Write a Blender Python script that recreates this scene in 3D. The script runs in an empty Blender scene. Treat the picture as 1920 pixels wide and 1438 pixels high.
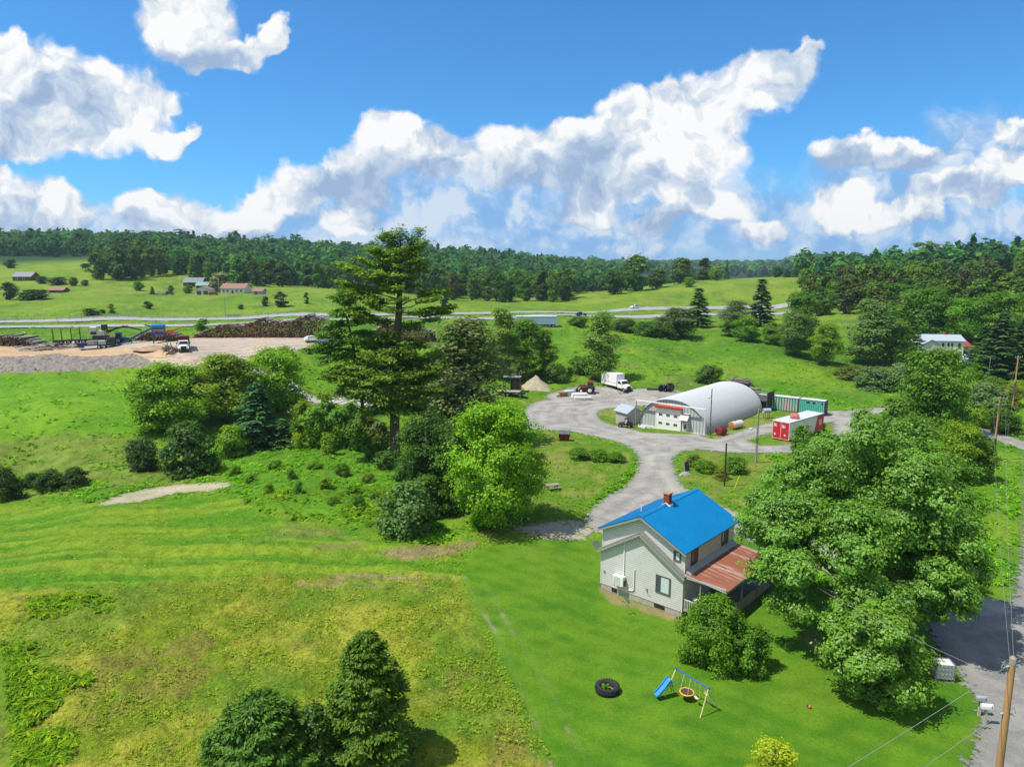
import bpy, math, random
import numpy as np
from mathutils import Vector, Matrix
sc = bpy.context.scene
COL = sc.collection
# ------------------------------------------------------------------ camera
FPX, CAMH, PITCH = 1300.0, 29.0, math.radians(9.3)
cam = bpy.data.cameras.new('camera')
cam.sensor_width = 36.0
cam.lens = 36.0 * FPX / 1920.0
cam.clip_start = 0.5
cam.clip_end = 30000
camo = bpy.data.objects.new('camera', cam)
COL.objects.link(camo)
camo.location = (0, 0, CAMH)
camo.rotation_euler = (math.pi / 2 - PITCH, 0, 0)
sc.camera = camo
# ------------------------------------------------------------------ render look
sc.view_settings.view_transform = 'Standard'
sc.view_settings.look = 'None'
sc.view_settings.exposure = 0.2
sc.view_settings.gamma = 1.0
sc.cycles.use_denoising = True
sc.cycles.max_bounces = 5
sc.cycles.diffuse_bounces = 2
sc.cycles.glossy_bounces = 2
sc.cycles.transmission_bounces = 3
sc.cycles.transparent_max_bounces = 10
sc.cycles.caustics_reflective = False
sc.cycles.caustics_refractive = False
# ------------------------------------------------------------------ sun
SUN_EL = math.radians(62)
SUN_AZ = math.radians(194)           # direction towards the sun, measured from +X
sl = bpy.data.lights.new('sun', 'SUN')
sl.energy = 5.0
sl.angle = math.radians(0.5)
sl.color = (1.0, 0.95, 0.86)
so = bpy.data.objects.new('sun', sl)
COL.objects.link(so)
so.location = (-60, 0, 120)
sdir = Vector((math.cos(SUN_EL) * math.cos(SUN_AZ), math.cos(SUN_EL) * math.sin(SUN_AZ), math.sin(SUN_EL)))
so.rotation_euler = sdir.to_track_quat('Z', 'Y').to_euler()


# ------------------------------------------------------------------ pixel <-> world
def pray(px, py):
    cx = (px - 960) / FPX
    cy = (719 - py) / FPX
    return (cx, math.cos(PITCH) + cy * math.sin(PITCH), -math.sin(PITCH) + cy * math.cos(PITCH))


def at_y(px, py, Y):
    d = pray(px, py)
    t = Y / d[1]
    return (d[0] * t, Y, CAMH + d[2] * t)


def at_z(px, py, z):
    d = pray(px, py)
    t = (z - CAMH) / d[2]
    return (d[0] * t, d[1] * t, z)


# ------------------------------------------------------------------ node helper
class NT:
    def __init__(s, tree):
        s.t = tree
        s.n = tree.nodes
        s.l = tree.links

    def new(s, typ, **kw):
        n = s.n.new(typ)
        for k, v in kw.items():
            setattr(n, k, v)
        return n

    def put(s, sock, v):
        if v is None:
            return
        if isinstance(v, bpy.types.NodeSocket):
            s.l.new(v, sock)
        elif isinstance(v, (tuple, list)) and sock.type == 'RGBA' and len(v) == 3:
            sock.default_value = (*v, 1)
        else:
            sock.default_value = v

    def math(s, op, a, b=None, c=None, clamp=False):
        n = s.new('ShaderNodeMath', operation=op, use_clamp=clamp)
        s.put(n.inputs[0], a)
        s.put(n.inputs[1], b)
        s.put(n.inputs[2], c)
        return n.outputs[0]

    def vmath(s, op, a, b=None, out=0):
        n = s.new('ShaderNodeVectorMath', operation=op)
        s.put(n.inputs[0], a)
        if b is not None:
            s.put(n.inputs[1] if op != 'SCALE' else n.inputs['Scale'], b)
        return n.outputs[out]

    def mix(s, f, a, b, typ='MIX'):
        n = s.new('ShaderNodeMix', data_type='RGBA', blend_type=typ)
        s.put(n.inputs[0], f)
        s.put(n.inputs[6], a)
        s.put(n.inputs[7], b)
        return n.outputs[2]

    def noise(s, vec, scale, detail=4, rough=0.55, dist=0.0, out=0, lac=2.0):
        n = s.new('ShaderNodeTexNoise')
        s.put(n.inputs['Vector'], vec)
        n.inputs['Scale'].default_value = scale
        n.inputs['Detail'].default_value = detail
        n.inputs['Roughness'].default_value = rough
        n.inputs['Lacunarity'].default_value = lac
        n.inputs['Distortion'].default_value = dist
        return n.outputs[out]

    def smooth(s, v, lo, hi, a=0.0, b=1.0):
        n = s.new('ShaderNodeMapRange', interpolation_type='SMOOTHSTEP')
        s.put(n.inputs[0], v)
        n.inputs[1].default_value = lo
        n.inputs[2].default_value = hi
        n.inputs[3].default_value = a
        n.inputs[4].default_value = b
        return n.outputs[0]

    def lin(s, v, lo, hi, a=0.0, b=1.0):
        n = s.new('ShaderNodeMapRange')
        s.put(n.inputs[0], v)
        n.inputs[1].default_value = lo
        n.inputs[2].default_value = hi
        n.inputs[3].default_value = a
        n.inputs[4].default_value = b
        return n.outputs[0]

    def ramp(s, v, stops):
        n = s.new('ShaderNodeValToRGB')
        s.put(n.inputs[0], v)
        e = n.color_ramp.elements
        while len(e) < len(stops):
            e.new(0.5)
        for el, (p, c) in zip(e, stops):
            el.position = p
            el.color = (*c, 1)
        return n.outputs[0]


# ------------------------------------------------------------------ sky with cumulus clouds
def build_world():
    w = bpy.data.worlds.new('World')
    sc.world = w
    w.use_nodes = True
    w.node_tree.nodes.clear()
    g = NT(w.node_tree)
    out = g.new('ShaderNodeOutputWorld')
    bg = g.new('ShaderNodeBackground')
    sky = g.new('ShaderNodeTexSky', sky_type='NISHITA')
    sky.sun_disc = False
    sky.sun_elevation = SUN_EL
    sky.sun_rotation = math.pi / 2 - SUN_AZ
    sky.altitude = 400
    sky.air_density = 1.0
    sky.dust_density = 0.6
    sky.ozone_density = 2.0
    skyc = g.mix(1.0, sky.outputs[0], (0.042, 0.100, 0.145), 'MULTIPLY')
    co = g.new('ShaderNodeTexCoord').outputs['Generated']
    sep = g.new('ShaderNodeSeparateXYZ')
    g.l.new(co, sep.inputs[0])
    yy = g.math('MAXIMUM', sep.outputs[1], 0.08)
    u = g.math('DIVIDE', sep.outputs[0], yy)
    v = g.math('DIVIDE', sep.outputs[2], yy)
    cmb = g.new('ShaderNodeCombineXYZ')
    g.l.new(u, cmb.inputs[0])
    g.l.new(v, cmb.inputs[1])
    uv = cmb.outputs[0]
    # domain warp: billowing outlines
    n1 = g.noise(uv, 7.0, 3, 0.55, out=1)
    n2 = g.noise(uv, 34.0, 3, 0.6, out=1)
    wv = g.vmath('ADD', g.vmath('SCALE', g.vmath('SUBTRACT', n1, (0.5, 0.5, 0.5)), 0.12),
                 g.vmath('SCALE', g.vmath('SUBTRACT', n2, (0.5, 0.5, 0.5)), 0.028))
    uvw = g.vmath('ADD', uv, wv)

    def field(lst, vec):
        acc = None
        for e in lst:
            cx, cy, rx, ry = e[:4]
            d = pray(cx, cy)
            v0 = vec
            if acc is not None:                     # keeps the evaluation sequential
                ma = g.new('ShaderNodeVectorMath', operation='MULTIPLY_ADD')
                g.l.new(acc, ma.inputs[0])
                ma.inputs[1].default_value = (1e-7, 0, 0)
                g.l.new(vec, ma.inputs[2])
                v0 = ma.outputs[0]
            sx, sy = FPX / rx, FPX / ry
            m = g.new('ShaderNodeVectorMath', operation='MULTIPLY_ADD')
            g.l.new(v0, m.inputs[0])
            m.inputs[1].default_value = (sx, sy, 0)
            m.inputs[2].default_value = (-d[0] / d[1] * sx, -d[2] / d[1] * sy, 0)
            o = g.vmath('LENGTH', m.outputs[0], out=1)
            acc = o if acc is None else g.math('SMOOTH_MIN', acc, o, 0.14)
        return g.math('SUBTRACT', 1.0, acc)

    cum = field([
        (50, 165, 170, 105), (195, 195, 145, 84), (300, 182, 56, 28), (80, 235, 165, 62), (0, 80, 60, 46),
        (345, 36, 112, 74), (400, 92, 70, 40), (458, 98, 66, 38), (496, 72, 34, 30), (516, 48, 28, 34),
        (312, 250, 46, 38), (362, 238, 42, 18),
        (0, 340, 40, 40), (50, 400, 115, 75), (135, 385, 56, 50),
        (290, 405, 92, 62), (380, 402, 60, 44), (465, 395, 90, 52), (560, 360, 80, 52),
        (670, 335, 85, 55), (735, 280, 80, 62), (815, 300, 90, 54), (985, 292, 140, 66), (1095, 262, 90, 58),
        (1170, 215, 70, 52), (1255, 180, 70, 50), (1215, 300, 140, 95), (1300, 265, 120, 100), (1325, 200, 130, 84), (1400, 160, 100, 62), (1452, 136, 84, 40), (1500, 112, 46, 18),
        (660, 410, 62, 36), (1305, 385, 98, 40), (1220, 420, 60, 20), (1425, 412, 62, 24), (1130, 345, 100, 44),
        (1600, 298, 90, 34), (1700, 305, 95, 30), (1590, 385, 74, 40), (1690, 395, 100, 30), (1800, 365, 110, 36), (1900, 315, 90, 46),
        (1890, 245, 62, 34), (1095, 390, 70, 24)], uvw)
    hz = field([(720, 440, 520, 70), (880, 375, 300, 95), (1130, 350, 200, 90), (1380, 400, 180, 70), (980, 400, 330, 95), (1180, 420, 300, 90), (100, 440, 340, 50),
                (1720, 430, 340, 70), (1690, 350, 190, 60), (1850, 290, 130, 90)], uvw)
    shd = field([(118, 190, 75, 46), (30, 255, 95, 40), (900, 365, 260, 54), (690, 365, 120, 34), (1080, 340, 120, 66),
                 (1640, 322, 150, 30), (1860, 368, 160, 28), (60, 430, 170, 28), (330, 440, 260, 28), (1290, 430, 160, 20),
                 (360, 105, 110, 26), (1740, 440, 260, 30), (960, 430, 300, 50)], uvw)
    def billow(vec, sc_, det):
        n = g.new('ShaderNodeTexVoronoi', voronoi_dimensions='2D', feature='F1', normalize=True)
        g.l.new(vec, n.inputs['Vector'])
        n.inputs['Scale'].default_value = sc_
        n.inputs['Detail'].default_value = det
        n.inputs['Roughness'].default_value = 0.55
        n.inputs['Lacunarity'].default_value = 2.3
        return g.math('SUBTRACT', 0.55, n.outputs['Distance'])
    sunv = (-0.010, 0.017, 0)
    uvs = g.vmath('ADD', uvw, sunv)
    b0 = billow(uvw, 17.0, 2.0)
    b1 = billow(uvs, 17.0, 2.0)
    fb = g.noise(uvw, 10.0, 6, 0.55)
    fbl = g.noise(g.vmath('ADD', uvw, (-0.016, 0.030, 0)), 10.0, 5, 0.55)
    dens = g.math('ADD', cum, g.math('MULTIPLY', g.math('SUBTRACT', fb, 0.5), 0.50))
    dens = g.math('ADD', dens, g.math('MULTIPLY', b0, 0.30))
    mask = g.smooth(dens, 0.07, 0.37)
    emb = g.math('ADD', g.math('MULTIPLY', g.math('SUBTRACT', fb, fbl), 2.6), g.math('MULTIPLY', g.math('SUBTRACT', b0, b1), 1.15))
    s2 = g.smooth(shd, -0.45, 0.60, 0.0, 0.62)
    thin = g.smooth(dens, 0.03, 0.55, 0.18, 0.0)
    lit = g.math('SUBTRACT', g.math('ADD', 0.80, emb), g.math('ADD', s2, thin), clamp=True)
    ccol = g.ramp(lit, [(0.0, (0.30, 0.41, 0.60)), (0.35, (0.45, 0.55, 0.69)), (0.60, (0.63, 0.69, 0.76)), (0.88, (0.86, 0.86, 0.86))])
    hn = g.noise(g.vmath('MULTIPLY', uv, (1.0, 1.7, 0.0)), 8.0, 6, 0.6)
    hd = g.math('ADD', hz, g.math('MULTIPLY', g.math('SUBTRACT', hn, 0.5), 0.7))
    hmask = g.smooth(hd, -0.22, 0.45, 0.0, 0.92)
    hcol = g.ramp(g.math('ADD', hn, g.math('MULTIPLY', emb, 0.6)), [(0.33, (0.21, 0.41, 0.72)), (0.5, (0.34, 0.51, 0.76)), (0.68, (0.60, 0.68, 0.79))])
    lowm = g.smooth(v, -0.02, 0.13, 0.75, 0.0)
    sky1 = g.mix(lowm, skyc, (0.30, 0.53, 0.85))
    sky2 = g.mix(hmask, sky1, hcol)
    sky3 = g.mix(mask, sky2, ccol)
    fwd = g.smooth(sep.outputs[1], 0.08, 0.30)
    bn = g.noise(co, 2.2, 4, 0.55)
    back = g.mix(g.smooth(bn, 0.40, 0.56), skyc, (0.60, 0.61, 0.63))  # unseen bright clouds behind the camera, added to fill camera-facing sides
    fin = g.mix(fwd, back, sky3)
    g.l.new(fin, bg.inputs[0])
    bg.inputs[1].default_value = 1.0
    g.l.new(bg.outputs[0], out.inputs[0])
    w.cycles.sampling_method = 'MANUAL'
    w.cycles.sample_map_resolution = 512


build_world()
# ------------------------------------------------------------------ terrain height: thin-plate surface through surveyed points
TP = []
for a in [(960, 1438), (0, 1438), (1920, 1438), (300, 1200), (0, 1100), (600, 1050), (870, 1040), (900, 1300), (1500, 1300), (1750, 1400),
          (1850, 1200), (1900, 1000), (1885, 845), (738, 868), (950, 980), (1060, 830), (1250, 830), (1450, 830), (1600, 900), (1350, 900),
          (690, 765), (820, 775), (1000, 740), (1110, 735), (1165, 735), (1300, 735), (1420, 760), (1600, 745), (1100, 900), (1210, 870), (1820, 790)]:
    TP.append(at_z(*a, 0.0))
for a in [(1140, 1110, -.85), (1280, 1160, -.75), (1210, 1140, -.85), (1440, 1120, -.1), (1320, 960, 0), (1200, 1200, -.6), (1300, 1220, -.1), (560, 860, .8), (620, 900, .9), (480, 930, .7),
          (100, 900, -1.2), (300, 870, -.8), (200, 930, -.3), (60, 850, -.6), (450, 840, -.2)]:
    TP.append(at_z(*a))
for a in [(100, 780, 122), (0, 800, 118), (0, 697, 157), (100, 692, 157), (250, 690, 157), (60, 668, 165), (250, 664, 165), (345, 660, 160), (345, 640, 175), (450, 632, 185),
          (100, 640, 178), (0, 655, 168), (600, 645, 178), (520, 660, 168), (600, 748, 150), (600, 700, 163), (420, 700, 152), (830, 705, 165), (800, 632, 200), (985, 702, 178), (1125, 702, 178),
          (1020, 612, 228), (1000, 650, 205), (1200, 650, 205), (1200, 690, 182), (1450, 700, 180), (1450, 650, 215), (1450, 610, 260), (1600, 705, 183), (1700, 680, 200),
          (1600, 650, 225), (1755, 660, 222), (1850, 700, 190), (1900, 765, 147),
          (0, 614, 207), (0, 604, 229), (146, 601.8, 238.5), (146, 612.4, 215.8), (290, 599.6, 248.8), (60, 602.9, 233), (60, 613.4, 210.5), (270, 611, 224), (460, 597, 262), (667, 601, 254), (667, 592, 280), (1200, 594, 310), (1190, 580, 340), (1460, 589, 346), (1460, 577, 380),
          (960, 588, 305), (960, 598, 278), (1000, 620, 225),
          (1300, 560, 400), (1400, 540, 440), (1100, 574, 375), (1100, 555, 430), (950, 575, 360), (1300, 530, 480), (1500, 517, 520), (1420, 524, 500),
          (150, 580, 270), (0, 590, 260), (0, 565, 310), (250, 577, 280), (600, 577, 300), (600, 548, 350), (440, 549, 380), (330, 551, 370), (40, 530, 420),
          (100, 546, 370), (200, 520, 450), (50, 490, 600), (180, 485, 620), (350, 490, 620), (520, 549, 365)]:
    TP.append(at_y(*a))


def atp(px, Y, z):
    return ((px - 960) / FPX * Y * 1.0, Y, z)


for a in [(1600, 330, 14), (1700, 400, 20), (1900, 300, 13), (1900, 450, 27), (1550, 480, 22), (1500, 700, 15), (0, 900, 55), (300, 900, 54), (600, 900, 45),
          (900, 1000, 38), (1000, 1100, 33), (1100, 1300, 26), (1300, 1500, 14), (600, 600, 20), (900, 550, 13), (1100, 700, 10), (1300, 800, 11), (-300, 900, 50), (-300, 400, 20),
          (2200, 450, 28), (2200, 150, 0), (-300, 120, 0), (2100, 700, 30), (0, 1500, 35), (600, 1600, 30), (0, 3000, 20), (1000, 2500, 22), (1150, 3500, 46), (1300, 3600, 44), (1500, 3600, 42), (1900, 3500, 40), (600, 3500, 30),
          (0, 7000, 20), (960, 7000, 20), (1900, 7000, 20), (1900, 1500, 25), (0, 14, 0), (960, 14, 0), (1920, 14, 0)]:
    TP.append(atp(*a))
TP = np.array(TP)


def _uv(x, y):
    r = np.maximum(np.hypot(x, y), 12.0)
    az = np.clip(np.arctan2(x, y), -0.9, 0.9)
    return az * 3.0, np.log(r)


def _fit():
    u, v = _uv(TP[:, 0], TP[:, 1])
    n = len(u)
    d2 = (u[:, None] - u[None]) ** 2 + (v[:, None] - v[None]) ** 2
    K = np.where(d2 > 0, 0.5 * d2 * np.log(d2 + 1e-20), 0) + np.eye(n) * 0.00004
    Pm = np.stack([np.ones(n), u, v], 1)
    A = np.zeros((n + 3, n + 3))
    A[:n, :n] = K
    A[:n, n:] = Pm
    A[n:, :n] = Pm.T
    b = np.zeros(n + 3)
    b[:n] = TP[:, 2]
    return u, v, np.linalg.solve(A, b)


_TU, _TV, _TW = _fit()


def H(x, y):
    x = np.atleast_1d(np.asarray(x, float))
    y = np.atleast_1d(np.asarray(y, float))
    sh = x.shape
    u, v = _uv(x.ravel(), y.ravel())
    o = np.full(len(u), _TW[-3]) + _TW[-2] * u + _TW[-1] * v
    for i in range(len(_TU)):
        d2 = (u - _TU[i]) ** 2 + (v - _TV[i]) ** 2 + 1e-20
        o += _TW[i] * 0.5 * d2 * np.log(d2)
    r = np.hypot(x.ravel(), y.ravel())
    k = np.clip((r - 120) / 150, 0, 1)
    o += k * 0.14 * (np.sin(x.ravel() * .061 + 1) * np.sin(y.ravel() * .047) + .5 * np.sin(x.ravel() * .13) * np.sin(y.ravel() * .11 + 2))
    return o.reshape(sh)


def h1(x, y):
    return float(H(x, y)[0])


def hit(px, py, n=2600):
    d = np.array(pray(px, py))
    t = np.geomspace(15, 4000, n)
    z = CAMH + d[2] * t - H(d[0] * t, d[1] * t)
    b = np.where(z < 0)[0]
    i = b[0] if len(b) else n - 1
    a, c = t[max(i - 1, 0)], t[i]
    for _ in range(12):
        m = (a + c) / 2
        if CAMH + d[2] * m - h1(d[0] * m, d[1] * m) < 0:
            c = m
        else:
            a = m
    return Vector((d[0] * c, d[1] * c, h1(d[0] * c, d[1] * c)))


def hits(pts):
    pts = np.array(pts, float)
    out = []
    D = np.array([pray(*p) for p in pts])
    t = np.geomspace(15, 4000, 900)
    X = D[:, 0:1] * t
    Y = D[:, 1:2] * t
    Z = CAMH + D[:, 2:3] * t - H(X, Y)
    for k in range(len(pts)):
        b = np.where(Z[k] < 0)[0]
        i = b[0] if len(b) else len(t) - 1
        if i == 0:
            i = 1
        z0, z1 = Z[k, i - 1], Z[k, i]
        f = z0 / (z0 - z1) if z0 != z1 else 0
        tt = t[i - 1] + (t[i] - t[i - 1]) * f
        out.append((D[k, 0] * tt, D[k, 1] * tt))
    return np.array(out)


# ------------------------------------------------------------------ 2-D signed distances (inside positive)
def catmull(P, closed=True, k=5):
    P = np.array(P, float)
    n = len(P)
    out = []
    for i in range(n if closed else n - 1):
        g = (lambda j: P[j % n]) if closed else (lambda j: P[min(max(j, 0), n - 1)])
        p0, p1, p2, p3 = g(i - 1), g(i), g(i + 1), g(i + 2)
        for t in np.linspace(0, 1, k, endpoint=False):
            out.append(0.5 * (2 * p1 + (p2 - p0) * t + (2 * p0 - 5 * p1 + 4 * p2 - p3) * t * t + (3 * p1 - p0 - 3 * p2 + p3) * t ** 3))
    if not closed:
        out.append(P[-1])
    return np.array(out)


def seg_dist(x, y, P, closed):
    d = np.full(x.shape, 1e18)
    n = len(P)
    for i in range(n if closed else n - 1):
        a, b = P[i], P[(i + 1) % n]
        e = b - a
        L = e @ e + 1e-12
        t = np.clip(((x - a[0]) * e[0] + (y - a[1]) * e[1]) / L, 0, 1)
        d = np.minimum(d, (x - a[0] - t * e[0]) ** 2 + (y - a[1] - t * e[1]) ** 2)
    return np.sqrt(d)


def inside(x, y, P):
    c = np.zeros(x.shape, bool)
    n = len(P)
    for i in range(n):
        a, b = P[i], P[(i + 1) % n]
        if a[1] == b[1]:
            continue
        k = ((a[1] > y) != (b[1] > y)) & (x < (b[0] - a[0]) * (y - a[1]) / (b[1] - a[1]) + a[0])
        c ^= k
    return c


class Poly:
    def __init__(s, P):
        s.P = np.array(P, float)
        s.lo = s.P.min(0) - 6
        s.hi = s.P.max(0) + 6

    def sd(s, x, y):
        o = np.full(x.shape, -9.0)
        m = (x > s.lo[0]) & (x < s.hi[0]) & (y > s.lo[1]) & (y < s.hi[1])
        if m.any():
            xx, yy = x[m], y[m]
            d = seg_dist(xx, yy, s.P, True)
            o[m] = np.where(inside(xx, yy, s.P), d, -np.minimum(d, 9))
        return o


class Strip:
    def __init__(s, P, w):
        s.P = np.array(P, float)
        s.w = w / 2
        s.lo = s.P.min(0) - w - 6
        s.hi = s.P.max(0) + w + 6

    def sd(s, x, y):
        o = np.full(x.shape, -9.0)
        m = (x > s.lo[0]) & (x < s.hi[0]) & (y > s.lo[1]) & (y < s.hi[1])
        if m.any():
            o[m] = np.maximum(s.w - seg_dist(x[m], y[m], s.P, False), -9)
        return o


class Union:
    def __init__(s, L, minus=()):
        s.L, s.M = L, minus
        s.lo = np.min([a.lo for a in L], 0)
        s.hi = np.max([a.hi for a in L], 0)

    def sd(s, x, y):
        o = s.L[0].sd(x, y)
        for a in s.L[1:]:
            o = np.maximum(o, a.sd(x, y))
        for a in s.M:
            o = np.minimum(o, -a.sd(x, y))
        return o


def ppoly(pts, k=5):
    return Poly(catmull(hits(pts), True, k))


def pstrip(pts, w, k=6):
    return Strip(catmull(hits(pts), False, k), w)


def wstrip(pts, w, k=6):
    return Strip(catmull(pts, False, k), w)


R_YARD = Union([
    ppoly([(1098, 985), (1120, 945), (1172, 912), (1196, 880), (1192, 850), (1165, 832), (1110, 818), (1060, 808), (1005, 806), (975, 790), (985, 768), (1010, 752),
           (1065, 748), (1120, 742), (1180, 738), (1260, 742), (1322, 765), (1318, 815), (1345, 823), (1372, 822), (1400, 828), (1420, 838), (1340, 842), (1285, 846), (1264, 860), (1268, 890), (1290, 920),
           (1340, 945), (1330, 990), (1180, 1010)]),
    pstrip([(1335, 831), (1365, 827), (1402, 814), (1447, 801), (1490, 791), (1545, 787), (1590, 778), (1640, 770), (1700, 772), (1780, 790), (1880, 822), (1960, 850)], 5.0),
    pstrip([(1300, 836), (1400, 843), (1500, 840), (1580, 826), (1590, 800), (1575, 775)], 5.0),
    wstrip([(44, 51), (36, 60), (29, 72), (23, 82), (20, 88)], 6.0),
    wstrip([(38, 46), (42, 50), (41, 54)], 9.0),
    pstrip([(1060, 745), (1110, 735), (1170, 742)], 9.0),
    pstrip([(1140, 742), (1240, 738), (1300, 745)], 8.0),
], minus=[ppoly([(1122, 775), (1145, 766), (1230, 760), (1330, 760), (1330, 800), (1300, 814), (1225, 812), (1190, 806), (1150, 797), (1128, 788)])])
R_ROAD = Union([wstrip([(20, 22), (27, 32), (33.8, 40), (56, 67), (83, 103.5), (102, 128), (135, 170)], 6.4), ppoly([(1738, 1166), (1830, 1158), (1930, 1162), (2010, 1300), (1960, 1430), (1908, 1428), (1858, 1352), (1800, 1268)])])
R_PARK = Union([ppoly([(960, 990), (1060, 975), (1110, 985), (1100, 1010), (1020, 1010)])])
R_LOG = Union([ppoly([(-60, 648), (40, 650), (150, 640), (230, 642), (330, 636), (420, 634), (600, 630), (640, 640), (600, 652), (500, 662), (420, 676), (350, 690), (290, 682), (230, 672), (130, 672), (-60, 676)]),
               ])
R_LANE = Union([pstrip([(520, 700), (570, 742), (640, 752), (700, 762), (780, 768), (900, 770), (985, 778)], 4.0),
               pstrip([(440, 668), (470, 690), (520, 715), (570, 742)], 4.0)])
R_SAW = Union([ppoly([(-60, 658), (60, 656), (150, 656), (240, 653), (300, 656), (330, 664), (310, 672), (250, 670), (130, 672), (-60, 674)])])
R_DIRT = Union([ppoly([(190, 945), (260, 920), (340, 908), (425, 905), (420, 916), (330, 926), (250, 943)])])
HWN = Union([wstrip([(-480, 47), (-153, 207), (-58, 254), (57, 310), (150, 356), (330, 440)], 11)])
HWF = Union([wstrip([(-480, 80), (-169, 229), (-64, 280), (60, 340), (148, 383), (330, 470)], 11)])
ROADS = [(R_YARD, .05), (R_ROAD, .05), (R_LOG, .08), (R_LANE, .06), (R_SAW, .09), (R_DIRT, .04), (HWN, .12), (HWF, .12), (R_PARK, .04)]

P_LAWN = Union([ppoly([(884, 1032), (1000, 1010), (1120, 1000), (1300, 1000), (1420, 1020), (1560, 1120), (1740, 1160), (1800, 1240), (1850, 1335), (1935, 1445), (1900, 1520), (1060, 1520), (1035, 1438), (965, 1300), (905, 1170), (866, 1090)])])
P_ROUGH = Union([ppoly([(-80, 1118), (120, 1108), (300, 1088), (560, 1078), (800, 1078), (866, 1090), (905, 1170), (965, 1300), (1030, 1438), (1060, 1560), (-80, 1560)], 3)])
P_WIND = Union([ppoly([(-80, 950), (150, 945), (420, 925), (470, 958), (600, 985), (720, 1010), (800, 1020), (885, 1030), (866, 1092), (560, 1080), (300, 1090), (-80, 1120)], 3)])
P_VERGE = Union([ppoly([(1000, 812), (1100, 822), (1160, 838), (1188, 862), (1150, 905), (1105, 945), (1080, 985), (960, 1010), (900, 1000), (960, 900), (1000, 850)]),
                 ppoly([(1290, 850), (1400, 848), (1460, 880), (1440, 960), (1360, 950), (1290, 915), (1272, 880)]),
                 ppoly([(1122, 775), (1145, 766), (1230, 760), (1330, 760), (1330, 822), (1300, 816), (1225, 812), (1190, 806), (1150, 797), (1128, 788)]),
                 ppoly([(1330, 800), (1430, 760), (1560, 775), (1560, 800), (1520, 830), (1430, 835), (1440, 810), (1340, 822)]),
                 ppoly([(985, 745), (1060, 740), (1130, 738), (1200, 740), (1150, 752), (1030, 768), (990, 768)])])
P_TALL = Union([ppoly([(-60, 1222), (40, 1208), (110, 1235), (140, 1285), (95, 1330), (40, 1362), (-60, 1375)]), ppoly([(60, 1118), (130, 1112), (205, 1130), (210, 1158), (140, 1150), (80, 1140)]),
                ppoly([(-60, 1385), (50, 1372), (120, 1392), (100, 1438), (-60, 1450)]), pstrip([(140, 948), (220, 926), (300, 906), (370, 893)], 1.6)])
P_DIRTY = Union([ppoly([(0, 660), (150, 655), (300, 664), (290, 682), (150, 678), (0, 680)])])


def vnoise(x, y, s, seed=0):
    # cheap value noise for vertex colours and displacement
    xs, ys = np.asarray(x) / s, np.asarray(y) / s
    xi, yi = np.floor(xs).astype(np.int64), np.floor(ys).astype(np.int64)
    fx, fy = xs - xi, ys - yi
    fx = fx * fx * (3 - 2 * fx)
    fy = fy * fy * (3 - 2 * fy)

    def hsh(a, b):
        n = (a * 374761393 + b * 668265263 + seed * 974634777) & 0x7fffffff
        n = ((n ^ (n >> 13)) * 1274126177) & 0x7fffffff
        return ((n ^ (n >> 16)) & 0xffff) / 65535.0
    a = hsh(xi, yi) * (1 - fx) + hsh(xi + 1, yi) * fx
    b = hsh(xi, yi + 1) * (1 - fx) + hsh(xi + 1, yi + 1) * fx
    return a * (1 - fy) + b * fy


def fbm(x, y, s, o=4, seed=0):
    t, a, n = 0, 0.5, 0
    for i in range(o):
        t = t + a * vnoise(x, y, s / 2 ** i, seed + i * 17)
        n += a
        a *= 0.55
    return t / n


def mesh_np(name, V, F4, mat=None, smooth=False, attrs=(), parent=None, cols=()):
    me = bpy.data.meshes.new(name)
    V = np.ascontiguousarray(V, dtype=np.float32)
    F4 = np.ascontiguousarray(F4, dtype=np.int32)
    nf, k = F4.shape
    me.vertices.add(len(V))
    me.vertices.foreach_set('co', V.ravel())
    me.loops.add(nf * k)
    me.loops.foreach_set('vertex_index', F4.ravel())
    me.polygons.add(nf)
    me.polygons.foreach_set('loop_start', np.arange(0, nf * k, k, dtype=np.int32))
    if smooth:
        me.polygons.foreach_set('use_smooth', np.ones(nf, dtype=bool))
    for an, arr in attrs:
        a = me.attributes.new(an, 'FLOAT', 'POINT')
        a.data.foreach_set('value', np.ascontiguousarray(arr, dtype=np.float32))
    for an, arr in cols:
        a = me.attributes.new(an, 'FLOAT_COLOR', 'POINT')
        c = np.ones((len(V), 4), dtype=np.float32)
        c[:, :3] = arr
        a.data.foreach_set('color', c.ravel())
    me.update(calc_edges=True)
    if mat:
        me.materials.append(mat)
    return me


def link(name, me, parent=None, kind=None, label=None, cat=None, group=None):
    o = bpy.data.objects.new(name, me)
    COL.objects.link(o)
    if parent:
        o.parent = parent
    if kind:
        o['kind'] = kind
    if label:
        o['label'] = label
    if cat:
        o['category'] = cat
    if group:
        o['group'] = group
    return o


def new_mat(name):
    m = bpy.data.materials.new(name)
    m.use_nodes = True
    m.node_tree.nodes.clear()
    g = NT(m.node_tree)
    out = g.new('ShaderNodeOutputMaterial')
    return m, g, out


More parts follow.
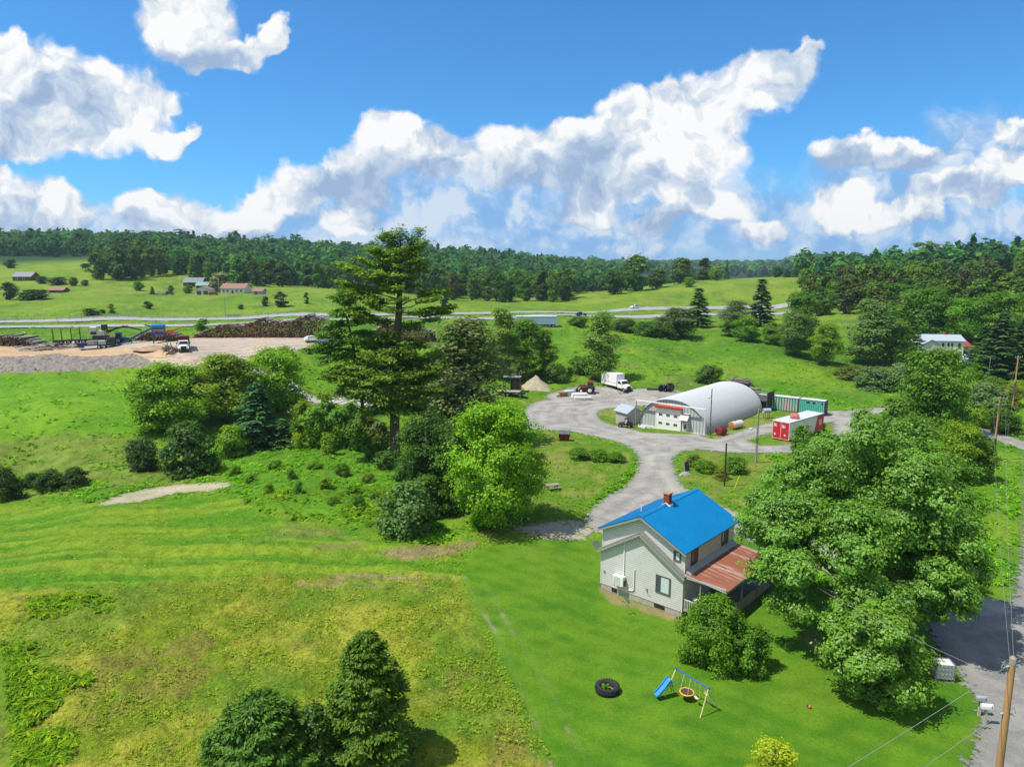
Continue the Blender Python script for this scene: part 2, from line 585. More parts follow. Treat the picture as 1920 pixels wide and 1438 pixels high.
def ground_material():
    m, g, out = new_mat('grass_ground')
    b = g.new('ShaderNodeBsdfPrincipled')
    b.inputs['Roughness'].default_value = 0.9
    b.inputs['Specular IOR Level'].default_value = 0.1
    at = g.new('ShaderNodeAttribute', attribute_name='gcol')
    rg = g.new('ShaderNodeAttribute', attribute_name='rough').outputs[2]
    pos = g.new('ShaderNodeNewGeometry').outputs[0]
    n1 = g.noise(pos, 3.5, 5, 0.65)
    n2 = g.noise(pos, 0.6, 5, 0.6)
    n3 = g.noise(pos, 12.0, 3, 0.6)
    f = g.math('ADD', g.math('MULTIPLY', g.math('SUBTRACT', n1, 0.5), g.math('MULTIPLY_ADD', rg, 1.5, 0.5)),
               g.math('MULTIPLY', g.math('SUBTRACT', n2, 0.5), g.math('MULTIPLY_ADD', rg, 0.8, 0.35)))
    f = g.math('ADD', f, g.math('MULTIPLY', g.math('SUBTRACT', n3, 0.5), 0.9))
    f = g.math('MAXIMUM', g.math('ADD', f, 1.0), 0.25)
    c = g.vmath('SCALE', at.outputs[0], f)
    # straw-coloured tint in noise ridges
    sn = g.noise(pos, 1.7, 6, 0.7, 0.6)
    st = g.math('MULTIPLY', g.smooth(sn, 0.54, 0.72), g.math('MULTIPLY_ADD', rg, 0.42, 0.07))
    c = g.mix(st, c, (0.30, 0.24, 0.07))
    g.l.new(c, b.inputs['Base Color'])
    bp = g.new('ShaderNodeBump')
    bp.inputs['Strength'].default_value = 0.7
    bp.inputs['Distance'].default_value = 0.20
    hgt = g.math('ADD', n3, g.math('MULTIPLY', n1, g.math('MULTIPLY_ADD', rg, 2.4, 0.3)))
    g.l.new(hgt, bp.inputs['Height'])
    g.l.new(bp.outputs[0], b.inputs['Normal'])
    g.l.new(b.outputs[0], out.inputs[0])
    return m


def ground():
    # rows: radial distances; columns: azimuths
    rs = [4.0]
    while rs[-1] < 9000:
        r = rs[-1]
        d = max(0.34, r * r / CAMH * 0.0017)
        d = min(d, 10 + max(0, (r - 1500) * 0.02))
        rs.append(r + d)
    rs = np.array(rs)
    az = np.concatenate([np.radians(np.linspace(-180, -44, 40))[:-1], np.radians(np.arange(-44, 44.01, 0.115)), np.radians(np.linspace(44, 180, 40))[1:]])
    nr, na = len(rs), len(az)
    X = (rs[:, None] * np.sin(az)[None]).ravel()
    Y = (rs[:, None] * np.cos(az)[None]).ravel()
    Z = H(X, Y)
    R = np.hypot(X, Y)
    sl = P_LAWN.sd(X, Y)
    sr = P_ROUGH.sd(X, Y)
    sw = P_WIND.sd(X, Y)
    sv = P_VERGE.sd(X, Y)
    sdy = P_DIRTY.sd(X, Y)
    road = np.full(X.shape, -9.0)
    for rr, off in ROADS:
        road = np.maximum(road, rr.sd(X, Y))
    ss = lambda v, a, b: np.clip((v - a) / (b - a), 0, 1) ** 2 * (3 - 2 * np.clip((v - a) / (b - a), 0, 1))
    j = (fbm(X, Y, 3.0, 4, 3) - .5) * 2.4
    wl, wr, ww, wv = ss(sl + j * 1.3, -.8, 1.0), ss(sr + j, -.6, .8), ss(sw + j, -.6, .8), ss(sv + j * .7, -.4, .6)
    A = np.array
    big = fbm(X, Y, 26, 4, 1)
    mid = fbm(X, Y, 7, 4, 5)
    sml = fbm(X, Y, 1.8, 4, 9)
    # base meadow (bright), far fields paler, forest floor dark
    c = np.empty((len(X), 3))
    m1, m2 = A([.070, .190, .010]), A([.150, .262, .017])
    t = ss(big * .45 + mid * .35 + sml * .2, .36, .64)[:, None]
    c[:] = m1 * (1 - t) + m2 * t
    far = ss(R, 190, 420)[:, None]
    f1, f2 = A([.115, .215, .014]), A([.190, .262, .028])
    c = c * (1 - far) + far * (f1 * (1 - t) + f2 * t)
    dk = (ss(fbm(X, Y, 11, 4, 111), .58, .70) * ss(R, 110, 150) * (1 - ss(R, 480, 560)))[:, None] * .55
    c = c * (1 - dk) + dk * A([.060, .120, .022])
    bw = (ss(fbm(X, Y, 8, 4, 113), .64, .76) * ss(R, 110, 150) * (1 - ss(R, 480, 560)))[:, None] * .5
    c = c * (1 - bw) + bw * A([.19, .18, .06])
    ff = ss(R, 650, 760)[:, None]
    c = c * (1 - ff) + ff * A([.022, .060, .018])
    vf = ss(R, 1800, 3200)[:, None]
    c = c * (1 - vf) + vf * A([.035, .085, .060])
    rough = np.full(len(X), .55)
    # knoll and weedy ground near the pine
    kn = Union([ppoly([(420, 870), (560, 830), (700, 850), (880, 900), (820, 1000), (640, 985), (470, 950), (430, 905)])])
    wk = ss(kn.sd(X, Y) + j, -.5, 1.0)[:, None]
    c = c * (1 - wk) + wk * (A([.090, .215, .011]) * (.72 + .6 * mid[:, None]))
    # weedy band along the left hedge
    wb = Union([ppoly([(-60, 830), (150, 815), (300, 840), (420, 880), (300, 915), (-60, 935)])])
    wq = ss(wb.sd(X, Y) + j, -.5, 1.0)[:, None]
    c = c * (1 - wq) + wq * (A([.150, .215, .030]) * (.55 + .9 * sml[:, None]))
    fld = Union([ppoly([(-80, 705), (120, 702), (300, 705), (620, 690), (600, 735), (320, 815), (200, 812), (60, 826), (-80, 832)])])
    wf = ss(fld.sd(X, Y) + j, -.5, 2.5)[:, None]
    tf = ss(fbm(X * .5, Y, 6, 4, 121) * .7 + sml * .3, .36, .64)[:, None]
    c = c * (1 - wf) + wf * (A([.095, .235, .009]) * (1 - tf) + A([.150, .300, .013]) * tf)
    # windrowed strip: streaks that follow the mower
    st = fbm(X * .10, (Y + 3 * np.sin(X * .05)) * 1.05, 1.15, 4, 21)
    tw = ss(st, .36, .66)[:, None]
    cw = A([.075, .205, .009]) * (1 - tw) + A([.180, .275, .018]) * tw
    brn = ss(fbm(X * .22, Y, 2.2, 4, 33), .64, .76)[:, None] * ss(X, -40, -5)[:, None]
    cw = cw * (1 - brn * .8) + brn * .8 * A([.22, .175, .08])
    c = c * (1 - ww[:, None]) + ww[:, None] * cw
    # rough cut field: yellow green, straw and brown patches
    tr = ss(mid * .5 + sml * .5, .36, .64)[:, None]
    cr = A([.145, .205, .011]) * (1 - tr) + A([.300, .310, .034]) * tr
    green = ss(fbm(X, Y, 9, 3, 51), .52, .66)[:, None] * .6
    cr = cr * (1 - green) + green * A([.075, .185, .014])
    bp = ss(fbm(X, Y, 4.2, 5, 61), .585, .70)[:, None]
    cr = cr * (1 - bp * .38) + bp * .38 * A([.235, .150, .060])
    c = c * (1 - wr[:, None]) + wr[:, None] * cr
    rough = rough * (1 - wr) + wr * 1.0
    wt = ss(P_TALL.sd(X, Y) + j * 1.3, -1.2, 1.8)[:, None] * .8
    c = c * (1 - wt) + wt * A([.105, .205, .014])
    # lawn
    mow = fbm(X * .35 + Y * .25, Y * .9 - X * .35, 1.6, 3, 71)
    stripe = .5 + .5 * np.sin((X * .55 + Y * .83) * 3.1 + 1.5 * big)
    tl = ss(big * .35 + mow * .30 + sml * .35 + .09 * (stripe - .5), .34, .66)[:, None]
    cl = A([.056, .166, .008]) * (1 - tl) + A([.110, .226, .012]) * tl
    yl = ss(fbm(X, Y, 5, 4, 77), .62, .78)[:, None] * .35
    cl = cl * (1 - yl) + yl * A([.14, .22, .02])
    c = c * (1 - wl[:, None]) + wl[:, None] * cl
    rough = rough * (1 - wl) + wl * .12
    # trodden verges by the gravel
    tv = ss(mid * .4 + sml * .6, .38, .66)[:, None]
    cv = A([.095, .195, .012]) * (1 - tv) + A([.205, .225, .045]) * tv
    c = c * (1 - wv[:, None]) + wv[:, None] * cv
    rough = rough * (1 - wv) + wv * .35
    # wheel ruts along the lawn edge: bare light soil
    ruts = Union([pstrip([(868, 1075), (905, 1145), (945, 1215), (975, 1290), (1010, 1380), (1040, 1450)], .5), pstrip([(905, 1085), (960, 1180), (1030, 1290), (1075, 1380), (1110, 1450)], .5)])
    wu = (ss(ruts.sd(X, Y) + (sml - .5) * .6, -.2, .35) * (.14 + .86 * ss(fbm(X, Y, 2.4, 3, 81), .62, .72)))[:, None]
    c = c * (1 - wu) + wu * A([.23, .225, .12])
    ent = Union([ppoly([(700, 1035), (790, 1022), (880, 1012), (900, 1020), (840, 1045), (760, 1052)]), ppoly([(560, 1076), (700, 1080), (860, 1083), (860, 1087), (640, 1088)]), ppoly([(545, 1092), (640, 1096), (720, 1098), (640, 1103)]),
                 ppoly([(1120, 1104), (1150, 1128), (1220, 1152), (1285, 1166), (1290, 1158), (1200, 1130), (1140, 1100)]), ppoly([(1500, 1185), (1550, 1200), (1570, 1222), (1530, 1215)])])
    we = (ss(ent.sd(X, Y) + (sml - .5) * 2.2, -.1, .6) * .85)[:, None]
    c = c * (1 - we) + we * (A([.25, .19, .10]) * (.7 + .6 * sml[:, None]))
    wd = ss(sdy + j * .3, -.5, 1)[:, None]
    c = c * (1 - wd) + wd * A([.26, .20, .13])
    # displacement: tall growth in the meadows, flat in the lawn and under roads
    tall = np.clip(1 - wl - .75 * wv - .55 * wr - .6 * ww - .7 * wf[:, 0], .0, 1) * ss(-road, .2, 1.6)
    dz = tall * ((fbm(X, Y, 2.6, 4, 91) - .45) * .9) * np.clip(1.3 - R / 500, .2, 1)
    dz += wr * (1 - wl) * ss(-road, .2, 1.5) * ((fbm(X, Y, 1.3, 4, 93) - .45) * .45 + (fbm(X, Y, .8, 2, 94) - .5) * .30)
    dz += ww * ss(-road, .2, 1.5) * ((st - .5) * .5 + (fbm(X, Y, .9, 3, 95) - .5) * .34)
    dz += tall * (fbm(X, Y, 1.0, 3, 97) - .5) * .5 * np.clip(1.4 - R / 160, 0, 1)
    dz += wt[:, 0] * (fbm(X, Y, 1.2, 4, 99) - .5) * .35
    Z = Z + dz - .30 * ss(road, .3, 1.2)
    V = np.stack([X, Y, Z], 1)
    i = np.arange((nr - 1) * (na - 1))
    a = (i // (na - 1)) * na + i % (na - 1)
    F = np.stack([a, a + 1, a + na + 1, a + na], 1)[:, ::-1]
    # close the fan at the camera foot
    me = mesh_np('ground', V, F, ground_material(), True, [('rough', rough)], cols=[('gcol', c)])
    link('ground', me, kind='structure')


ground()


# ------------------------------------------------------------------ roads and gravel as real sheets with ragged edges
def road_material(name, c1, c2, c3, grass=0.0, asphalt=False):
    m, g, out = new_mat(name)
    b = g.new('ShaderNodeBsdfPrincipled')
    b.inputs['Roughness'].default_value = 0.95
    b.inputs['Specular IOR Level'].default_value = 0.15
    pos = g.new('ShaderNodeNewGeometry').outputs[0]
    sd = g.new('ShaderNodeAttribute', attribute_name='sd').outputs[2]
    n1 = g.noise(pos, 0.25, 5, 0.6, 0.4)
    n2 = g.noise(pos, 9.0, 4, 0.7)
    n3 = g.noise(pos, 1.2, 5, 0.65)
    c = g.mix(g.smooth(n1, 0.35, 0.65), c1, c2)
    c = g.mix(g.math('MULTIPLY', g.smooth(n3, 0.5, 0.72), 0.7), c, c3)
    trk = g.math('SINE', g.math('ADD', g.math('MULTIPLY', sd, 2.3), g.math('MULTIPLY', n1, 9.0)))
    c = g.vmath('SCALE', c, g.math('ADD', g.math('MULTIPLY_ADD', n2, 0.9, 0.55), g.math('MULTIPLY', trk, 0.0 if asphalt else 0.085)))
    if grass:
        gm = g.math('MULTIPLY', g.smooth(g.math('ADD', n3, g.math('MULTIPLY', sd, -0.05)), 0.42, 0.62), grass, clamp=True)
        c = g.mix(gm, c, (0.13, 0.2, 0.03))
    g.l.new(c, b.inputs['Base Color'])
    bp = g.new('ShaderNodeBump')
    bp.inputs['Strength'].default_value = 0.3 if asphalt else 0.8
    bp.inputs['Distance'].default_value = 0.06
    g.l.new(g.math('ADD', n2, n3), bp.inputs['Height'])
    g.l.new(bp.outputs[0], b.inputs['Normal'])
    e = g.math('ADD', sd, g.math('MULTIPLY', g.math('SUBTRACT', g.noise(pos, 1.5, 6, 0.7), 0.5), 0.5 if asphalt else 4.4))
    al = g.smooth(e, -0.12, 0.22)
    tr = g.new('ShaderNodeBsdfTransparent')
    mx = g.new('ShaderNodeMixShader')
    g.l.new(al, mx.inputs[0])
    g.l.new(tr.outputs[0], mx.inputs[1])
    g.l.new(b.outputs[0], mx.inputs[2])
    g.l.new(mx.outputs[0], out.inputs[0])
    return m


def road(name, U, cell, off, mat):
    lo, hi = U.lo, U.hi
    xs = np.arange(lo[0], hi[0] + cell, cell)
    ys = np.arange(lo[1], hi[1] + cell, cell)
    X, Y = np.meshgrid(xs, ys)
    sd = U.sd(X.ravel(), Y.ravel()).reshape(X.shape)
    ok = sd > -1.0
    fm = ok[:-1, :-1] | ok[1:, :-1] | ok[:-1, 1:] | ok[1:, 1:]
    vis = (Y[:-1, :-1] > 6)
    fm &= vis
    iy, ix = np.nonzero(fm)
    n = len(xs)
    q = np.stack([iy * n + ix, iy * n + ix + 1, (iy + 1) * n + ix + 1, (iy + 1) * n + ix], 1)
    used, inv = np.unique(q.ravel(), return_inverse=True)
    x, y = X.ravel()[used], Y.ravel()[used]
    z = H(x, y) + off - .12 * np.clip(-sd.ravel()[used], 0, 1)
    me = mesh_np(name, np.stack([x, y, z], 1), inv.reshape(-1, 4), mat, True, [('sd', sd.ravel()[used])])
    return link(name, me, kind='structure')


M_GRAVEL = road_material('gravel', (0.315, 0.302, 0.275), (0.225, 0.217, 0.205), (0.40, 0.38, 0.335), 0.30)
M_ASPHALT = road_material('worn_asphalt', (0.33, 0.33, 0.32), (0.27, 0.27, 0.28), (0.36, 0.35, 0.33), asphalt=True)
M_LOGYARD = road_material('log_yard_dirt', (0.36, 0.315, 0.27), (0.43, 0.34, 0.25), (0.26, 0.24, 0.22))
M_LANE = road_material('lane_gravel', (0.38, 0.36, 0.33), (0.33, 0.32, 0.30), (0.40, 0.37, 0.32))
M_SOIL = road_material('bare_soil', (0.38, 0.34, 0.24), (0.33, 0.30, 0.20), (0.24, 0.25, 0.10), 0.35)
M_PARK = road_material('trodden_gravel', (0.32, 0.30, 0.26), (0.34, 0.30, 0.21), (0.22, 0.22, 0.14), 1.1)
road('gravel_driveway', R_YARD, 0.5, .05, M_GRAVEL)
road('gravel_road', R_ROAD, 0.5, .065, road_material('tree_shaded_gravel', (0.25, 0.245, 0.235), (0.19, 0.187, 0.18), (0.32, 0.305, 0.275), 0.2))  # darker than the drive: tree shade at the junction put into the colour
road('log_yard', R_LOG, 0.7, .08, M_LOGYARD)
road('sawdust_ground', R_SAW, 0.7, .13, road_material('sawdust', (0.40, 0.29, 0.19), (0.46, 0.31, 0.17), (0.30, 0.22, 0.15)))
road('farm_lane', R_LANE, 0.5, .07, M_LANE)
road('dirt_patch', R_DIRT, 0.4, .05, M_SOIL)
road('parking_gravel', R_PARK, 0.4, .04, M_PARK)
road('highway_near_lanes', HWN, 1.2, .15, M_ASPHALT)
road('highway_far_lanes', HWF, 1.2, .15, M_ASPHALT)
# ------------------------------------------------------------------ generic mesh builder
def mat(name, rgb, rough=0.6, metal=0.0, var=0.18, scale=1.5, bump=0.0, spec=0.4, dirt=None, dirt_amt=0.0, dirt_scale=0.8, streak=None, alpha=None, bscale=None):
    if name in bpy.data.materials:
        return bpy.data.materials[name]
    m, g, out = new_mat(name)
    b = g.new('ShaderNodeBsdfPrincipled')
    b.inputs['Roughness'].default_value = rough
    b.inputs['Metallic'].default_value = metal
    b.inputs['Specular IOR Level'].default_value = spec
    tc = g.new('ShaderNodeTexCoord').outputs['Object']
    vec = tc if streak is None else g.vmath('MULTIPLY', tc, streak)
    n = g.noise(vec, scale, 5, 0.6)
    c = g.vmath('SCALE', rgb, g.math('MULTIPLY_ADD', g.math('SUBTRACT', n, 0.5), var * 3, 1.0))
    if dirt:
        d = g.noise(vec, dirt_scale, 6, 0.7, 0.5)
        lo = 0.72 - 0.4 * dirt_amt
        c = g.mix(g.smooth(d, lo, lo + 0.16), c, dirt)
    g.put(b.inputs['Base Color'], c)
    if bump:
        bp = g.new('ShaderNodeBump')
        bp.inputs['Strength'].default_value = 0.6
        bp.inputs['Distance'].default_value = bump
        g.l.new(g.noise(vec, bscale or scale * 6, 4, 0.6), bp.inputs['Height'])
        g.l.new(bp.outputs[0], b.inputs['Normal'])
    g.l.new(b.outputs[0], out.inputs[0])
    return m


class MB:
    def __init__(s):
        s.v, s.f, s.m = [], [], []

    def add(s, V, F, m=0):
        o = len(s.v)
        s.v += [tuple(p) for p in V]
        s.f += [tuple(i + o for i in f) for f in F]
        s.m += [m] * len(F)
        return s

    def box(s, x0, x1, y0, y1, z0, z1, m=0):
        V = [(x, y, z) for z in (z0, z1) for y in (y0, y1) for x in (x0, x1)]
        return s.add(V, [(0, 2, 3, 1), (4, 5, 7, 6), (0, 1, 5, 4), (2, 6, 7, 3), (0, 4, 6, 2), (1, 3, 7, 5)], m)

    def bar(s, p0, p1, w, h, m=0, up=(0, 0, 1)):
        p0, p1 = Vector(p0), Vector(p1)
        d = (p1 - p0).normalized()
        u = Vector(up)
        if abs(d.dot(u)) > .98:
            u = Vector((0, 1, 0))
        a = d.cross(u).normalized() * (w / 2)
        c = a.normalized().cross(d) * (h / 2)
        V = [q + sa * a + sc_ * c for q in (p0, p1) for sa, sc_ in ((-1, -1), (1, -1), (1, 1), (-1, 1))]
        return s.add(V, [(3, 2, 1, 0), (4, 5, 6, 7), (0, 1, 5, 4), (1, 2, 6, 5), (2, 3, 7, 6), (3, 0, 4, 7)], m)

    def tube(s, pts, rad, n=8, m=0, caps=True):
        pts = [Vector(p) for p in pts]
        if not hasattr(rad, '__len__'):
            rad = [rad] * len(pts)
        rings = []
        prev = None
        for i, p in enumerate(pts):
            d = (pts[min(i + 1, len(pts) - 1)] - pts[max(i - 1, 0)]).normalized()
            if prev is None:
                u = Vector((0, 0, 1)) if abs(d.z) < .9 else Vector((1, 0, 0))
                a = d.cross(u).normalized()
            else:
                a = (prev - d * prev.dot(d)).normalized()
            prev = a
            b = d.cross(a)
            rings.append([p + (a * math.cos(t) + b * math.sin(t)) * rad[i] for t in [2 * math.pi * k / n for k in range(n)]])
        V = [q for r in rings for q in r]
        F = []
        for i in range(len(pts) - 1):
            for k in range(n):
                F.append((i * n + k, i * n + (k + 1) % n, (i + 1) * n + (k + 1) % n, (i + 1) * n + k))
        if caps:
            F.append(tuple(range(n))[::-1])
            F.append(tuple((len(pts) - 1) * n + k for k in range(n)))
        return s.add(V, F, m)

    def cyl(s, p0, p1, r0, r1=None, n=14, m=0):
        return s.tube([p0, p1], [r0, r0 if r1 is None else r1], n, m)

    def prism(s, poly, axis, a0, a1, m=0):
        def P(u, w, a):
            return {'x': (a, u, w), 'y': (u, a, w), 'z': (u, w, a)}[axis]
        n = len(poly)
        V = [P(u, w, a0) for u, w in poly] + [P(u, w, a1) for u, w in poly]
        F = [(i, (i + 1) % n, n + (i + 1) % n, n + i) for i in range(n)] + [tuple(range(n))[::-1], tuple(range(n, 2 * n))]
        return s.add(V, F, m)

    def loft(s, rings, m=0, caps=True):
        n = len(rings[0])
        V = [p for r in rings for p in r]
        F = []
        for i in range(len(rings) - 1):
            for k in range(n):
                F.append((i * n + k, i * n + (k + 1) % n, (i + 1) * n + (k + 1) % n, (i + 1) * n + k))
        if caps:
            F.append(tuple(range(n))[::-1])
            F.append(tuple((len(rings) - 1) * n + k for k in range(n)))
        return s.add(V, F, m)

    def sphere(s, c, r, nu=12, nv=8, m=0):
        if not hasattr(r, '__len__'):
            r = (r, r, r)
        V = [(c[0], c[1], c[2] - r[2])]
        for i in range(1, nv):
            t = math.pi * i / nv
            for k in range(nu):
                p = 2 * math.pi * k / nu
                V.append((c[0] + r[0] * math.sin(t) * math.cos(p), c[1] + r[1] * math.sin(t) * math.sin(p), c[2] - r[2] * math.cos(t)))
        V.append((c[0], c[1], c[2] + r[2]))
        F = [(0, 1 + (k + 1) % nu, 1 + k) for k in range(nu)]
        for i in range(nv - 2):
            for k in range(nu):
                a = 1 + i * nu
                F.append((a + k, a + (k + 1) % nu, a + nu + (k + 1) % nu, a + nu + k))
        a = 1 + (nv - 2) * nu
        F += [(a + k, a + (k + 1) % nu, len(V) - 1) for k in range(nu)]
        return s.add(V, F, m)

    def torus(s, c, R, r, axis='z', n=24, k=10, m=0, prof=None):
        V, F = [], []
        for i in range(n):
            t = 2 * math.pi * i / n
            for j in range(k):
                p = 2 * math.pi * j / k
                rr, h = R + (r if prof is None else prof[0]) * math.cos(p), (r if prof is None else prof[1]) * math.sin(p)
                q = (rr * math.cos(t), rr * math.sin(t), h)
                q = {'z': q, 'x': (q[2], q[0], q[1]), 'y': (q[0], q[2], q[1])}[axis]
                V.append((c[0] + q[0], c[1] + q[1], c[2] + q[2]))
        for i in range(n):
            for j in range(k):
                F.append((i * k + j, ((i + 1) % n) * k + j, ((i + 1) % n) * k + (j + 1) % k, i * k + (j + 1) % k))
        return s.add(V, F, m)

    def xf(s, M):
        s.v = [tuple(M @ Vector(p)) for p in s.v]
        return s

    def build(s, name, mats, parent=None, smooth=False, bevel=0.0, **kw):
        me = bpy.data.meshes.new(name)
        me.from_pydata(s.v, [], s.f)
        if not isinstance(mats, (list, tuple)):
            mats = [mats]
        for x in mats:
            me.materials.append(x)
        me.polygons.foreach_set('material_index', s.m)
        if smooth:
            me.polygons.foreach_set('use_smooth', [True] * len(s.f))
            if smooth == 'auto':
                try:
                    me.set_sharp_from_angle(angle=math.radians(40))
                except Exception:
                    pass
        import bmesh
        bm = bmesh.new()
        bm.from_mesh(me)
        bmesh.ops.recalc_face_normals(bm, faces=bm.faces)
        bm.to_mesh(me)
        bm.free()
        me.update()
        o = link(name, me, parent, **kw)
        if bevel:
            b = o.modifiers.new('bevel', 'BEVEL')
            b.width = bevel
            b.segments = 2
            b.limit_method = 'ANGLE'
        return o


def thing(name, label, cat, loc, rz=0.0, group=None):
    o = bpy.data.objects.new(name, None)
    o.empty_display_size = 0.5
    COL.objects.link(o)
    o.location = loc
    o.rotation_euler = (0, 0, rz)
    o['label'] = label
    o['category'] = cat
    if group:
        o['group'] = group
    return o


def dup(root, loc, rz=None, scale=None, label=None, group=None, color=None):
    def cp(o, par):
        c = o.copy()
        COL.objects.link(c)
        c.parent = par
        if color is not None and o.type == 'MESH' and not o.name.startswith('trunk'):
            c.color = color
        for ch in o.children:
            cp(ch, c)
        return c
    r = cp(root, None)
    r.location = loc
    if rz is not None:
        r.rotation_euler = (0, 0, rz)
    if scale is not None:
        r.scale = scale
    if label:
        r['label'] = label
    if group:
        r['group'] = group
    return r


def heading(a, b):
    A, B = hit(*a), hit(*b)
    return math.atan2(B.y - A.y, B.x - A.x)


# two groundwater marks in pixels give length and direction of a thing on the ground
def span(a, b):
    A, B = hit(*a), hit(*b)
    return A, B, (B - A).length
# ------------------------------------------------------------------ foliage
def leaf_material(name, trans=0.35, gloss=0.05, use_attr=False):
    m, g, out = new_mat(name)
    v = g.new('ShaderNodeAttribute', attribute_name='v').outputs[2]
    if use_attr:
        oc = g.new('ShaderNodeAttribute', attribute_name='gcol').outputs[0]
    else:
        oc = g.new('ShaderNodeObjectInfo').outputs['Color']
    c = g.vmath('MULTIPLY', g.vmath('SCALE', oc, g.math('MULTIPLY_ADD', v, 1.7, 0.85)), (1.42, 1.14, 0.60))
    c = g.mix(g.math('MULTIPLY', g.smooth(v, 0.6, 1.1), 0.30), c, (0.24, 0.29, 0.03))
    df = g.new('ShaderNodeBsdfDiffuse')
    g.put(df.inputs[0], c)
    tr = g.new('ShaderNodeBsdfTranslucent')
    g.put(tr.inputs[0], g.vmath('MULTIPLY', c, (1.25, 1.35, 0.6)))
    mx = g.new('ShaderNodeMixShader')
    mx.inputs[0].default_value = trans
    g.l.new(df.outputs[0], mx.inputs[1])
    g.l.new(tr.outputs[0], mx.inputs[2])
    o = mx.outputs[0]
    if gloss:
        gl = g.new('ShaderNodeBsdfGlossy')
        gl.inputs['Roughness'].default_value = 0.5
        gl.inputs[0].default_value = (0.9, 0.95, 1.0, 1)
        m2 = g.new('ShaderNodeMixShader')
        m2.inputs[0].default_value = gloss
        g.l.new(o, m2.inputs[1])
        g.l.new(gl.outputs[0], m2.inputs[2])
        o = m2.outputs[0]
    g.l.new(o, out.inputs[0])
    return m


M_LEAF = leaf_material('foliage', 0.42, 0.012)
M_LEAFG = leaf_material('foliage_glossy', 0.42, 0.025)
M_NEEDLE = leaf_material('needles', 0.25, 0.01)
M_MASS = leaf_material('foliage_mass', 0.3, 0.0, True)
M_WEED = leaf_material('weed_blades', 0.40, 0.0, True)
M_BARK = mat('bark', (0.11, 0.085, 0.06), 0.9, var=0.4, scale=3, bump=0.05)
M_BARKG = mat('pale_bark', (0.23, 0.21, 0.18), 0.9, var=0.3, scale=3, bump=0.03)


def nrm(a):
    return a / (np.linalg.norm(a, axis=-1, keepdims=True) + 1e-9)


def quads(P, N, sz, rng, aspect=0.6, up=None):
    """leaf rhombi at P with normals N; returns verts, faces"""
    n = len(P)
    R = rng.normal(size=(n, 3)) if up is None else up + rng.normal(size=(n, 3)) * 0.25
    T = nrm(R - N * np.sum(R * N, 1, keepdims=True))
    B = np.cross(N, T)
    s = np.asarray(sz).reshape(-1, 1) * np.ones((n, 1))
    V = np.stack([P - T * s, P + B * s * aspect - T * s * .1, P + T * s, P - B * s * aspect - T * s * .1], 1).reshape(-1, 3)
    F = np.arange(4 * n).reshape(n, 4)
    return V, F


def profile(kind, t):
    if kind == 'round':
        return np.sqrt(np.clip(1 - (1.9 * (t - .47)) ** 2, 0, 1))
    if kind == 'oval':
        return np.clip(np.sin(np.pi * np.clip(t, 0, 1) ** .8), 0, 1) ** .6
    if kind == 'tall':
        return np.clip(np.sin(np.pi * np.clip(t, 0.02, .98) ** .75), 0, 1) ** .75 * (.8 + .2 * np.sin(t * 14))
    if kind == 'dome':
        return np.sqrt(np.clip(1 - t ** 2.2, 0, 1)) * (.82 + .18 * np.clip(t * 5, 0, 1))
    if kind == 'vase':
        return np.clip(t, 0, 1) ** .45 * np.sqrt(np.clip(1.02 - t ** 3.2, 0, 1))
    return np.clip(1 - t, 0, 1)


def crown_arrays(seed, kind, Hh, W, z0, nclump, per, leaf, crr=(.14, .24), inner=0.12, flat=0.75):
    rng = np.random.default_rng(seed)
    C = []
    lob = rng.uniform(0, 6.28, 4)
    while len(C) < nclump:
        t = rng.uniform(0.02, .97)
        a = rng.uniform(0, 6.283)
        rr = math.sqrt(rng.uniform(.16, 1)) if rng.random() > inner else rng.uniform(0, .5)
        lobe = 1 + .16 * math.sin(3 * a + lob[0] + 4 * t) + .10 * math.sin(5 * a + lob[1] - 6 * t)
        r = rr * float(profile(kind, np.array(t))) * lobe * (W / 2) * .86
        C.append((r * math.cos(a), r * math.sin(a), z0 * Hh + t * (1 - z0) * Hh * .95, rr))
    C = np.array(C)
    cr = rng.uniform(*crr, nclump) * W * (.75 + .25 * C[:, 3])
    idx = rng.integers(0, nclump, nclump * per)
    ns = 8                                  # shoots per clump give a ragged, spiky outline
    SD = nrm(rng.normal(size=(nclump, ns, 3)) + np.array([0, 0, .45]))
    SL = rng.uniform(.7, 1.5, (nclump, ns))
    sj = rng.integers(0, ns, len(idx))
    fill = rng.random(len(idx)) < (.75 if kind == 'dome' else .35)
    D = np.where(fill[:, None], nrm(rng.normal(size=(len(idx), 3)) + np.array([0, 0, .35])), nrm(SD[idx, sj] + rng.normal(size=(len(idx), 3)) * .27))
    rad = cr[idx] * rng.uniform(.2, 1.0, len(idx)) ** .65 * np.where(fill, 1.0, SL[idx, sj])
    P = C[idx, :3] + D * rad[:, None] * np.array([1, 1, flat])
    ctr = np.array([0, 0, (z0 + .45 * (1 - z0)) * Hh])
    out = nrm(P - ctr)
    N = nrm(D * .8 + out * .5 + np.array([0, 0, .55]) + rng.normal(size=D.shape) * .45)
    cv = rng.normal(0, .13, nclump)
    v = np.clip(.5 + cv[idx] + rng.normal(0, .16, len(idx)), 0, 1.2)
    V, F = quads(P, N, leaf * rng.uniform(.6, 1.25, len(idx)), rng)
    return V, F, np.repeat(v, 4), C, cr


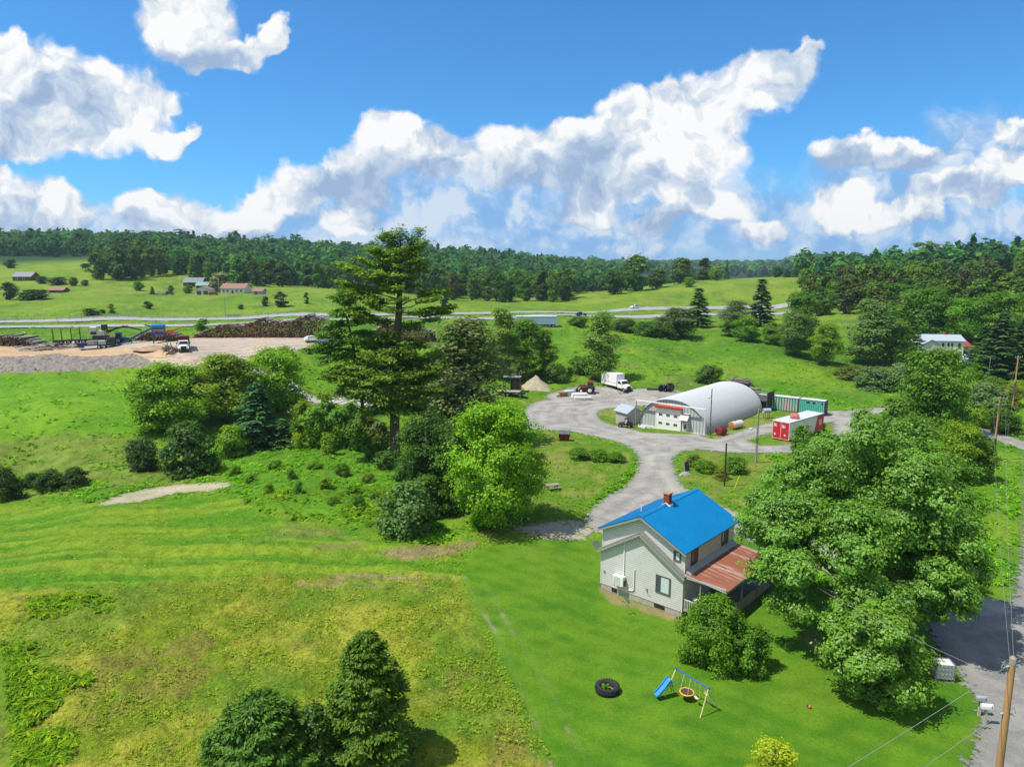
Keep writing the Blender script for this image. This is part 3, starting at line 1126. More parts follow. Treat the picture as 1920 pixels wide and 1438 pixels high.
def trunk_mb(rng, Hh, W, C, z0, r0, nl=10, lean=(0, 0), split=0.0):
    mb = MB()
    top = .72 * Hh
    pts = [Vector((lean[0] * t * t + rng.normal() * .01 * Hh * t, lean[1] * t * t + rng.normal() * .01 * Hh * t, t * top - .02 * Hh * (t == 0))) for t in np.linspace(0, 1, 7)]
    mb.tube(pts, [r0 * (1.25 if i == 0 else 1) * (1 - .8 * i / 6) for i in range(7)], 8)
    order = rng.permutation(len(C))[:nl]
    for i in order:
        c = Vector(C[i, :3])
        zz = max(min(c.z - .12 * Hh, top * .85), max(z0 * Hh * .8, .08 * Hh))
        k = zz / top
        b = pts[min(int(k * 6), 5)].lerp(pts[min(int(k * 6) + 1, 6)], k * 6 - int(k * 6))
        mid = b.lerp(c, .5) + Vector((0, 0, .03 * Hh))
        rb = r0 * (1 - .8 * k) * .5
        mb.tube([b, mid, c], [rb, rb * .6, rb * .2], 6)
    return mb


def make_tree(name, label, cat, seed, kind, Hh, W, z0, nclump, per, leaf, color, bark=None, r0=None, group=None, material=None, nl=10, **kw):
    root = thing(name, label, cat, (0, 0, 0), 0, group)
    V, F, v, C, cr = crown_arrays(seed, kind, Hh, W, z0, nclump, per, leaf, **kw)
    me = mesh_np('crown', V, F, material or M_LEAF, False, [('v', v)])
    c = link('crown' if 'shrub' not in name and 'bush' not in name else 'foliage', me, root)
    c.color = (*color, 1)
    rng = np.random.default_rng(seed + 999)
    mb = trunk_mb(rng, Hh, W, C, z0, r0 or .022 * Hh, nl)
    mb.build('trunk' if 'shrub' not in name and 'bush' not in name else 'stem', bark or M_BARK, root, smooth=True)
    return root


def conifer_arrays(seed, Hh, W, nb, per, leaf, droop=.18, z0=.06, power=.85, gap=0.0, clump=1.0):
    rng = np.random.default_rng(seed)
    P, N, U, v = [], [], [], []
    B = []
    for i in range(nb):
        t = z0 + (1 - z0) * (i + rng.uniform(0, 1)) / nb
        t = min(t, .985)
        a = i * 2.399 + rng.normal(0, .35)
        L = W / 2 * (1 - t) ** power * rng.uniform(.72, 1.12) + .02 * W
        bz = t * Hh
        dr = droop * L * rng.uniform(.4, 1.3)
        d = np.array([math.cos(a), math.sin(a), 0])
        B.append((bz, d, L, dr))
        n = max(4, int(per * (L / (W / 2)) ** 1.1 * clump))
        s = rng.uniform(.12 if L < .15 * W else .25, 1.0, n) ** .8
        side = rng.normal(0, .16, n) * L * (1.15 - s * .7) + rng.normal(0, .03 * W, n)
        perp = np.array([-d[1], d[0], 0])
        p = d * (s * L)[:, None] + perp * side[:, None]
        z = bz - dr * s ** 1.5 + .10 * L * s ** 3 + rng.normal(0, .012 * W, n)
        p[:, 2] = z
        P.append(p)
        nn = np.array([0, 0, 1.0]) + d * .45 + rng.normal(size=(n, 3)) * .38
        N.append(nn)
        U.append(np.tile(d + np.array([0, 0, .25]), (n, 1)) + perp * np.sign(side)[:, None] * .7)
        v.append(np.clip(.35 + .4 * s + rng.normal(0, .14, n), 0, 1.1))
    P, N, U, v = np.concatenate(P), nrm(np.concatenate(N)), np.concatenate(U), np.concatenate(v)
    V, F = quads(P, N, leaf * rng.uniform(.7, 1.3, len(P)), rng, .42, U)
    return V, F, np.repeat(v, 4), B


def make_conifer(name, label, cat, seed, Hh, W, nb, per, leaf, color, group=None, r0=None, **kw):
    root = thing(name, label, cat, (0, 0, 0), 0, group)
    V, F, v, B = conifer_arrays(seed, Hh, W, nb, per, leaf, **kw)
    c = link('crown', mesh_np('crown', V, F, M_NEEDLE, False, [('v', v)]), root)
    c.color = (*color, 1)
    mb = MB()
    r = r0 or .016 * Hh
    mb.tube([(0, 0, -.02 * Hh), (0, 0, .5 * Hh), (0, 0, .99 * Hh)], [r * 1.15, r * .65, .01], 8)
    for bz, d, L, dr in B[::2]:
        mb.tube([(0, 0, bz), tuple(d * L * .5 + np.array([0, 0, bz - dr * .3])), tuple(d * L * .9 + np.array([0, 0, bz - dr * .8]))], [r * .22, r * .14, .01], 4, caps=False)
    mb.build('trunk', M_BARK, root, smooth=True)
    return root


DK, DKB, MID, LT, YL, GRY, OLV = (.024, .064, .018), (.018, .062, .028), (.042, .125, .014), (.075, .200, .013), (0.24, .29, .018), (.060, .115, .078), (.036, .092, .030)
# prototypes are real trees: the first placement moves the prototype itself, later ones copy it
PROTO = {}


def proto(key, f):
    PROTO[key] = [f, None]


proto('roundA', lambda: make_tree('broadleaf_tree', '', 'tree', 11, 'round', 12, 10, .12, 80, 240, 0.2, LT))
proto('roundB', lambda: make_tree('broadleaf_tree', '', 'tree', 12, 'round', 12, 9, .08, 70, 240, 0.2, LT))
proto('ovalA', lambda: make_tree('broadleaf_tree', '', 'tree', 13, 'oval', 14, 9, .10, 80, 240, 0.2, LT))
proto('ovalB', lambda: make_tree('broadleaf_tree', '', 'tree', 14, 'vase', 14, 10, .12, 80, 230, 0.2, LT))
proto('tallA', lambda: make_tree('poplar_tree', '', 'tree', 15, 'tall', 15, 6, .06, 80, 190, 0.17, GRY, crr=(.16, .27), bark=M_BARKG))
proto('tallB', lambda: make_tree('poplar_tree', '', 'tree', 16, 'tall', 15, 7, .08, 85, 190, 0.17, GRY, crr=(.15, .25), bark=M_BARKG))
proto('shrubA', lambda: make_tree('shrub', '', 'shrub', 17, 'dome', 4, 5, .0, 60, 110, .15, OLV, r0=.05, crr=(.13, .22)))
proto('shrubB', lambda: make_tree('shrub', '', 'shrub', 18, 'dome', 4, 4.4, .0, 60, 110, .15, OLV, r0=.05, crr=(.13, .24)))
proto('thicket', lambda: make_tree('sapling_shrub', '', 'shrub', 19, 'vase', 5, 4.5, .0, 55, 70, .20, MID, r0=.04, crr=(.14, .26)))
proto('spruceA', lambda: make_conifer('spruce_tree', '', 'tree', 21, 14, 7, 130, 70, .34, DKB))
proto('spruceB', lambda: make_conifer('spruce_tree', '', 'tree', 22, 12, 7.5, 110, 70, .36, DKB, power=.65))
proto('farR', lambda: make_tree('broadleaf_tree', '', 'tree', 31, 'round', 14, 11, .08, 46, 45, .62, MID, nl=5))
proto('farR2', lambda: make_tree('broadleaf_tree', '', 'tree', 35, 'vase', 14, 11, .06, 46, 45, .62, MID, nl=5))
proto('farO', lambda: make_tree('broadleaf_tree', '', 'tree', 32, 'oval', 16, 9, .05, 46, 45, .62, MID, nl=5))
proto('farT', lambda: make_tree('poplar_tree', '', 'tree', 33, 'tall', 17, 6.5, .05, 46, 40, .55, GRY, nl=5, bark=M_BARKG))
proto('farS', lambda: make_conifer('spruce_tree', '', 'tree', 34, 15, 6.5, 70, 26, .75, DKB))
DIM = {'roundA': (12, 10), 'roundB': (12, 9), 'ovalA': (14, 9), 'ovalB': (14, 10), 'tallA': (15, 6), 'tallB': (15, 7), 'shrubA': (4, 5), 'shrubB': (4, 4.4), 'thicket': (5, 4.5),
       'spruceA': (14, 7), 'spruceB': (12, 7.5), 'farR': (14, 11), 'farR2': (14, 11), 'farO': (16, 9), 'farT': (17, 6.5), 'farS': (15, 6.5)}
_trng = random.Random(5)


def put_tree(key, loc, h, w, color, label, group=None, rz=None, name=None, cat=None):
    f, o = PROTO[key]
    dh, dw = DIM[key]
    w *= {'tallA': 1.35, 'tallB': 1.3, 'farT': 1.25, 'farS': 1.35, 'spruceA': 1.25}.get(key, 1.0)
    s = (w / dw, w / dw, h / dh)
    rz = _trng.uniform(0, 6.28) if rz is None else rz
    col = tuple(c * _trng.uniform(.9, 1.1) for c in color) + (1,)
    if o is None:
        o = f()
        PROTO[key][1] = o
        o.location, o.scale, o.rotation_euler = loc, s, (0, 0, rz)
        o['label'] = label
        if group:
            o['group'] = group
        for ch in o.children:
            if not ch.name.startswith(('trunk', 'stem')):
                ch.color = col
        r = o
    else:
        r = dup(o, loc, rz, s, label, None, col)
        if 'group' in r.keys():
            del r['group']
        if group:
            r['group'] = group
    if name:
        r.name = name
    if cat:
        r['category'] = cat
    return r


def tree_px(key, px, by, ty, w, color, label, group=None, Y=None, name=None, cat=None, sink=0.15):
    """base pixel, top row and pixel width give place and size"""
    p = hit(px, by) if Y is None else Vector((pray(px, by)[0] / pray(px, by)[1] * Y, Y, 0))
    p.z = h1(p.x, p.y)
    top = at_y(px, ty, p.y)[2]
    dep = p.y * math.cos(PITCH) + (CAMH - p.z) * math.sin(PITCH)
    return put_tree(key, (p.x, p.y, p.z - sink), max(top - p.z + sink, 1.0), w / FPX * dep, color, label, group, name=name, cat=cat)


T = tree_px
# --- left foreground and middle
T('roundB', 322, 806, 678, 150, (.074, .172, .012), 'leafy bright green tree at the left end of the clump below the log yard')
T('ovalA', 425, 792, 660, 150, (.082, .185, .013), 'light green tree with visible forked trunk behind the dark spruce clump')
T('roundA', 522, 772, 650, 130, (.085, .195, .013), 'round light green tree beside the narrow lane at the right of the clump')
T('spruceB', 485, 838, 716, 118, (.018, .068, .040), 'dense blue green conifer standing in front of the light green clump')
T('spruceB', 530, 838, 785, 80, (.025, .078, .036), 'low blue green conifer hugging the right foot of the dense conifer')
T('shrubB', 355, 888, 796, 104, (.032, .076, .026), 'large dark olive bush at the end of the hedge below the clump')
T('shrubA', 268, 880, 820, 66, (.032, .080, .026), 'smaller round olive bush left of the large dark bush')
T('shrubB', 436, 856, 800, 66, (.085, .175, .012), 'yellow green bush between the dark bush and the conifer')
T('thicket', 590, 838, 762, 70, (.060, .165, .014), 'sapling thicket of fresh green right of the blue green conifers')
T('thicket', 640, 838, 766, 70, (.048, .145, .018), 'sapling thicket of deeper green left of the tall pine trunk')
T('thicket', 560, 842, 812, 34, (.12, .21, .014), 'little yellow green sapling beside the low conifer')
T('thicket', 690, 832, 775, 60, (.085, .14, .035), 'pale green thicket just left of the tall pine trunk')
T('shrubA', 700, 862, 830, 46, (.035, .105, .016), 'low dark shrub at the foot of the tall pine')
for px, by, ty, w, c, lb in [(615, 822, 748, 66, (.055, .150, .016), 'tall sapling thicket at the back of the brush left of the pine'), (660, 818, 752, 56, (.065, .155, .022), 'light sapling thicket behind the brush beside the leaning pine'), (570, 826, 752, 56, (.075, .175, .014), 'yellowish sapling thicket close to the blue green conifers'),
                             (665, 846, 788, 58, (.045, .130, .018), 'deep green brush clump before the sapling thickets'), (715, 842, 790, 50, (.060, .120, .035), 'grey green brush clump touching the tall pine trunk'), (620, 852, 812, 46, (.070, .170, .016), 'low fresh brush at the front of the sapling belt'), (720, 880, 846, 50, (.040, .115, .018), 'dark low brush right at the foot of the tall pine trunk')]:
    T('thicket', px, by, ty, w, c, lb)
for i, (px, by, w) in enumerate([(470, 905, 30), (515, 880, 34), (545, 900, 26), (590, 880, 36), (610, 915, 30), (640, 890, 34), (660, 925, 34), (690, 905, 30), (560, 925, 26), (625, 945, 28), (505, 925, 24), (670, 950, 30), (700, 935, 26), (440, 890, 26)]):
    T('shrubA' if i % 2 else 'thicket', px, by, by - 15 - (i % 3) * 4, w, [(.060, .165, .016), (.075, .180, .018), (.050, .140, .018)][i % 3], 'small weed clump on the grassy knoll left of the tall pine', 'weed clumps on the grassy knoll', name='weed_bush')
for px, by, ty, w, lb in [(12, 938, 874, 62, 'dark green bush at the left frame edge in the hedge row'), (62, 915, 888, 44, 'small dark bush second from the left in the hedge row'),
                          (96, 918, 880, 60, 'broad dark bush in the middle of the hedge row'), (142, 912, 878, 56, 'dark bush at the right end of the hedge row')]:
    T('shrubA' if w > 58 else 'shrubB', px, by, ty, w, (.024, .062, .014), lb, 'dark bushes of the left hedge row')
T('shrubB', 766, 1000, 908, 112, (.054, .120, .054), 'rounded willow bush with pale shoot tips at the edge of the mown field', name='willow_bush')
# --- mass right of the pine
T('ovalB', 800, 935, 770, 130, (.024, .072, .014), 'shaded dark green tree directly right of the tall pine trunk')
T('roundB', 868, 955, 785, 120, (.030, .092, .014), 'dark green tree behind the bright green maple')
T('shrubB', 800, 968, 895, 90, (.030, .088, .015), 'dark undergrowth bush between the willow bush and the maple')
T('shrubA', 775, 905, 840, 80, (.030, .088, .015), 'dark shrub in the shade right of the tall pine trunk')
T('tallB', 875, 838, 590, 158, (.072, .116, .078), 'tall grey green aspen behind the tall pine', name='aspen_tree')
T('tallB', 845, 826, 640, 110, (.058, .102, .062), 'dimmer grey green aspen tucked between pine and tall aspen', name='aspen_tree')
T('tallA', 942, 710, 572, 62, (.088, .165, .058), 'slim pale poplar left of the sand pile', name='poplar_tree')
T('ovalA', 985, 708, 594, 84, (.068, .160, .020), 'full green poplar behind the sand pile', name='poplar_tree')
T('tallA', 1020, 706, 616, 46, (.078, .155, .030), 'smaller poplar at the right of the sand pile trees', name='poplar_tree')
T('tallB', 1126, 714, 580, 68, (.078, .165, .046), 'slim poplar beside the white box truck', name='poplar_tree')
T('shrubA', 1040, 716, 680, 50, (.050, .120, .018), 'shrub on the bank behind the red tractor')
T('shrubB', 1085, 700, 668, 40, (.050, .125, .018), 'shrub on the meadow bank left of the slim poplar')
T('thicket', 978, 716, 690, 36, (.055, .125, .018), 'thicket between flatbed trailer and sand pile')
T('shrubA', 1330, 718, 684, 56, (.040, .092, .024), 'round bush behind the arched metal building')
# --- bright maple
MAPLE_L = make_tree('maple_tree', 'bright yellow green maple with drooping limbs beside the parking area', 'tree', 41, 'round', 14.5, 12.5, .10, 130, 300, 0.18, (.088, .215, .012), r0=.26, crr=(.09, .16))
p = hit(930, 982)
MAPLE_L.location = p
low = make_tree('maple_tree', 'small drooping bright green maple in front of the tall bright maple', 'tree', 42, 'oval', 6.5, 4.2, .02, 40, 110, .22, (.092, .225, .012), r0=.10, crr=(.14, .24))
low.location = hit(918, 988)
# --- big silver maple by the house
BIG = thing('silver_maple_tree', 'huge spreading silver maple shading the porch side of the house', 'tree', at_z(1625, 1196, -.2))


def big_maple():
    Vs, Fs, vs = [], [], []
    off = 0
    mb = MB()
    rng = np.random.default_rng(77)
    lobes = [(-6.2, 1.0, 8.8, 6.6, 6.4), (-3.4, 5, 11.4, 6.6, 6), (-.2, 3, 14.6, 7.8, 7), (4.0, 4, 14.0, 7.6, 7), (6.2, 2, 11.2, 7.0, 6.6), (2, -1, 12.0, 8.0, 7), (-3, -2.4, 9.0, 7.6, 6.4), (5.0, -2.0, 8.4, 6.4, 5.6),
             (-7.4, -2.6, 6.2, 5.8, 4.6), (-2.6, -4.6, 5.2, 6.4, 4.4), (2.6, -3.6, 6.2, 5.6, 4.8), (1.4, 1.2, 7.8, 7.0, 5.4), (4.6, 1.2, 8.6, 6.0, 5), (-7.0, 3.4, 8.8, 4.8, 4.6), (0, 7.5, 12, 7, 6), (5.6, 6.2, 10.4, 6.4, 6), (-5.6, 6.2, 8.2, 6.4, 5), (7.8, 4.4, 9.2, 4.6, 4.6)]
    fork = Vector((0, 0, 2.4))
    mb.tube([(0, 0, -.4), (0, 0, 1.2), fork], [.85, .62, .55], 12)
    for i, (x, y, z, W, Hh) in enumerate(lobes):
        V, F, v, C, cr = crown_arrays(300 + i, 'round', Hh, W, 0, 38, 460, .135, crr=(.11, .22), inner=.3)
        V = V + np.array([x, y, z - Hh / 2])
        Vs.append(V)
        Fs.append(F + off)
        vs.append(v + rng.normal(0, .06))
        off += len(V)
        c = Vector((x, y, z))
        a = fork.lerp(c, .35) + Vector((rng.normal() * .4, rng.normal() * .4, .3))
        b = fork.lerp(c, .72) + Vector((rng.normal() * .4, rng.normal() * .4, .5))
        r = .34 if z > 8 else .22
        mb.tube([fork - Vector((0, 0, .5)), a, b, c], [r, r * .75, r * .5, r * .2], 8)
        for k in range(4):
            e = Vector(C[k, :3]) + Vector((x, y, z - Hh / 2))
            mb.tube([b, b.lerp(e, .5) + Vector((0, 0, .2)), e], [r * .3, r * .2, .02], 5, caps=False)
    c = link('crown', mesh_np('crown', np.concatenate(Vs), np.concatenate(Fs), M_LEAFG, False, [('v', np.concatenate(vs))]), BIG)
    c.color = (.068, .172, .034, 1)
    mb.build('trunk', M_BARKG, BIG, smooth=True)


big_maple()
sm = make_tree('silver_maple_tree', 'smaller silver maple on the lawn in front of the huge spreading one', 'tree', 43, 'round', 7.4, 6.6, .06, 80, 400, .13, (.074, .180, .030), r0=.12, crr=(.10, .17), material=M_LEAFG, bark=M_BARKG)
sm.location = hit(1634, 1318)
# --- foreground evergreens and shrubs
sp1 = make_conifer('spruce_tree', 'pointed spruce with a bare leader at the bottom edge of the rough field', 'tree', 51, 8.6, 6.4, 210, 300, .135, (.032, .080, .012), power=.50, droop=.10, r0=.12)
sp1.location = hit(694, 1436)
sp2 = make_conifer('spruce_tree', 'broad blue green spruce at the bottom edge left of the pointed spruce', 'tree', 52, 6.0, 7.4, 180, 300, .135, (.028, .080, .018), power=.42, droop=.02, r0=.10)
sp2.location = at_z(492, 1490, 0)
db = make_tree('hardwood_shrub', 'dark leafy hardwood shrub squeezed between the two foreground spruces', 'shrub', 53, 'dome', 4.6, 3.4, 0, 50, 220, .10, (.030, .080, .018), r0=.05)
db.location = at_z(596, 1462, 0)
yb = make_tree('golden_shrub', 'golden yellow leaved shrub at the bottom edge of the lawn', 'shrub', 54, 'dome', 3.3, 3.3, 0, 45, 190, .09, (.165, .25, .02), r0=.04, crr=(.13, .22))
yb.location = at_z(1443, 1486, 0)
hb = make_tree('arborvitae_bush', 'large rounded evergreen bush covering the porch corner of the house', 'shrub', 55, 'dome', 5.2, 5.4, 0, 130, 260, .105, (.052, .140, .013), r0=.08, crr=(.10, .16), flat=1.0)
hb.location = hit(1334, 1238)
hb2 = make_tree('arborvitae_bush', 'lower evergreen bush joined to the right of the large rounded bush', 'shrub', 56, 'dome', 3.3, 4.0, 0, 80, 240, .105, (.042, .120, .012), r0=.06, crr=(.11, .17), flat=1.0)
hb2.location = hit(1398, 1248)
# --- right middle
T('roundA', 1752, 815, 652, 140, (.050, .128, .018), 'full green tree in front of the pale house on the right')
T('roundB', 1792, 900, 790, 92, (.080, .190, .013), 'light green tree just behind the huge silver maple')
T('shrubB', 1838, 900, 830, 60, (.052, .130, .016), 'leafy bush at the foot of the utility pole by the road bend')
T('thicket', 1668, 830, 745, 60, (.055, .125, .026), 'slim sapling thicket above the far crown of the huge maple')
T('thicket', 1499, 860, 796, 46, (.060, .145, .020), 'young tree beside the red ended trailer box')
T('shrubA', 1530, 806, 784, 34, (.030, .085, .016), 'low dark bush at the far end of the red ended trailer box')
T('spruceA', 1868, 712, 586, 86, (.015, .046, .026), 'dark spruce with bare lower boughs right of the blue tarp')
T('spruceA', 1912, 708, 596, 80, (.017, .046, .022), 'dark spruce at the right frame edge')
T('spruceA', 1840, 690, 612, 60, (.022, .058, .028), 'slender dark spruce left of the two big dark spruces')
for i, (px, by, ty, w, c) in enumerate([(1640, 730, 690, 80, (.062, .12, .07)), (1600, 712, 684, 60, (.06, .11, .03)), (1690, 730, 684, 80, (.072, .13, .085)), (1860, 742, 706, 60, (.06, .115, .026)),
                                        (1845, 765, 720, 70, (.07, .125, .09)), (1890, 760, 720, 60, (.075, .14, .02)), (1870, 790, 748, 70, (.06, .12, .03)), (1830, 800, 765, 50, (.085, .19, .012)), (1880, 812, 775, 60, (.03, .085, .018)), (1905, 740, 712, 50, (.10, .19, .016)),
                                        (1580, 705, 690, 40, (.055, .12, .02)), (1725, 745, 700, 60, (.07, .12, .035))]):
    lb = ['grey green willow scrub left of the full green tree', 'small scrub bush at the meadow edge', 'silvery willow scrub behind the full green tree', 'round green bush below the dark spruces', 'silvery grey bush in the roadside scrub', 'green bush near the leaning brace pole',
          'mid green bush in the roadside scrub above the bend', 'bright yellow green bush left of the road bend scrub', 'dark bush at the corner of the road bend', 'bright bush at the right frame edge below the spruce', 'tiny bush out on the meadow edge', 'grey green scrub left of the bright bush'][i]
    T('shrubA' if i % 2 else 'shrubB', px, by, ty, w, c, lb)
# --- between meadow and highway on the right
T('farS', 1308, 614, 540, 52, (.022, .070, .026), 'dark pine standing alone in front of the highway', name='pine_tree')
T('tallB', 1268, 632, 576, 76, (.060, .120, .068), 'grey green scrub tree left of the lone dark pine', name='scrub_tree')
for px, by, ty, w, lb in [(1215, 630, 602, 62, 'dark bush row piece left of the grey green scrub tree'), (1170, 622, 597, 52, 'bush right of the slim poplar below the highway'), (1250, 634, 606, 50, 'bush touching the grey green scrub tree'), (1085, 612, 594, 46, 'bush below the highway near the blue trailer')]:
    T('shrubA', px, by, ty, w, (.032, .088, .018), lb)
T('farS', 1425, 612, 523, 50, (.016, .050, .030), 'blue black spruce with a pointed top by the highway')
T('tallB', 1378, 630, 562, 58, (.062, .124, .068), 'grey green tree left of the blue black spruce', name='scrub_tree')
T('roundA', 1398, 640, 592, 52, (.070, .170, .016), 'light green round tree before the blue black spruce')
T('roundB', 1450, 646, 604, 44, (.062, .150, .016), 'small round green tree right of the blue black spruce')
T('ovalA', 1547, 684, 604, 58, (.085, .180, .014), 'yellow green tree at the front of the wooded slope')
T('roundB', 1497, 652, 545, 70, (.040, .120, .018), 'full green tree at the left corner of the wooded slope')
T('ovalB', 1490, 668, 582, 88, (.055, .120, .056), 'grey green tree before the wooded slope corner')
T('tallB', 1630, 682, 560, 90, (.075, .142, .068), 'feathery grey green tree in the middle of the wooded slope')
T('ovalA', 1672, 682, 595, 70, (.062, .145, .018), 'green tree left of the pale house')
T('spruceA', 1702, 672, 590, 54, (.026, .070, .024), 'dark conifer right against the pale house')
T('roundA', 1735, 632, 540, 110, (.045, .135, .016), 'broad deep green tree above the pale house')
T('roundA', 1800, 640, 560, 90, (.062, .165, .016), 'fresh green tree above the red roofed house')
T('roundB', 1868, 640, 545, 90, (.055, .140, .016), 'green tree behind the dark spruces')
# --- hill beyond the highway
T('farR2', 1192, 546, 476, 64, (.036, .090, .018), 'large dark round tree on the hill crest behind the highway')
T('farR', 1276, 532, 484, 46, (.045, .105, .020), 'large tree on the crest right of the dark round tree')
T('farT', 1318, 526, 480, 30, (.040, .085, .022), 'tall narrow tree on the hill crest skyline')
T('farR', 1290, 538, 520, 26, (.070, .170, .015), 'small bright tree under the crest trees')
T('farR2', 1342, 526, 498, 30, (.080, .170, .018), 'pale green tree right of the tall narrow crest tree')
T('farS', 1362, 524, 494, 12, (.030, .085, .018), 'little pointed conifer among the crest trees')
T('farR', 1232, 540, 505, 40, (.036, .088, .018), 'tree between the two large crest trees')
T('farR', 1150, 552, 508, 44, (.030, .075, .018), 'dark tree left of the large dark round crest tree')
for i, (px, w, ty) in enumerate([(1405, 16, 505), (1432, 22, 498), (1455, 26, 500), (1476, 16, 506), (1492, 14, 506), (1506, 16, 505)]):
    T('farS' if i in (0, 1, 3, 4) else 'farR', px, 520, ty, w, (.026, .070, .022), 'small dark tree in the skyline row on the hill crest', 'skyline row of small trees on the hill crest')
for px, by, ty, w, lb in [(1085, 860, 838, 44, 'low leafy weed bush on the verge below the dumpster'), (1120, 862, 842, 52, 'broad weed bush in the middle of the verge inside the drive bend'), (1155, 866, 848, 40, 'weed bush at the tip of the verge inside the drive bend'),
                          (1322, 884, 862, 50, 'weed bush on the verge left of the dark cut off post'), (1352, 898, 878, 34, 'small weed bush at the foot of the dark cut off post'), (1378, 886, 856, 50, 'weed bush right of the dark cut off post'), (1300, 872, 852, 34, 'brownish weed bush near the grey boulder')]:
    T('shrubA' if w > 42 else 'shrubB', px, by, ty, w, (.058, .140, .016) if w != 34 else (.075, .125, .02), lb, name='weed_bush')
# --- far left fields
for key, px, by, ty, w, c, lb in [
    ('farR', 64, 562, 543, 64, DK, 'dark bush clump below the long low shed'), ('farR2', 18, 562, 528, 34, DK, 'dark tree at the left frame edge by the grey barn'),
    ('farR', 78, 532, 518, 28, DK, 'bush right of the grey barn'), ('farR2', 110, 534, 519, 46, (.03, .075, .02), 'hedge tree right of the grey barn'), ('farR', 138, 536, 520, 20, (.03, .075, .02), 'last tree of the hedge right of the grey barn'),
    ('farR', 160, 536, 525, 16, (.03, .075, .02), 'single small bush in the hill field'), ('farS', 286, 552, 537, 10, DK, 'small dark cone shaped tree at the farm lane'), ('farR', 277, 579, 565, 20, (.025, .07, .016), 'lone dark round bush on the slope above the highway'),
    ('farR2', 192, 588, 580, 14, DK, 'lone dark shrub in the field hollow'), ('farR', 170, 592, 578, 34, (.06, .11, .03), 'pale scrub patch in the field hollow'), ('farT', 210, 588, 568, 14, (.10, .15, .04), 'thin pale sapling in the field hollow'),
    ('farR2', 380, 622, 597, 34, (.06, .15, .016), 'round green bush behind the long log pile'), ('farR', 452, 580, 571, 12, DK, 'little bush on the slope right of the single field pole'),
    ('farR', 22, 503, 486, 26, DK, 'dark round tree in the upper hill field'), ('farR2', 180, 491, 480, 16, DK, 'small round tree at the top of the hill field'), ('farR', 160, 502, 494, 22, DK, 'low bush in the upper hill field'),
    ('farT', 528, 575, 544, 26, (.055, .09, .03), 'bare branched scrub tree on the green dome'), ('farR', 498, 574, 556, 14, DK, 'small dark tree left of the bare branched scrub tree'), ('farT', 575, 570, 546, 10, (.05, .1, .02), 'thin young tree on the green dome'),
    ('farR', 415, 548, 512, 44, (.11, .15, .16), 'silvery grey willow behind the farmhouse garage'), ('farR', 258, 545, 528, 24, MID, 'round orchard tree on the farm lawn'), ('farR', 320, 548, 535, 14, MID, 'small apple tree before the green roofed barn'), ('farR', 354, 550, 534, 20, MID, 'round tree in front of the green roofed barn'),
    ('farR', 560, 620, 600, 16, MID, 'small bush hidden behind the long log pile'), ('farR', 832, 575, 545, 20, DK, 'small dark tree by the highway left of the wood edge'), ('farR2', 978, 560, 535, 16, (.05, .12, .02), 'small round green tree in front of the dark wood edge')]:
    T(key, px, by, ty, w, c, lb)


# --- wood edges: individual trees, several rows deep
def scatter(px0, px1, Y0, Y1, n, seed, hh, ww, cols, keys, label, group, mind=6.0, avoid=None, topf=None):
    rng = random.Random(seed)
    pts = []
    tries = 0
    while len(pts) < n and tries < 6000:
        tries += 1
        px, Y = rng.uniform(px0, px1), rng.uniform(Y0, Y1)
        if avoid and avoid(px, Y):
            continue
        x = (px - 960) / FPX * Y
        if any((x - a) ** 2 + (Y - b) ** 2 < mind ** 2 for a, b in pts):
            continue
        pts.append((x, Y))
        k = rng.choice(keys)
        h, w = rng.uniform(*hh), rng.uniform(*ww)
        if k == 'farS':
            w *= .65
        if k == 'farT':
            w *= .75
        c = rng.choice(cols)
        kindw = {'farS': 'conifer', 'farT': 'slender tree'}.get(k, 'broadleaf tree')
        put_tree(k, (x, Y, h1(x, Y) - .3), h, w, c, label % kindw, group)


scatter(782, 1068, 398, 470, 46, 3, (13, 20), (8, 12), [DK, (.030, .075, .018), (.045, .075, .03), (.05, .12, .016)], ['farR', 'farO', 'farT', 'farR2'], '%s of the dark wood edge behind the tall pine', 'trees of the wood edge behind the highway', 6.5,
        avoid=lambda px, Y: Y < 398 + (1068 - px) * 0.05)
scatter(190, 342, 430, 540, 34, 4, (14, 22), (9, 14), [DK, (.030, .078, .020), (.045, .1, .02)], ['farR', 'farO', 'farR2'], '%s of the dark grove in the left hill field', 'trees of the grove in the left hill field', 6.5, avoid=lambda px, Y: Y < 430 + max(0, px - 260) * .9)
scatter(335, 780, 440, 500, 60, 6, (12, 18), (8, 13), [DK, (.030, .080, .018), (.042, .115, .016)], ['farR', 'farO', 'farR2', 'farS'], '%s of the dark belt behind the farmhouse', 'trees of the belt behind the farmhouse', 6.0)
scatter(1500, 2040, 268, 420, 92, 7, (12, 17), (8.5, 12), [(.036, .088, .018), (.045, .080, .028), (.045, .115, .018), (.055, .130, .018), (.04, .065, .026)], ['farR', 'farO', 'farT', 'farR2'], '%s packed in the wooded slope on the right', 'trees packed in the wooded slope on the right', 6.2,
        avoid=lambda px, Y: Y < 268 + (1570 - px) * .8)


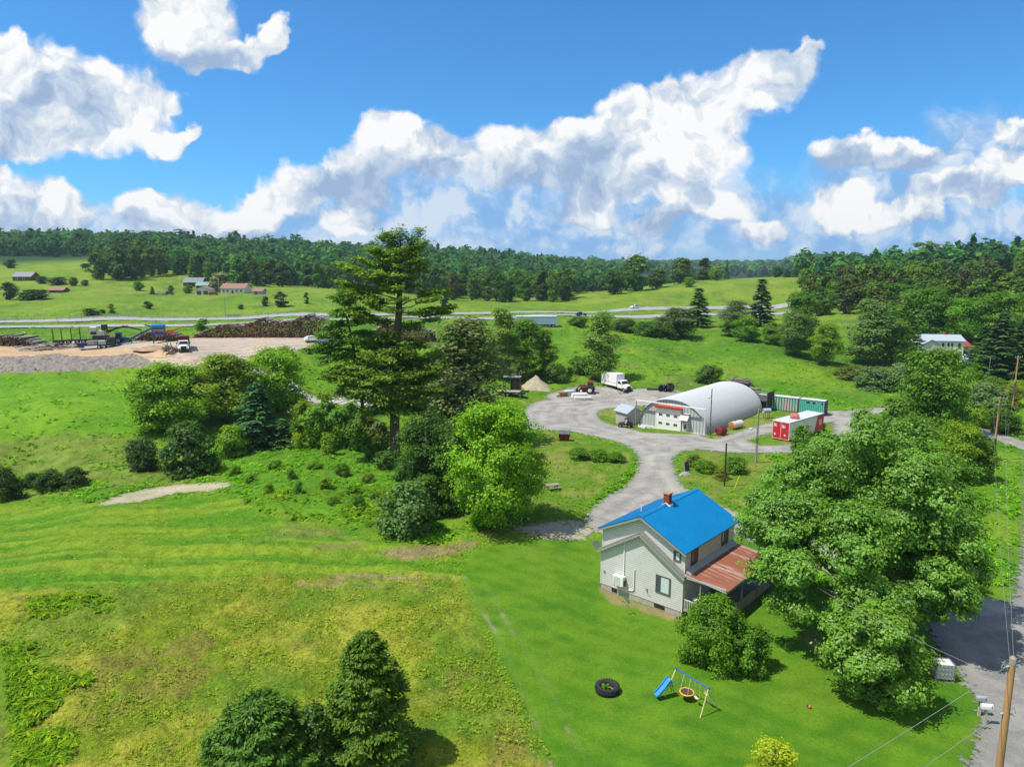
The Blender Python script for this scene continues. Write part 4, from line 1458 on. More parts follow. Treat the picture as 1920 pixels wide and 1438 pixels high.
# --- woods that read as one mass on the ridge and in the valley
def forest_mass():
    rng = np.random.default_rng(9)
    Ps, hs, cs = [], [], []

    def zone(px0, px1, Y0, Y1, dens, hh, cond=None):
        area = (px1 - px0) / FPX * (Y1 ** 2 - Y0 ** 2) / 2
        n = int(area / dens)
        px = rng.uniform(px0, px1, n)
        Y = np.sqrt(rng.uniform(Y0 ** 2, Y1 ** 2, n))
        m = np.ones(n, bool) if cond is None else cond(px, Y)
        px, Y = px[m], Y[m]
        x = (px - 960) / FPX * Y
        Ps.append(np.stack([x, Y], 1))
        hs.append(rng.uniform(*hh, len(x)) * rng.lognormal(0, .16, len(x)))
    zone(-140, 830, 650, 1010, 62, (11, 19))
    zone(335, 800, 495, 650, 52, (10, 16))
    zone(800, 1180, 465, 760, 62, (10, 17))
    zone(800, 1150, 760, 1350, 120, (12, 20))
    zone(1150, 1345, 560, 700, 90, (6, 9))
    zone(1490, 2100, 415, 700, 62, (11, 18), lambda px, Y: Y > 415 + np.clip(1560 - px, 0, 99) * 1.2)
    zone(760, 2050, 1500, 3700, 1500, (16, 26))
    P = np.concatenate(Ps)
    h = np.concatenate(hs)
    z = H(P[:, 0], P[:, 1])
    n = len(P)
    pal = np.array([[.014, .054, .026], [.019, .068, .030], [.025, .082, .031], [.024, .058, .040], [.013, .046, .032]])
    tc = pal[rng.integers(0, 5, n)] * rng.uniform(.8, 1.25, (n, 1)) * 1.35
    K = 64
    con = rng.random(n) < .16
    D = nrm(rng.normal(size=(n, K, 3)) + np.array([0, -.25, .45]))
    w = h * rng.uniform(.30, .44, n)
    w = np.where(con, h * .2, w)
    tz = rng.random((n, K))
    wid = np.where(con[:, None], (1 - tz), 1.0)
    farf = np.where(P[:, 1] > 1450, 1.9, 1.0)
    rad = rng.uniform(.72, 1.06, (n, K))
    Q = np.empty((n, K, 3))
    Q[:, :, 0] = P[:, 0:1] + D[:, :, 0] * rad * (w * farf)[:, None] * wid
    Q[:, :, 1] = P[:, 1:2] + D[:, :, 1] * rad * (w * farf)[:, None] * wid
    zr = np.where(con[:, None], tz, .52 + D[:, :, 2] * .48 * rad)
    Q[:, :, 2] = z[:, None] + h[:, None] * zr
    N = nrm(D + np.array([0, 0, .4]) + rng.normal(size=D.shape) * .4)
    sz = (h * .10 * farf)[:, None] * rng.uniform(.7, 1.3, (n, K))
    V, F = quads(Q.reshape(-1, 3), N.reshape(-1, 3), sz.ravel(), rng, .75)
    col = np.repeat(np.repeat(tc, K, 0), 4, 0)
    v = np.repeat(np.clip(.45 + rng.normal(0, .16, n * K), 0, 1), 4)
    me = mesh_np('distant_forest', V, F, M_MASS, False, [('v', v)], cols=[('gcol', col)])
    link('distant_forest', me, kind='stuff', label='dark forest covering the ridge and the valley behind the fields', cat='forest')


forest_mass()


# --- grass tufts and weeds over the unmown ground
def weeds():
    rng = np.random.default_rng(15)
    n = 330000
    az = np.radians(rng.uniform(-38.5, 38.5, n))
    # nearly constant number per picture area
    r0, r1 = 34.0, 330.0
    r = 1 / (1 / r0 - rng.random(n) * (1 / r0 - 1 / r1))
    x, y = r * np.sin(az), r * np.cos(az)
    sl, sr, sw, sv = P_LAWN.sd(x, y), P_ROUGH.sd(x, y), P_WIND.sd(x, y), P_VERGE.sd(x, y)
    sr = np.where((sl > -4) & (x < 9) & (y < 75), 1.0, sr)
    rd = np.full(n, -9.0)
    for rr, o in ROADS:
        rd = np.maximum(rd, rr.sd(x, y))
    ta = P_TALL.sd(x, y) + (fbm(x, y, 3.0, 3, 131) - .5) * 5
    lf = (y > 104) & (y < 160) & (x < -42)
    sr = np.where(ta > -.3, -9.0, sr)
    sw = np.where(ta > -.3, -9.0, sw)
    keep = (sl < .2) & (rd < -.4)
    pk = np.where(sr > 0, .42, np.where(sw > 0, .22, np.where(sv > 0, .25, np.where(r > 150, .34, .45))))
    cl = fbm(x, y, 3.2, 3, 101)
    pk = np.where(lf, pk * .45, pk)
    pk = np.where(ta > -.3, .5, pk * np.clip((cl - .30) * 3.2, .05, 1))
    keep &= rng.random(n) < pk
    x, y, r, sr, sw, sv, cl = x[keep], y[keep], r[keep], sr[keep], sw[keep], sv[keep], cl[keep]
    n = len(x)
    z = H(x, y)
    hgt = np.where(sr > 0, rng.uniform(.07, .17, n), np.where(sw > 0, rng.uniform(.06, .15, n), np.where(sv > 0, rng.uniform(.08, .25, n), rng.uniform(.14, .42, n) * (.55 + cl))))
    hgt = hgt * np.clip(.8 + r / 260, .8, 1.7)
    A = np.array
    pal = A([[.055, .19, .020], [.080, .225, .022], [.105, .245, .028], [.045, .155, .022]])
    tc = pal[rng.integers(0, 4, n)]
    rp = A([[.095, .18, .02], [.145, .23, .035], [.08, .18, .02], [.17, .24, .06]])
    tc = np.where((sr > 0)[:, None], rp[rng.integers(0, 4, n)], tc)
    wp = A([[.06, .185, .011], [.10, .215, .014], [.17, .225, .025]])
    tc = np.where(((sw > 0) & (sr <= 0))[:, None], wp[rng.integers(0, 3, n)], tc)
    tc = np.where((sr < -8) [:, None] & (r < 90)[:, None] & (x < -12)[:, None], tc * A([1.15, .86, .7]), tc)
    tc = tc * rng.uniform(.8, 1.25, (n, 1)) * .95
    k = 5
    a = rng.uniform(0, 6.283, (n, k))
    off = hgt[:, None] * rng.uniform(.1, .7, (n, k))
    P = np.stack([x[:, None] + np.cos(a) * off, y[:, None] + np.sin(a) * off, z[:, None] + hgt[:, None] * rng.uniform(.25, .6, (n, k)) + .05], 2).reshape(-1, 3)
    N = nrm(np.stack([np.cos(a), np.sin(a), np.full(a.shape, 2.2)], 2).reshape(-1, 3) + rng.normal(size=(n * k, 3)) * .35)
    up = np.tile(A([0, 0, 1.0]), (n * k, 1)) + np.stack([np.cos(a), np.sin(a), a * 0], 2).reshape(-1, 3) * .8
    V, F = quads(P, N, np.repeat(hgt, k) * rng.uniform(.5, .95, n * k), rng, .22, up)
    v = np.repeat(np.clip(.5 + rng.normal(0, .15, n * k), 0, 1), 4)
    me = mesh_np('tall_grass', V, F, M_WEED, False, [('v', v)], cols=[('gcol', np.repeat(np.repeat(tc, k, 0), 4, 0))])
    link('tall_grass', me, kind='stuff', label='tufts of tall grass and weeds over the unmown fields', cat='grass')


weeds()
# ------------------------------------------------------------------ the tall white pine, limb by limb
def pine_hero():
    base = hit(738, 868)
    Y = base.y
    dep = Y * math.cos(PITCH) + CAMH * math.sin(PITCH)
    mp = dep / FPX

    def L(px, py, dy=0.0):
        q = at_y(px, py, Y)
        return Vector((q[0] - base.x, dy, q[2] - base.z))
    root = thing('white_pine_tree', 'very tall old white pine with layered limbs and a bare lower trunk', 'tree', base)
    rng = np.random.default_rng(4)
    mb = MB()
    tr = [(738, 876, .98), (740, 840, .80), (740, 800, .74), (741, 740, .66), (744, 660, .58), (747, 600, .50), (749, 560, .42), (751, 520, .23), (753, 480, .14), (750, 445, .06)]
    TP_ = [L(a, b) for a, b, c in tr]
    mb.tube(TP_, [c for a, b, c in tr], 10)
    # second leader
    s2 = [L(750, 550), L(764, 530), L(770, 500), L(776, 470), L(790, 440)]
    mb.tube(s2, [.2, .17, .13, .09, .04], 7)

    def trunk_at(py):
        for (a, b, c), (a2, b2, c2) in zip(tr, tr[1:]):
            if b >= py >= b2:
                k = (b - py) / (b - b2)
                return L(a + (a2 - a) * k, py)
        return TP_[-1]
    P, N, U, v = [], [], [], []

    def foliage(pts, n, wid, thick, tint=0.0, start=.3, leaf=.0):
        # pts: limb polyline; flat sprays of needles along its outer part
        pts = [np.array(p) for p in pts]
        seg = np.array([np.linalg.norm(b - a) for a, b in zip(pts, pts[1:])])
        cum = np.concatenate([[0], np.cumsum(seg)]) / seg.sum()
        ns = max(6, int(n / 15))
        for j in range(ns):                     # each spray: a small flat fan on its own twig
            t = start + (1 - start) * rng.random() ** .8
            i = min(np.searchsorted(cum, t, 'right') - 1, len(seg) - 1)
            c = pts[i] + (pts[i + 1] - pts[i]) * (t - cum[i]) / (cum[i + 1] - cum[i])
            d = pts[i + 1] - pts[i]
            d = d / np.linalg.norm(d)
            side = np.cross(d, [0, 0, 1.0])
            side /= np.linalg.norm(side) + 1e-9
            s = rng.normal() * wid * (1.1 - .55 * t)
            dirv = d * .8 + side * np.sign(s) * .8 + np.array([0, 0, .28])
            dirv /= np.linalg.norm(dirv)
            cc = c + side * s + np.array([0, 0, rng.uniform(0, thick) + .10 * abs(s)])
            m = 30
            k = rng.normal(size=(m, 3)) * np.array([.46, .46, .11])
            p = cc + k + dirv * rng.uniform(-.5, .6, (m, 1))
            P.append(p)
            N.append(np.array([0, 0, 1.0]) + dirv * .5 + rng.normal(size=(m, 3)) * .42)
            U.append(np.tile(dirv + np.array([0, 0, .25]), (m, 1)) + rng.normal(size=(m, 3)) * .35)
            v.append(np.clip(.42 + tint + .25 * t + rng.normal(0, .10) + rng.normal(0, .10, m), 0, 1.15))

    def limb(ya, tip, dy, r, n, wid=1.0, thick=.7, tint=0.0, start=.3, sag=.0, origin=None):
        a = trunk_at(ya) if origin is None else origin
        b = L(tip[0], tip[1], dy)
        pts = [a]
        for k in (.25, .5, .75, 1.0):
            q = a.lerp(b, k) + Vector((rng.normal() * .15, rng.normal() * .2, rng.normal() * .12 - sag * math.sin(math.pi * k)))
            pts.append(q if k < 1 else b)
        mb.tube(pts, [r, r * .75, r * .52, r * .32, .02], 6, caps=False)
        up_ = ya < 612
        foliage(pts, int(n * (.62 if up_ else .85)), wid * (.9 if up_ else 1), thick * (.55 if up_ else .8), tint, start)
        for k in range(2):
            j = 2 + k
            e = pts[j] + Vector(((b - a).x * .18 * rng.uniform(.5, 1), rng.normal() * 1.6, .4 + rng.random() * .5))
            mb.tube([pts[j], e], [r * .3, .015], 4, caps=False)
    # crown top
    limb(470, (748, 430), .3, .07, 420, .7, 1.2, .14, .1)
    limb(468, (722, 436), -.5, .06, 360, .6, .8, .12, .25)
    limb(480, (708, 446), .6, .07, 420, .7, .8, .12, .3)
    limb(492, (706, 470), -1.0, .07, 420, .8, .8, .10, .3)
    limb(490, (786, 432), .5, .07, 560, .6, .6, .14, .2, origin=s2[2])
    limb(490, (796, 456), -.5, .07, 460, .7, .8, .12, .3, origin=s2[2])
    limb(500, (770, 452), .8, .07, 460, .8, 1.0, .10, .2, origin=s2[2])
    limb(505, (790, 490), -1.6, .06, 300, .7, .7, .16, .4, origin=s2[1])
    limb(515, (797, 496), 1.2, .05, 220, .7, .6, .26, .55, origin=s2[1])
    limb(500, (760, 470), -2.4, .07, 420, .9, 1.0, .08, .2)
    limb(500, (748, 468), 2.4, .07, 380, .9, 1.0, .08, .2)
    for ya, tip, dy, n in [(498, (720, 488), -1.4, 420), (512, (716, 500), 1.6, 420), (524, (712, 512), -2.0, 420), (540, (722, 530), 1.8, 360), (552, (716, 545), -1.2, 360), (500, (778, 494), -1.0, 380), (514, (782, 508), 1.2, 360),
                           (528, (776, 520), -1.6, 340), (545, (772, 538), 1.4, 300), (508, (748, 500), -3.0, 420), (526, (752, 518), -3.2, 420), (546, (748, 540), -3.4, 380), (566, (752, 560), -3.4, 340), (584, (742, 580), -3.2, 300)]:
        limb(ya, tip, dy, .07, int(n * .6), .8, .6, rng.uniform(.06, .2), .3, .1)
    # left tiers
    limb(508, (693, 470), .4, .10, 720, .8, .6, .16, .25, .2)
    limb(520, (676, 488), -1.0, .09, 620, .8, .5, .14, .35, .2)
    limb(535, (632, 496), .6, .12, 900, .9, .5, .18, .30, .35)
    limb(540, (654, 505), -1.4, .10, 760, .9, .6, .14, .35, .3)
    limb(552, (706, 520), -2.2, .08, 360, .8, .6, .12, .4, .1)
    limb(562, (634, 530), .4, .12, 900, 1.1, .8, .06, .35, .4)
    limb(570, (650, 548), -1.6, .11, 860, 1.2, .9, .02, .35, .3)
    limb(578, (662, 553), 1.8, .10, 640, 1.1, .8, .04, .35, .3)
    limb(588, (690, 566), -2.6, .09, 420, 1.0, .8, .0, .4, .2)
    limb(604, (652, 582), .4, .12, 760, 1.1, .7, .10, .42, .5)
    limb(612, (668, 590), -1.6, .10, 520, 1.0, .7, .10, .45, .4)
    # right tiers
    limb(574, (838, 548), .6, .14, 700, 1.2, .8, .04, .50, -.2)
    limb(578, (826, 560), -1.6, .10, 560, 1.2, .7, .04, .50, .1)
    limb(586, (850, 578), .8, .11, 620, 1.3, .7, .06, .45, .3)
    limb(588, (812, 585), -2.0, .09, 460, 1.1, .7, .06, .4, .2)
    limb(597, (836, 590), 1.8, .09, 420, 1.1, .6, .08, .5, .2)
    limb(606, (826, 600), -.8, .09, 260, 1.0, .6, .08, .6, .2)
    # upper bare gap, then a few clumps on the stem
    limb(628, (786, 618), -.6, .09, 520, 1.1, 1.2, -.02, .3, -.3)
    limb(630, (722, 640), -1.4, .09, 520, 1.2, 1.4, -.06, .2, .2)
    limb(622, (710, 602), 1.2, .08, 300, .9, .7, .02, .4, .2)
    limb(640, (705, 655), .6, .09, 420, 1.2, 1.2, -.06, .3, .2)
    # heavy lower skirt
    limb(700, (760, 662), -2.6, .10, 900, 1.8, 1.2, .04, .1, -.2)
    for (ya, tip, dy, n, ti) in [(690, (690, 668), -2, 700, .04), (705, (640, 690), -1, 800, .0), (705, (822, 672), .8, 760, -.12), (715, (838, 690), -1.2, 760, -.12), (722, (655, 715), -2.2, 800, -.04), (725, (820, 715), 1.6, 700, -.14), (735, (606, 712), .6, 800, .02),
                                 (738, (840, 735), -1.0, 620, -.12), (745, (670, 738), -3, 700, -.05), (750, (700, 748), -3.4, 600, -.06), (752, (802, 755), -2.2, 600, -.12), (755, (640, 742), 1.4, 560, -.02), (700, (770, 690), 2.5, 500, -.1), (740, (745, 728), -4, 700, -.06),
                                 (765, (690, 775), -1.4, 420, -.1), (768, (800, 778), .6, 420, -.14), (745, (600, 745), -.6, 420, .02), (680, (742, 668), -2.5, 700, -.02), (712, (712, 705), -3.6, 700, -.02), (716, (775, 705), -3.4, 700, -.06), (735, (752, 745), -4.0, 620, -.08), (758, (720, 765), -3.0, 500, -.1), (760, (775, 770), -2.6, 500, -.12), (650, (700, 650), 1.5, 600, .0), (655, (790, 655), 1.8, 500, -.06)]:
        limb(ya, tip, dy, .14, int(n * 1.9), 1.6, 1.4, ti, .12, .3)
    mb.tube([trunk_at(690), L(772, 640, -1.0)], [.12, .02], 5, caps=False)       # dead snag
    mb.tube([L(741, 745), L(690, 738, -.6), L(655, 748, -1.0), L(628, 756, -1.2)], [.14, .10, .06, .02], 6, caps=False)
    Pn, Nn, Un, vn = np.concatenate(P), nrm(np.concatenate(N)), np.concatenate(U), np.concatenate(v)
    V, F = quads(Pn, Nn, .26 * rng.uniform(.7, 1.3, len(Pn)), rng, .40, Un)
    c = link('crown', mesh_np('crown', V, F, M_NEEDLE, False, [('v', np.repeat(vn, 4))]), root)
    c.color = (.054, .118, .016, 1)
    mb.build('trunk', mat('pine_bark', (.10, .075, .06), .95, var=.5, scale=1.2, bump=.1, streak=(1, 1, .25)), root, smooth=True)

    # second pine, leaning left behind it
    root2 = thing('white_pine_tree', 'smaller leaning white pine at the left side of the very tall one', 'tree', base + Vector((-5.2, 2.6, 0)))
    root2.location.z = h1(root2.location.x, root2.location.y)
    mb = MB()
    P, N, U, v = [], [], [], []
    tr2 = [(676, 800, .30), (668, 720, .26), (656, 660, .22), (648, 620, .17), (640, 590, .10), (634, 558, .04)]
    off = base - root2.location
    T2 = [L(a, b, 2.6) + off for a, b, c in tr2]
    mb.tube(T2, [c for a, b, c in tr2], 8)

    def lb2(i, k, tip, dy, n, ti, thick=.9):
        a = T2[i].lerp(T2[i + 1], k)
        b = L(tip[0], tip[1], 2.6 + dy) + off
        pts = [a, a.lerp(b, .4) + Vector((0, 0, -.15)), a.lerp(b, .75), b]
        mb.tube(pts, [.09, .07, .04, .02], 5, caps=False)
        foliage(pts, n, 1.0, thick, ti, .2)
    for (i, k, tip, dy, n, ti) in [(4, .8, (636, 552), 0, 180, .04), (4, .5, (618, 566), .4, 260, .04), (4, .4, (654, 572), -.4, 240, .04), (3, .9, (620, 596), -.6, 380, .02), (3, .8, (672, 590), .5, 360, .02), (3, .3, (604, 620), .4, 560, .02), (3, .2, (688, 606), -.6, 420, .0),
                                   (2, .9, (592, 640), -.6, 640, .02), (2, .8, (690, 640), .6, 560, -.02), (2, .4, (580, 662), .5, 720, .03), (2, .4, (700, 668), -.6, 560, -.04), (2, .1, (596, 690), -1.2, 700, .0), (1, .9, (566, 668), .6, 640, .03), (1, .7, (610, 715), -1, 620, .0), (1, .6, (700, 700), -1, 560, -.06),
                                   (1, .3, (640, 738), -1.4, 520, -.02), (2, .5, (640, 650), -1.8, 520, .05), (2, .0, (650, 690), -2, 560, .03), (1, .5, (664, 720), -2, 520, -.02)]:
        lb2(i, k, tip, dy, n, ti)
    Pn, Nn, Un, vn = np.concatenate(P), nrm(np.concatenate(N)), np.concatenate(U), np.concatenate(v)
    V, F = quads(Pn, Nn, .26 * rng.uniform(.7, 1.3, len(Pn)), rng, .40, Un)
    c = link('crown', mesh_np('crown', V, F, M_NEEDLE, False, [('v', np.repeat(vn, 4))]), root2)
    c.color = (.040, .115, .018, 1)
    mb.build('trunk', bpy.data.materials['pine_bark'], root2, smooth=True)


pine_hero()
# ------------------------------------------------------------------ house
def siding_mat(name, rgb, pitch, axis=2, line=0.55, rough=0.6, var=.1, dirt=None, width=.10, dirt_amt=.3):
    m, g, out = new_mat(name)
    b = g.new('ShaderNodeBsdfPrincipled')
    b.inputs['Roughness'].default_value = rough
    b.inputs['Specular IOR Level'].default_value = 0.3
    tc = g.new('ShaderNodeTexCoord').outputs['Object']
    sep = g.new('ShaderNodeSeparateXYZ')
    g.l.new(tc, sep.inputs[0])
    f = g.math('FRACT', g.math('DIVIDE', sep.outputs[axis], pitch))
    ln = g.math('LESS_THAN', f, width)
    n = g.noise(tc, 1.3, 5, 0.6)
    c = g.vmath('SCALE', rgb, g.math('MULTIPLY_ADD', g.math('SUBTRACT', n, .5), var * 3, 1.0))
    if dirt:
        c = g.mix(g.smooth(g.noise(g.vmath('MULTIPLY', tc, (1, 1, .35)), .9, 6, .7), .74 - .4 * dirt_amt, .92 - .4 * dirt_amt), c, dirt)
    c2 = g.vmath('SCALE', c, line)  # darker lines: joints, plus gap and groove shade put into the colour
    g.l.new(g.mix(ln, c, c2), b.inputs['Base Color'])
    bp = g.new('ShaderNodeBump')
    bp.inputs['Distance'].default_value = 0.02
    g.l.new(f, bp.inputs['Height'])
    g.l.new(bp.outputs[0], b.inputs['Normal'])
    g.l.new(b.outputs[0], out.inputs[0])
    return m


WHITE = mat('white_paint', (.78, .78, .76), .5, var=.05)
TRIM = mat('cream_trim', (.62, .61, .56), .6, var=.06)
DARKT = mat('dark_opening', (.02, .02, .02), .7)
GLASS = mat('window_glass', (.06, .08, .09), .08, spec=.8, var=.3, scale=.7)
BLACK = mat('black_rubber', (.022, .022, .023), .85, var=.25, scale=6)
STEEL = mat('grey_steel', (.38, .39, .40), .45, .5, var=.12)
CONC = mat('concrete', (.36, .35, .32), .9, var=.2, scale=2, bump=.02)
WOODG = mat('weathered_wood', (.26, .23, .19), .9, var=.35, scale=2.5, streak=(1, 1, .15), bump=.02)
WOODB = mat('brown_wood', (.23, .13, .065), .85, var=.35, scale=2.5, streak=(1, 1, .12), bump=.02)
DKSTEEL = mat('dark_frame', (.035, .036, .038), .6, var=.25)
RUSTM = mat('rust', (.24, .085, .04), .9, var=.4, scale=2)


def window(parent, x0, x1, z0, z1, y, axis='y', out=-1, frame=None, curtain=None, fw=.07):
    """window with frame and pane on a wall plane; axis y: wall faces -y or +y; axis x: wall faces x"""
    fr, pn = MB(), MB()
    a, b_ = (y, y + out * .06)
    lo, hi = min(a, b_), max(a, b_)

    def bx(m, u0, u1, w0, w1, l, h):
        if axis == 'y':
            m.box(u0, u1, l, h, w0, w1)
        else:
            m.box(l, h, u0, u1, w0, w1)
    bx(fr, x0 - fw, x1 + fw, z0 - fw, z0, lo, hi)
    bx(fr, x0 - fw, x1 + fw, z1, z1 + fw, lo, hi)
    bx(fr, x0 - fw, x0, z0, z1, lo, hi)
    bx(fr, x1, x1 + fw, z0, z1, lo, hi)
    w = fr.build('window', frame or TRIM, parent)
    p0, p1 = sorted((y + out * .01, y + out * .03))
    bx(pn, x0, x1, z0, z1, p0, p1)
    pn.build('pane', GLASS, w)
    if curtain:
        c = MB()
        q0, q1 = sorted((y + out * .032, y + out * .04))
        bx(c, x0 + (x1 - x0) * .34, x1 - .08, z0 + .08, z1 - .04, q0, q1)
        c.build('curtain', curtain, w)
    return w


def house():
    hz = -.35
    r = thing('farm_house', 'two storey cream sided house with bright blue metal roof and rusty porch roof', 'house', (14.9, 56.4, hz), math.radians(-42.2))
    W, D, ez, rz = 8.55, 9.65, 5.5, 7.62
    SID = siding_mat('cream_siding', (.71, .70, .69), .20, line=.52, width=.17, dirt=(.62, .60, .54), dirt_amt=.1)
    s = (rz - ez) / (W / 2)
    m = MB()
    m.prism([(-W, 0), (0, 0), (0, ez), (-W / 2, rz), (-W, ez)], 'y', 0, D)
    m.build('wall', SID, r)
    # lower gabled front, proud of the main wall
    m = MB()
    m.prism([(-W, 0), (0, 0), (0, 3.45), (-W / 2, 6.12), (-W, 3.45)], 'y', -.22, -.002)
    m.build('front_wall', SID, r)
    m = MB()
    m.box(-W + .03, -.03, -.19, D - .03, -1.2, -.002)
    m.build('foundation', CONC, r)
    # corner boards
    m = MB()
    for x in (-W - .02, -.10):
        m.box(x, x + .12, -.245, -.222, 0, 3.4)
    m.box(-W - .02, -W + .1, -.025, -.002, 3.5, ez)
    m.box(-.1, .02, -.025, -.002, 3.6, ez)
    m.build('corner_trim', TRIM, r)
    # blue ribbed roof
    BLUE = mat('blue_metal_roof', (.004, .195, .44), .36, .0, var=.09, scale=.6, spec=.5)
    ohs, oh, th = .28, .5, .10
    m = MB()
    for sg in (1, -1):
        def X(k):
            return -W / 2 + sg * k
        k1 = W / 2 + ohs
        prof = [(X(0), rz + .05), (X(k1), rz + .05 - s * k1), (X(k1), rz + .05 + th - s * k1), (X(0), rz + .05 + th)]
        m.prism(prof, 'y', -oh, D + oh)
        n = 40
        for i in range(n + 1):
            y = -oh + .02 + (D + 2 * oh - .08) * i / n
            a = Vector((X(.05), y, rz + .05 + th - s * .05 + .012))
            b = Vector((X(k1 - .01), y, rz + .05 + th - s * (k1 - .01) + .012))
            m.bar(a, b, .07, .05)
    roof = m.build('roof', BLUE, r)
    m = MB()
    m.prism([(-W / 2 - .22, rz + .10), (-W / 2, rz + .215), (-W / 2 + .22, rz + .10), (-W / 2, rz + .16)], 'y', -oh - .02, D + oh + .02)
    m.build('ridge_cap', BLUE, roof)
    m = MB()
    for sg in (1, -1):
        k1 = W / 2 + ohs
        m.bar((-W / 2, -oh + .04, rz - .06), (-W / 2 + sg * k1, -oh + .04, rz - .06 - s * k1), .06, .18)
    m.build('bargeboard', mat('grey_trim', (.30, .29, .27), .7), r)
    # chimney
    BR = mat('red_brick', (.24, .06, .04), .9, var=.5, scale=9)
    m = MB()
    m.box(-W / 2 - .28, -W / 2 + .28, 4.0, 4.56, rz - .3, rz + 1.05)
    ch = m.build('chimney', BR, roof)
    m = MB()
    m.box(-W / 2 - .33, -W / 2 + .33, 3.95, 4.61, rz + 1.05, rz + 1.17)
    m.build('chimney_cap', mat('clay', (.42, .20, .11), .9, var=.2), ch)
    m = MB()
    m.prism([(-W / 2 - .42, rz - .06), (-W / 2, rz + .19), (-W / 2 + .42, rz - .06), (-W / 2 + .42, rz + .01), (-W / 2, rz + .25), (-W / 2 - .42, rz + .01)], 'y', 3.9, 4.66)
    m.build('flashing', WHITE, ch)
    m = MB()
    m.cyl((-6.3, 3.0, rz - s * 2.0 - .1), (-6.3, 3.0, rz - s * 2.0 + .75), .05, n=10)
    m.build('vent_pipe', WHITE, roof)
    # shingled skirt roof along the lower gable
    SH = mat('grey_shingles', (.19, .20, .17), .95, var=.4, scale=5, bump=.03)
    m = MB()
    for sg in (1, -1):
        k1 = W / 2 + .30
        sl = (6.12 - 3.45) / (W / 2)
        x1 = -W / 2 + sg * k1
        m.prism([(-W / 2, 6.12), (x1, 6.12 - sl * k1), (x1, 6.26 - sl * k1), (-W / 2, 6.27)], 'y', -.62, -.003)
    sk = m.build('skirt_roof', SH, r)
    m = MB()
    for sg in (1, -1):
        k1 = W / 2 + .30
        sl = (6.12 - 3.45) / (W / 2)
        m.bar((-W / 2, -.60, 6.03), (-W / 2 + sg * k1, -.60, 6.03 - sl * k1), .05, .2)
    m.build('fascia_board', mat('grey_trim', (.30, .29, .27), .7), sk)
    # windows
    FR = mat('brown_window_frame', (.12, .10, .085), .7, var=.15)
    CUR = mat('pale_curtain', (.50, .62, .60), .8, var=.15, scale=6, streak=(6, 6, .3))
    window(r, -2.55, -1.25, 1.15, 2.65, -.22, 'y', -1, FR, CUR, .09)
    window(r, -1.05, -.45, 4.45, 5.25, 0, 'y', -1, FR, CUR, .06)
    window(r, 1.1, 2.2, 3.95, 5.2, 0, 'x', 1, FR, mat('reflected_red', (.16, .07, .05), .6), .08)  # sheet over the pane has a red reflection painted in
    window(r, 7.0, 8.2, 3.95, 5.2, 0, 'x', 1, FR, mat('dim_curtain', (.05, .10, .05), .6), .08)
    m = MB()
    m.box(-2.75, -1.7, -.215, -.20, -.42, -.06)
    m.box(-7.3, -6.7, -.215, -.20, -.42, -.06)
    m.build('basement_window', DARKT, r)
    # white pipes
    m = MB()
    m.box(-6.02, -5.92, -.31, -.222, 1.4, 5.0)
    m.build('downpipe', WHITE, r)
    m = MB()
    m.tube([(-4.85, -.29, 2.5), (-4.85, -.29, .55), (-4.95, -.29, .42), (-5.4, -.29, .36)], .05, 8)
    m.build('line_cover', WHITE, r)
    m = MB()
    for x, z in ((-8.2, 1.2), (-3.6, .9)):
        m.box(x, x + .16, -.30, -.222, z, z + .22)
    m.tube([(-3.52, -.26, .9), (-3.4, -.27, .6), (-3.1, -.27, .5)], .015, 6)
    m.build('utility_box', STEEL, r)
    # porch
    RUST = mat('rusty_corrugated', (.25, .085, .045), .75, .1, var=.35, scale=.9, streak=(.25, 2.2, 1), dirt=(.44, .36, .32), dirt_amt=.55, dirt_scale=.6)
    m = MB()
    pw, pi, po = 3.95, 3.52, 3.12
    n = 64
    V, F = [], []
    for i in range(n + 1):
        y = -.25 + (D + .2) * i / n
        w = .022 * (1 if i % 2 else -1)
        V += [(-.0 + .02, y, pi + w), (pw, y, po + w), (pw, y, po + w - .03), (.02, y, pi + w - .03)]
    for i in range(n):
        a, b = 4 * i, 4 * i + 4
        F += [(a, a + 1, b + 1, b), (a + 3, b + 3, b + 2, a + 2), (a + 1, a + 2, b + 2, b + 1)]
    m.add(V, F)
    m.build('porch_roof', RUST, r)
    m = MB()
    m.box(.022, pw - .02, -.28, -.20, pi - .30, pi - .14)
    m.xf(Matrix.Shear('XY', 4, (0, 0)) if False else Matrix.Identity(4))
    m.box(pw - .15, pw - .02, -.2, D - .1, po - .22, po - .06)
    m.bar((.05, -.27, pi - .02), (pw, -.27, po - .03), .05, .09)
    m.build('porch_beam', mat('grey_fascia', (.42, .42, .40), .6, var=.15), r)
    m = MB()
    m.box(.03, pw - .1, -.15, D - .05, .15, .3)
    m.build('porch_floor', WOODG, r)
    for y in (-.1, 3.1, 6.3, D - .3):
        m = MB()
        m.box(pw - .2, pw - .08, y, y + .12, -.6, po - .22)
        m.build('porch_post', WOODG, r)
    m = MB()
    m.box(1.5, 1.62, -.12, 0, -.4, pi - .3)
    m.build('porch_post', WOODG, r)
    m = MB()
    m.box(.05, 1.5, -.1, -.04, 1.15, 1.22)
    for i in range(9):
        m.box(.12 + i * .16, .17 + i * .16, -.09, -.05, .3, 1.15)
    m.build('railing', TRIM, r)
    m = MB()
    m.box(pw - .18, pw - .12, 0, D - .3, 1.15, 1.22)
    m.box(pw - .17, pw - .13, 0, D - .3, .3, 1.12)
    m.build('porch_side_boards', WOODG, r)
    # flashing band above porch
    m = MB()
    m.prism([(.003, pi - .05), (.5, pi - .10), (.5, pi - .05), (.003, pi + .28)], 'y', .1, D - .2)
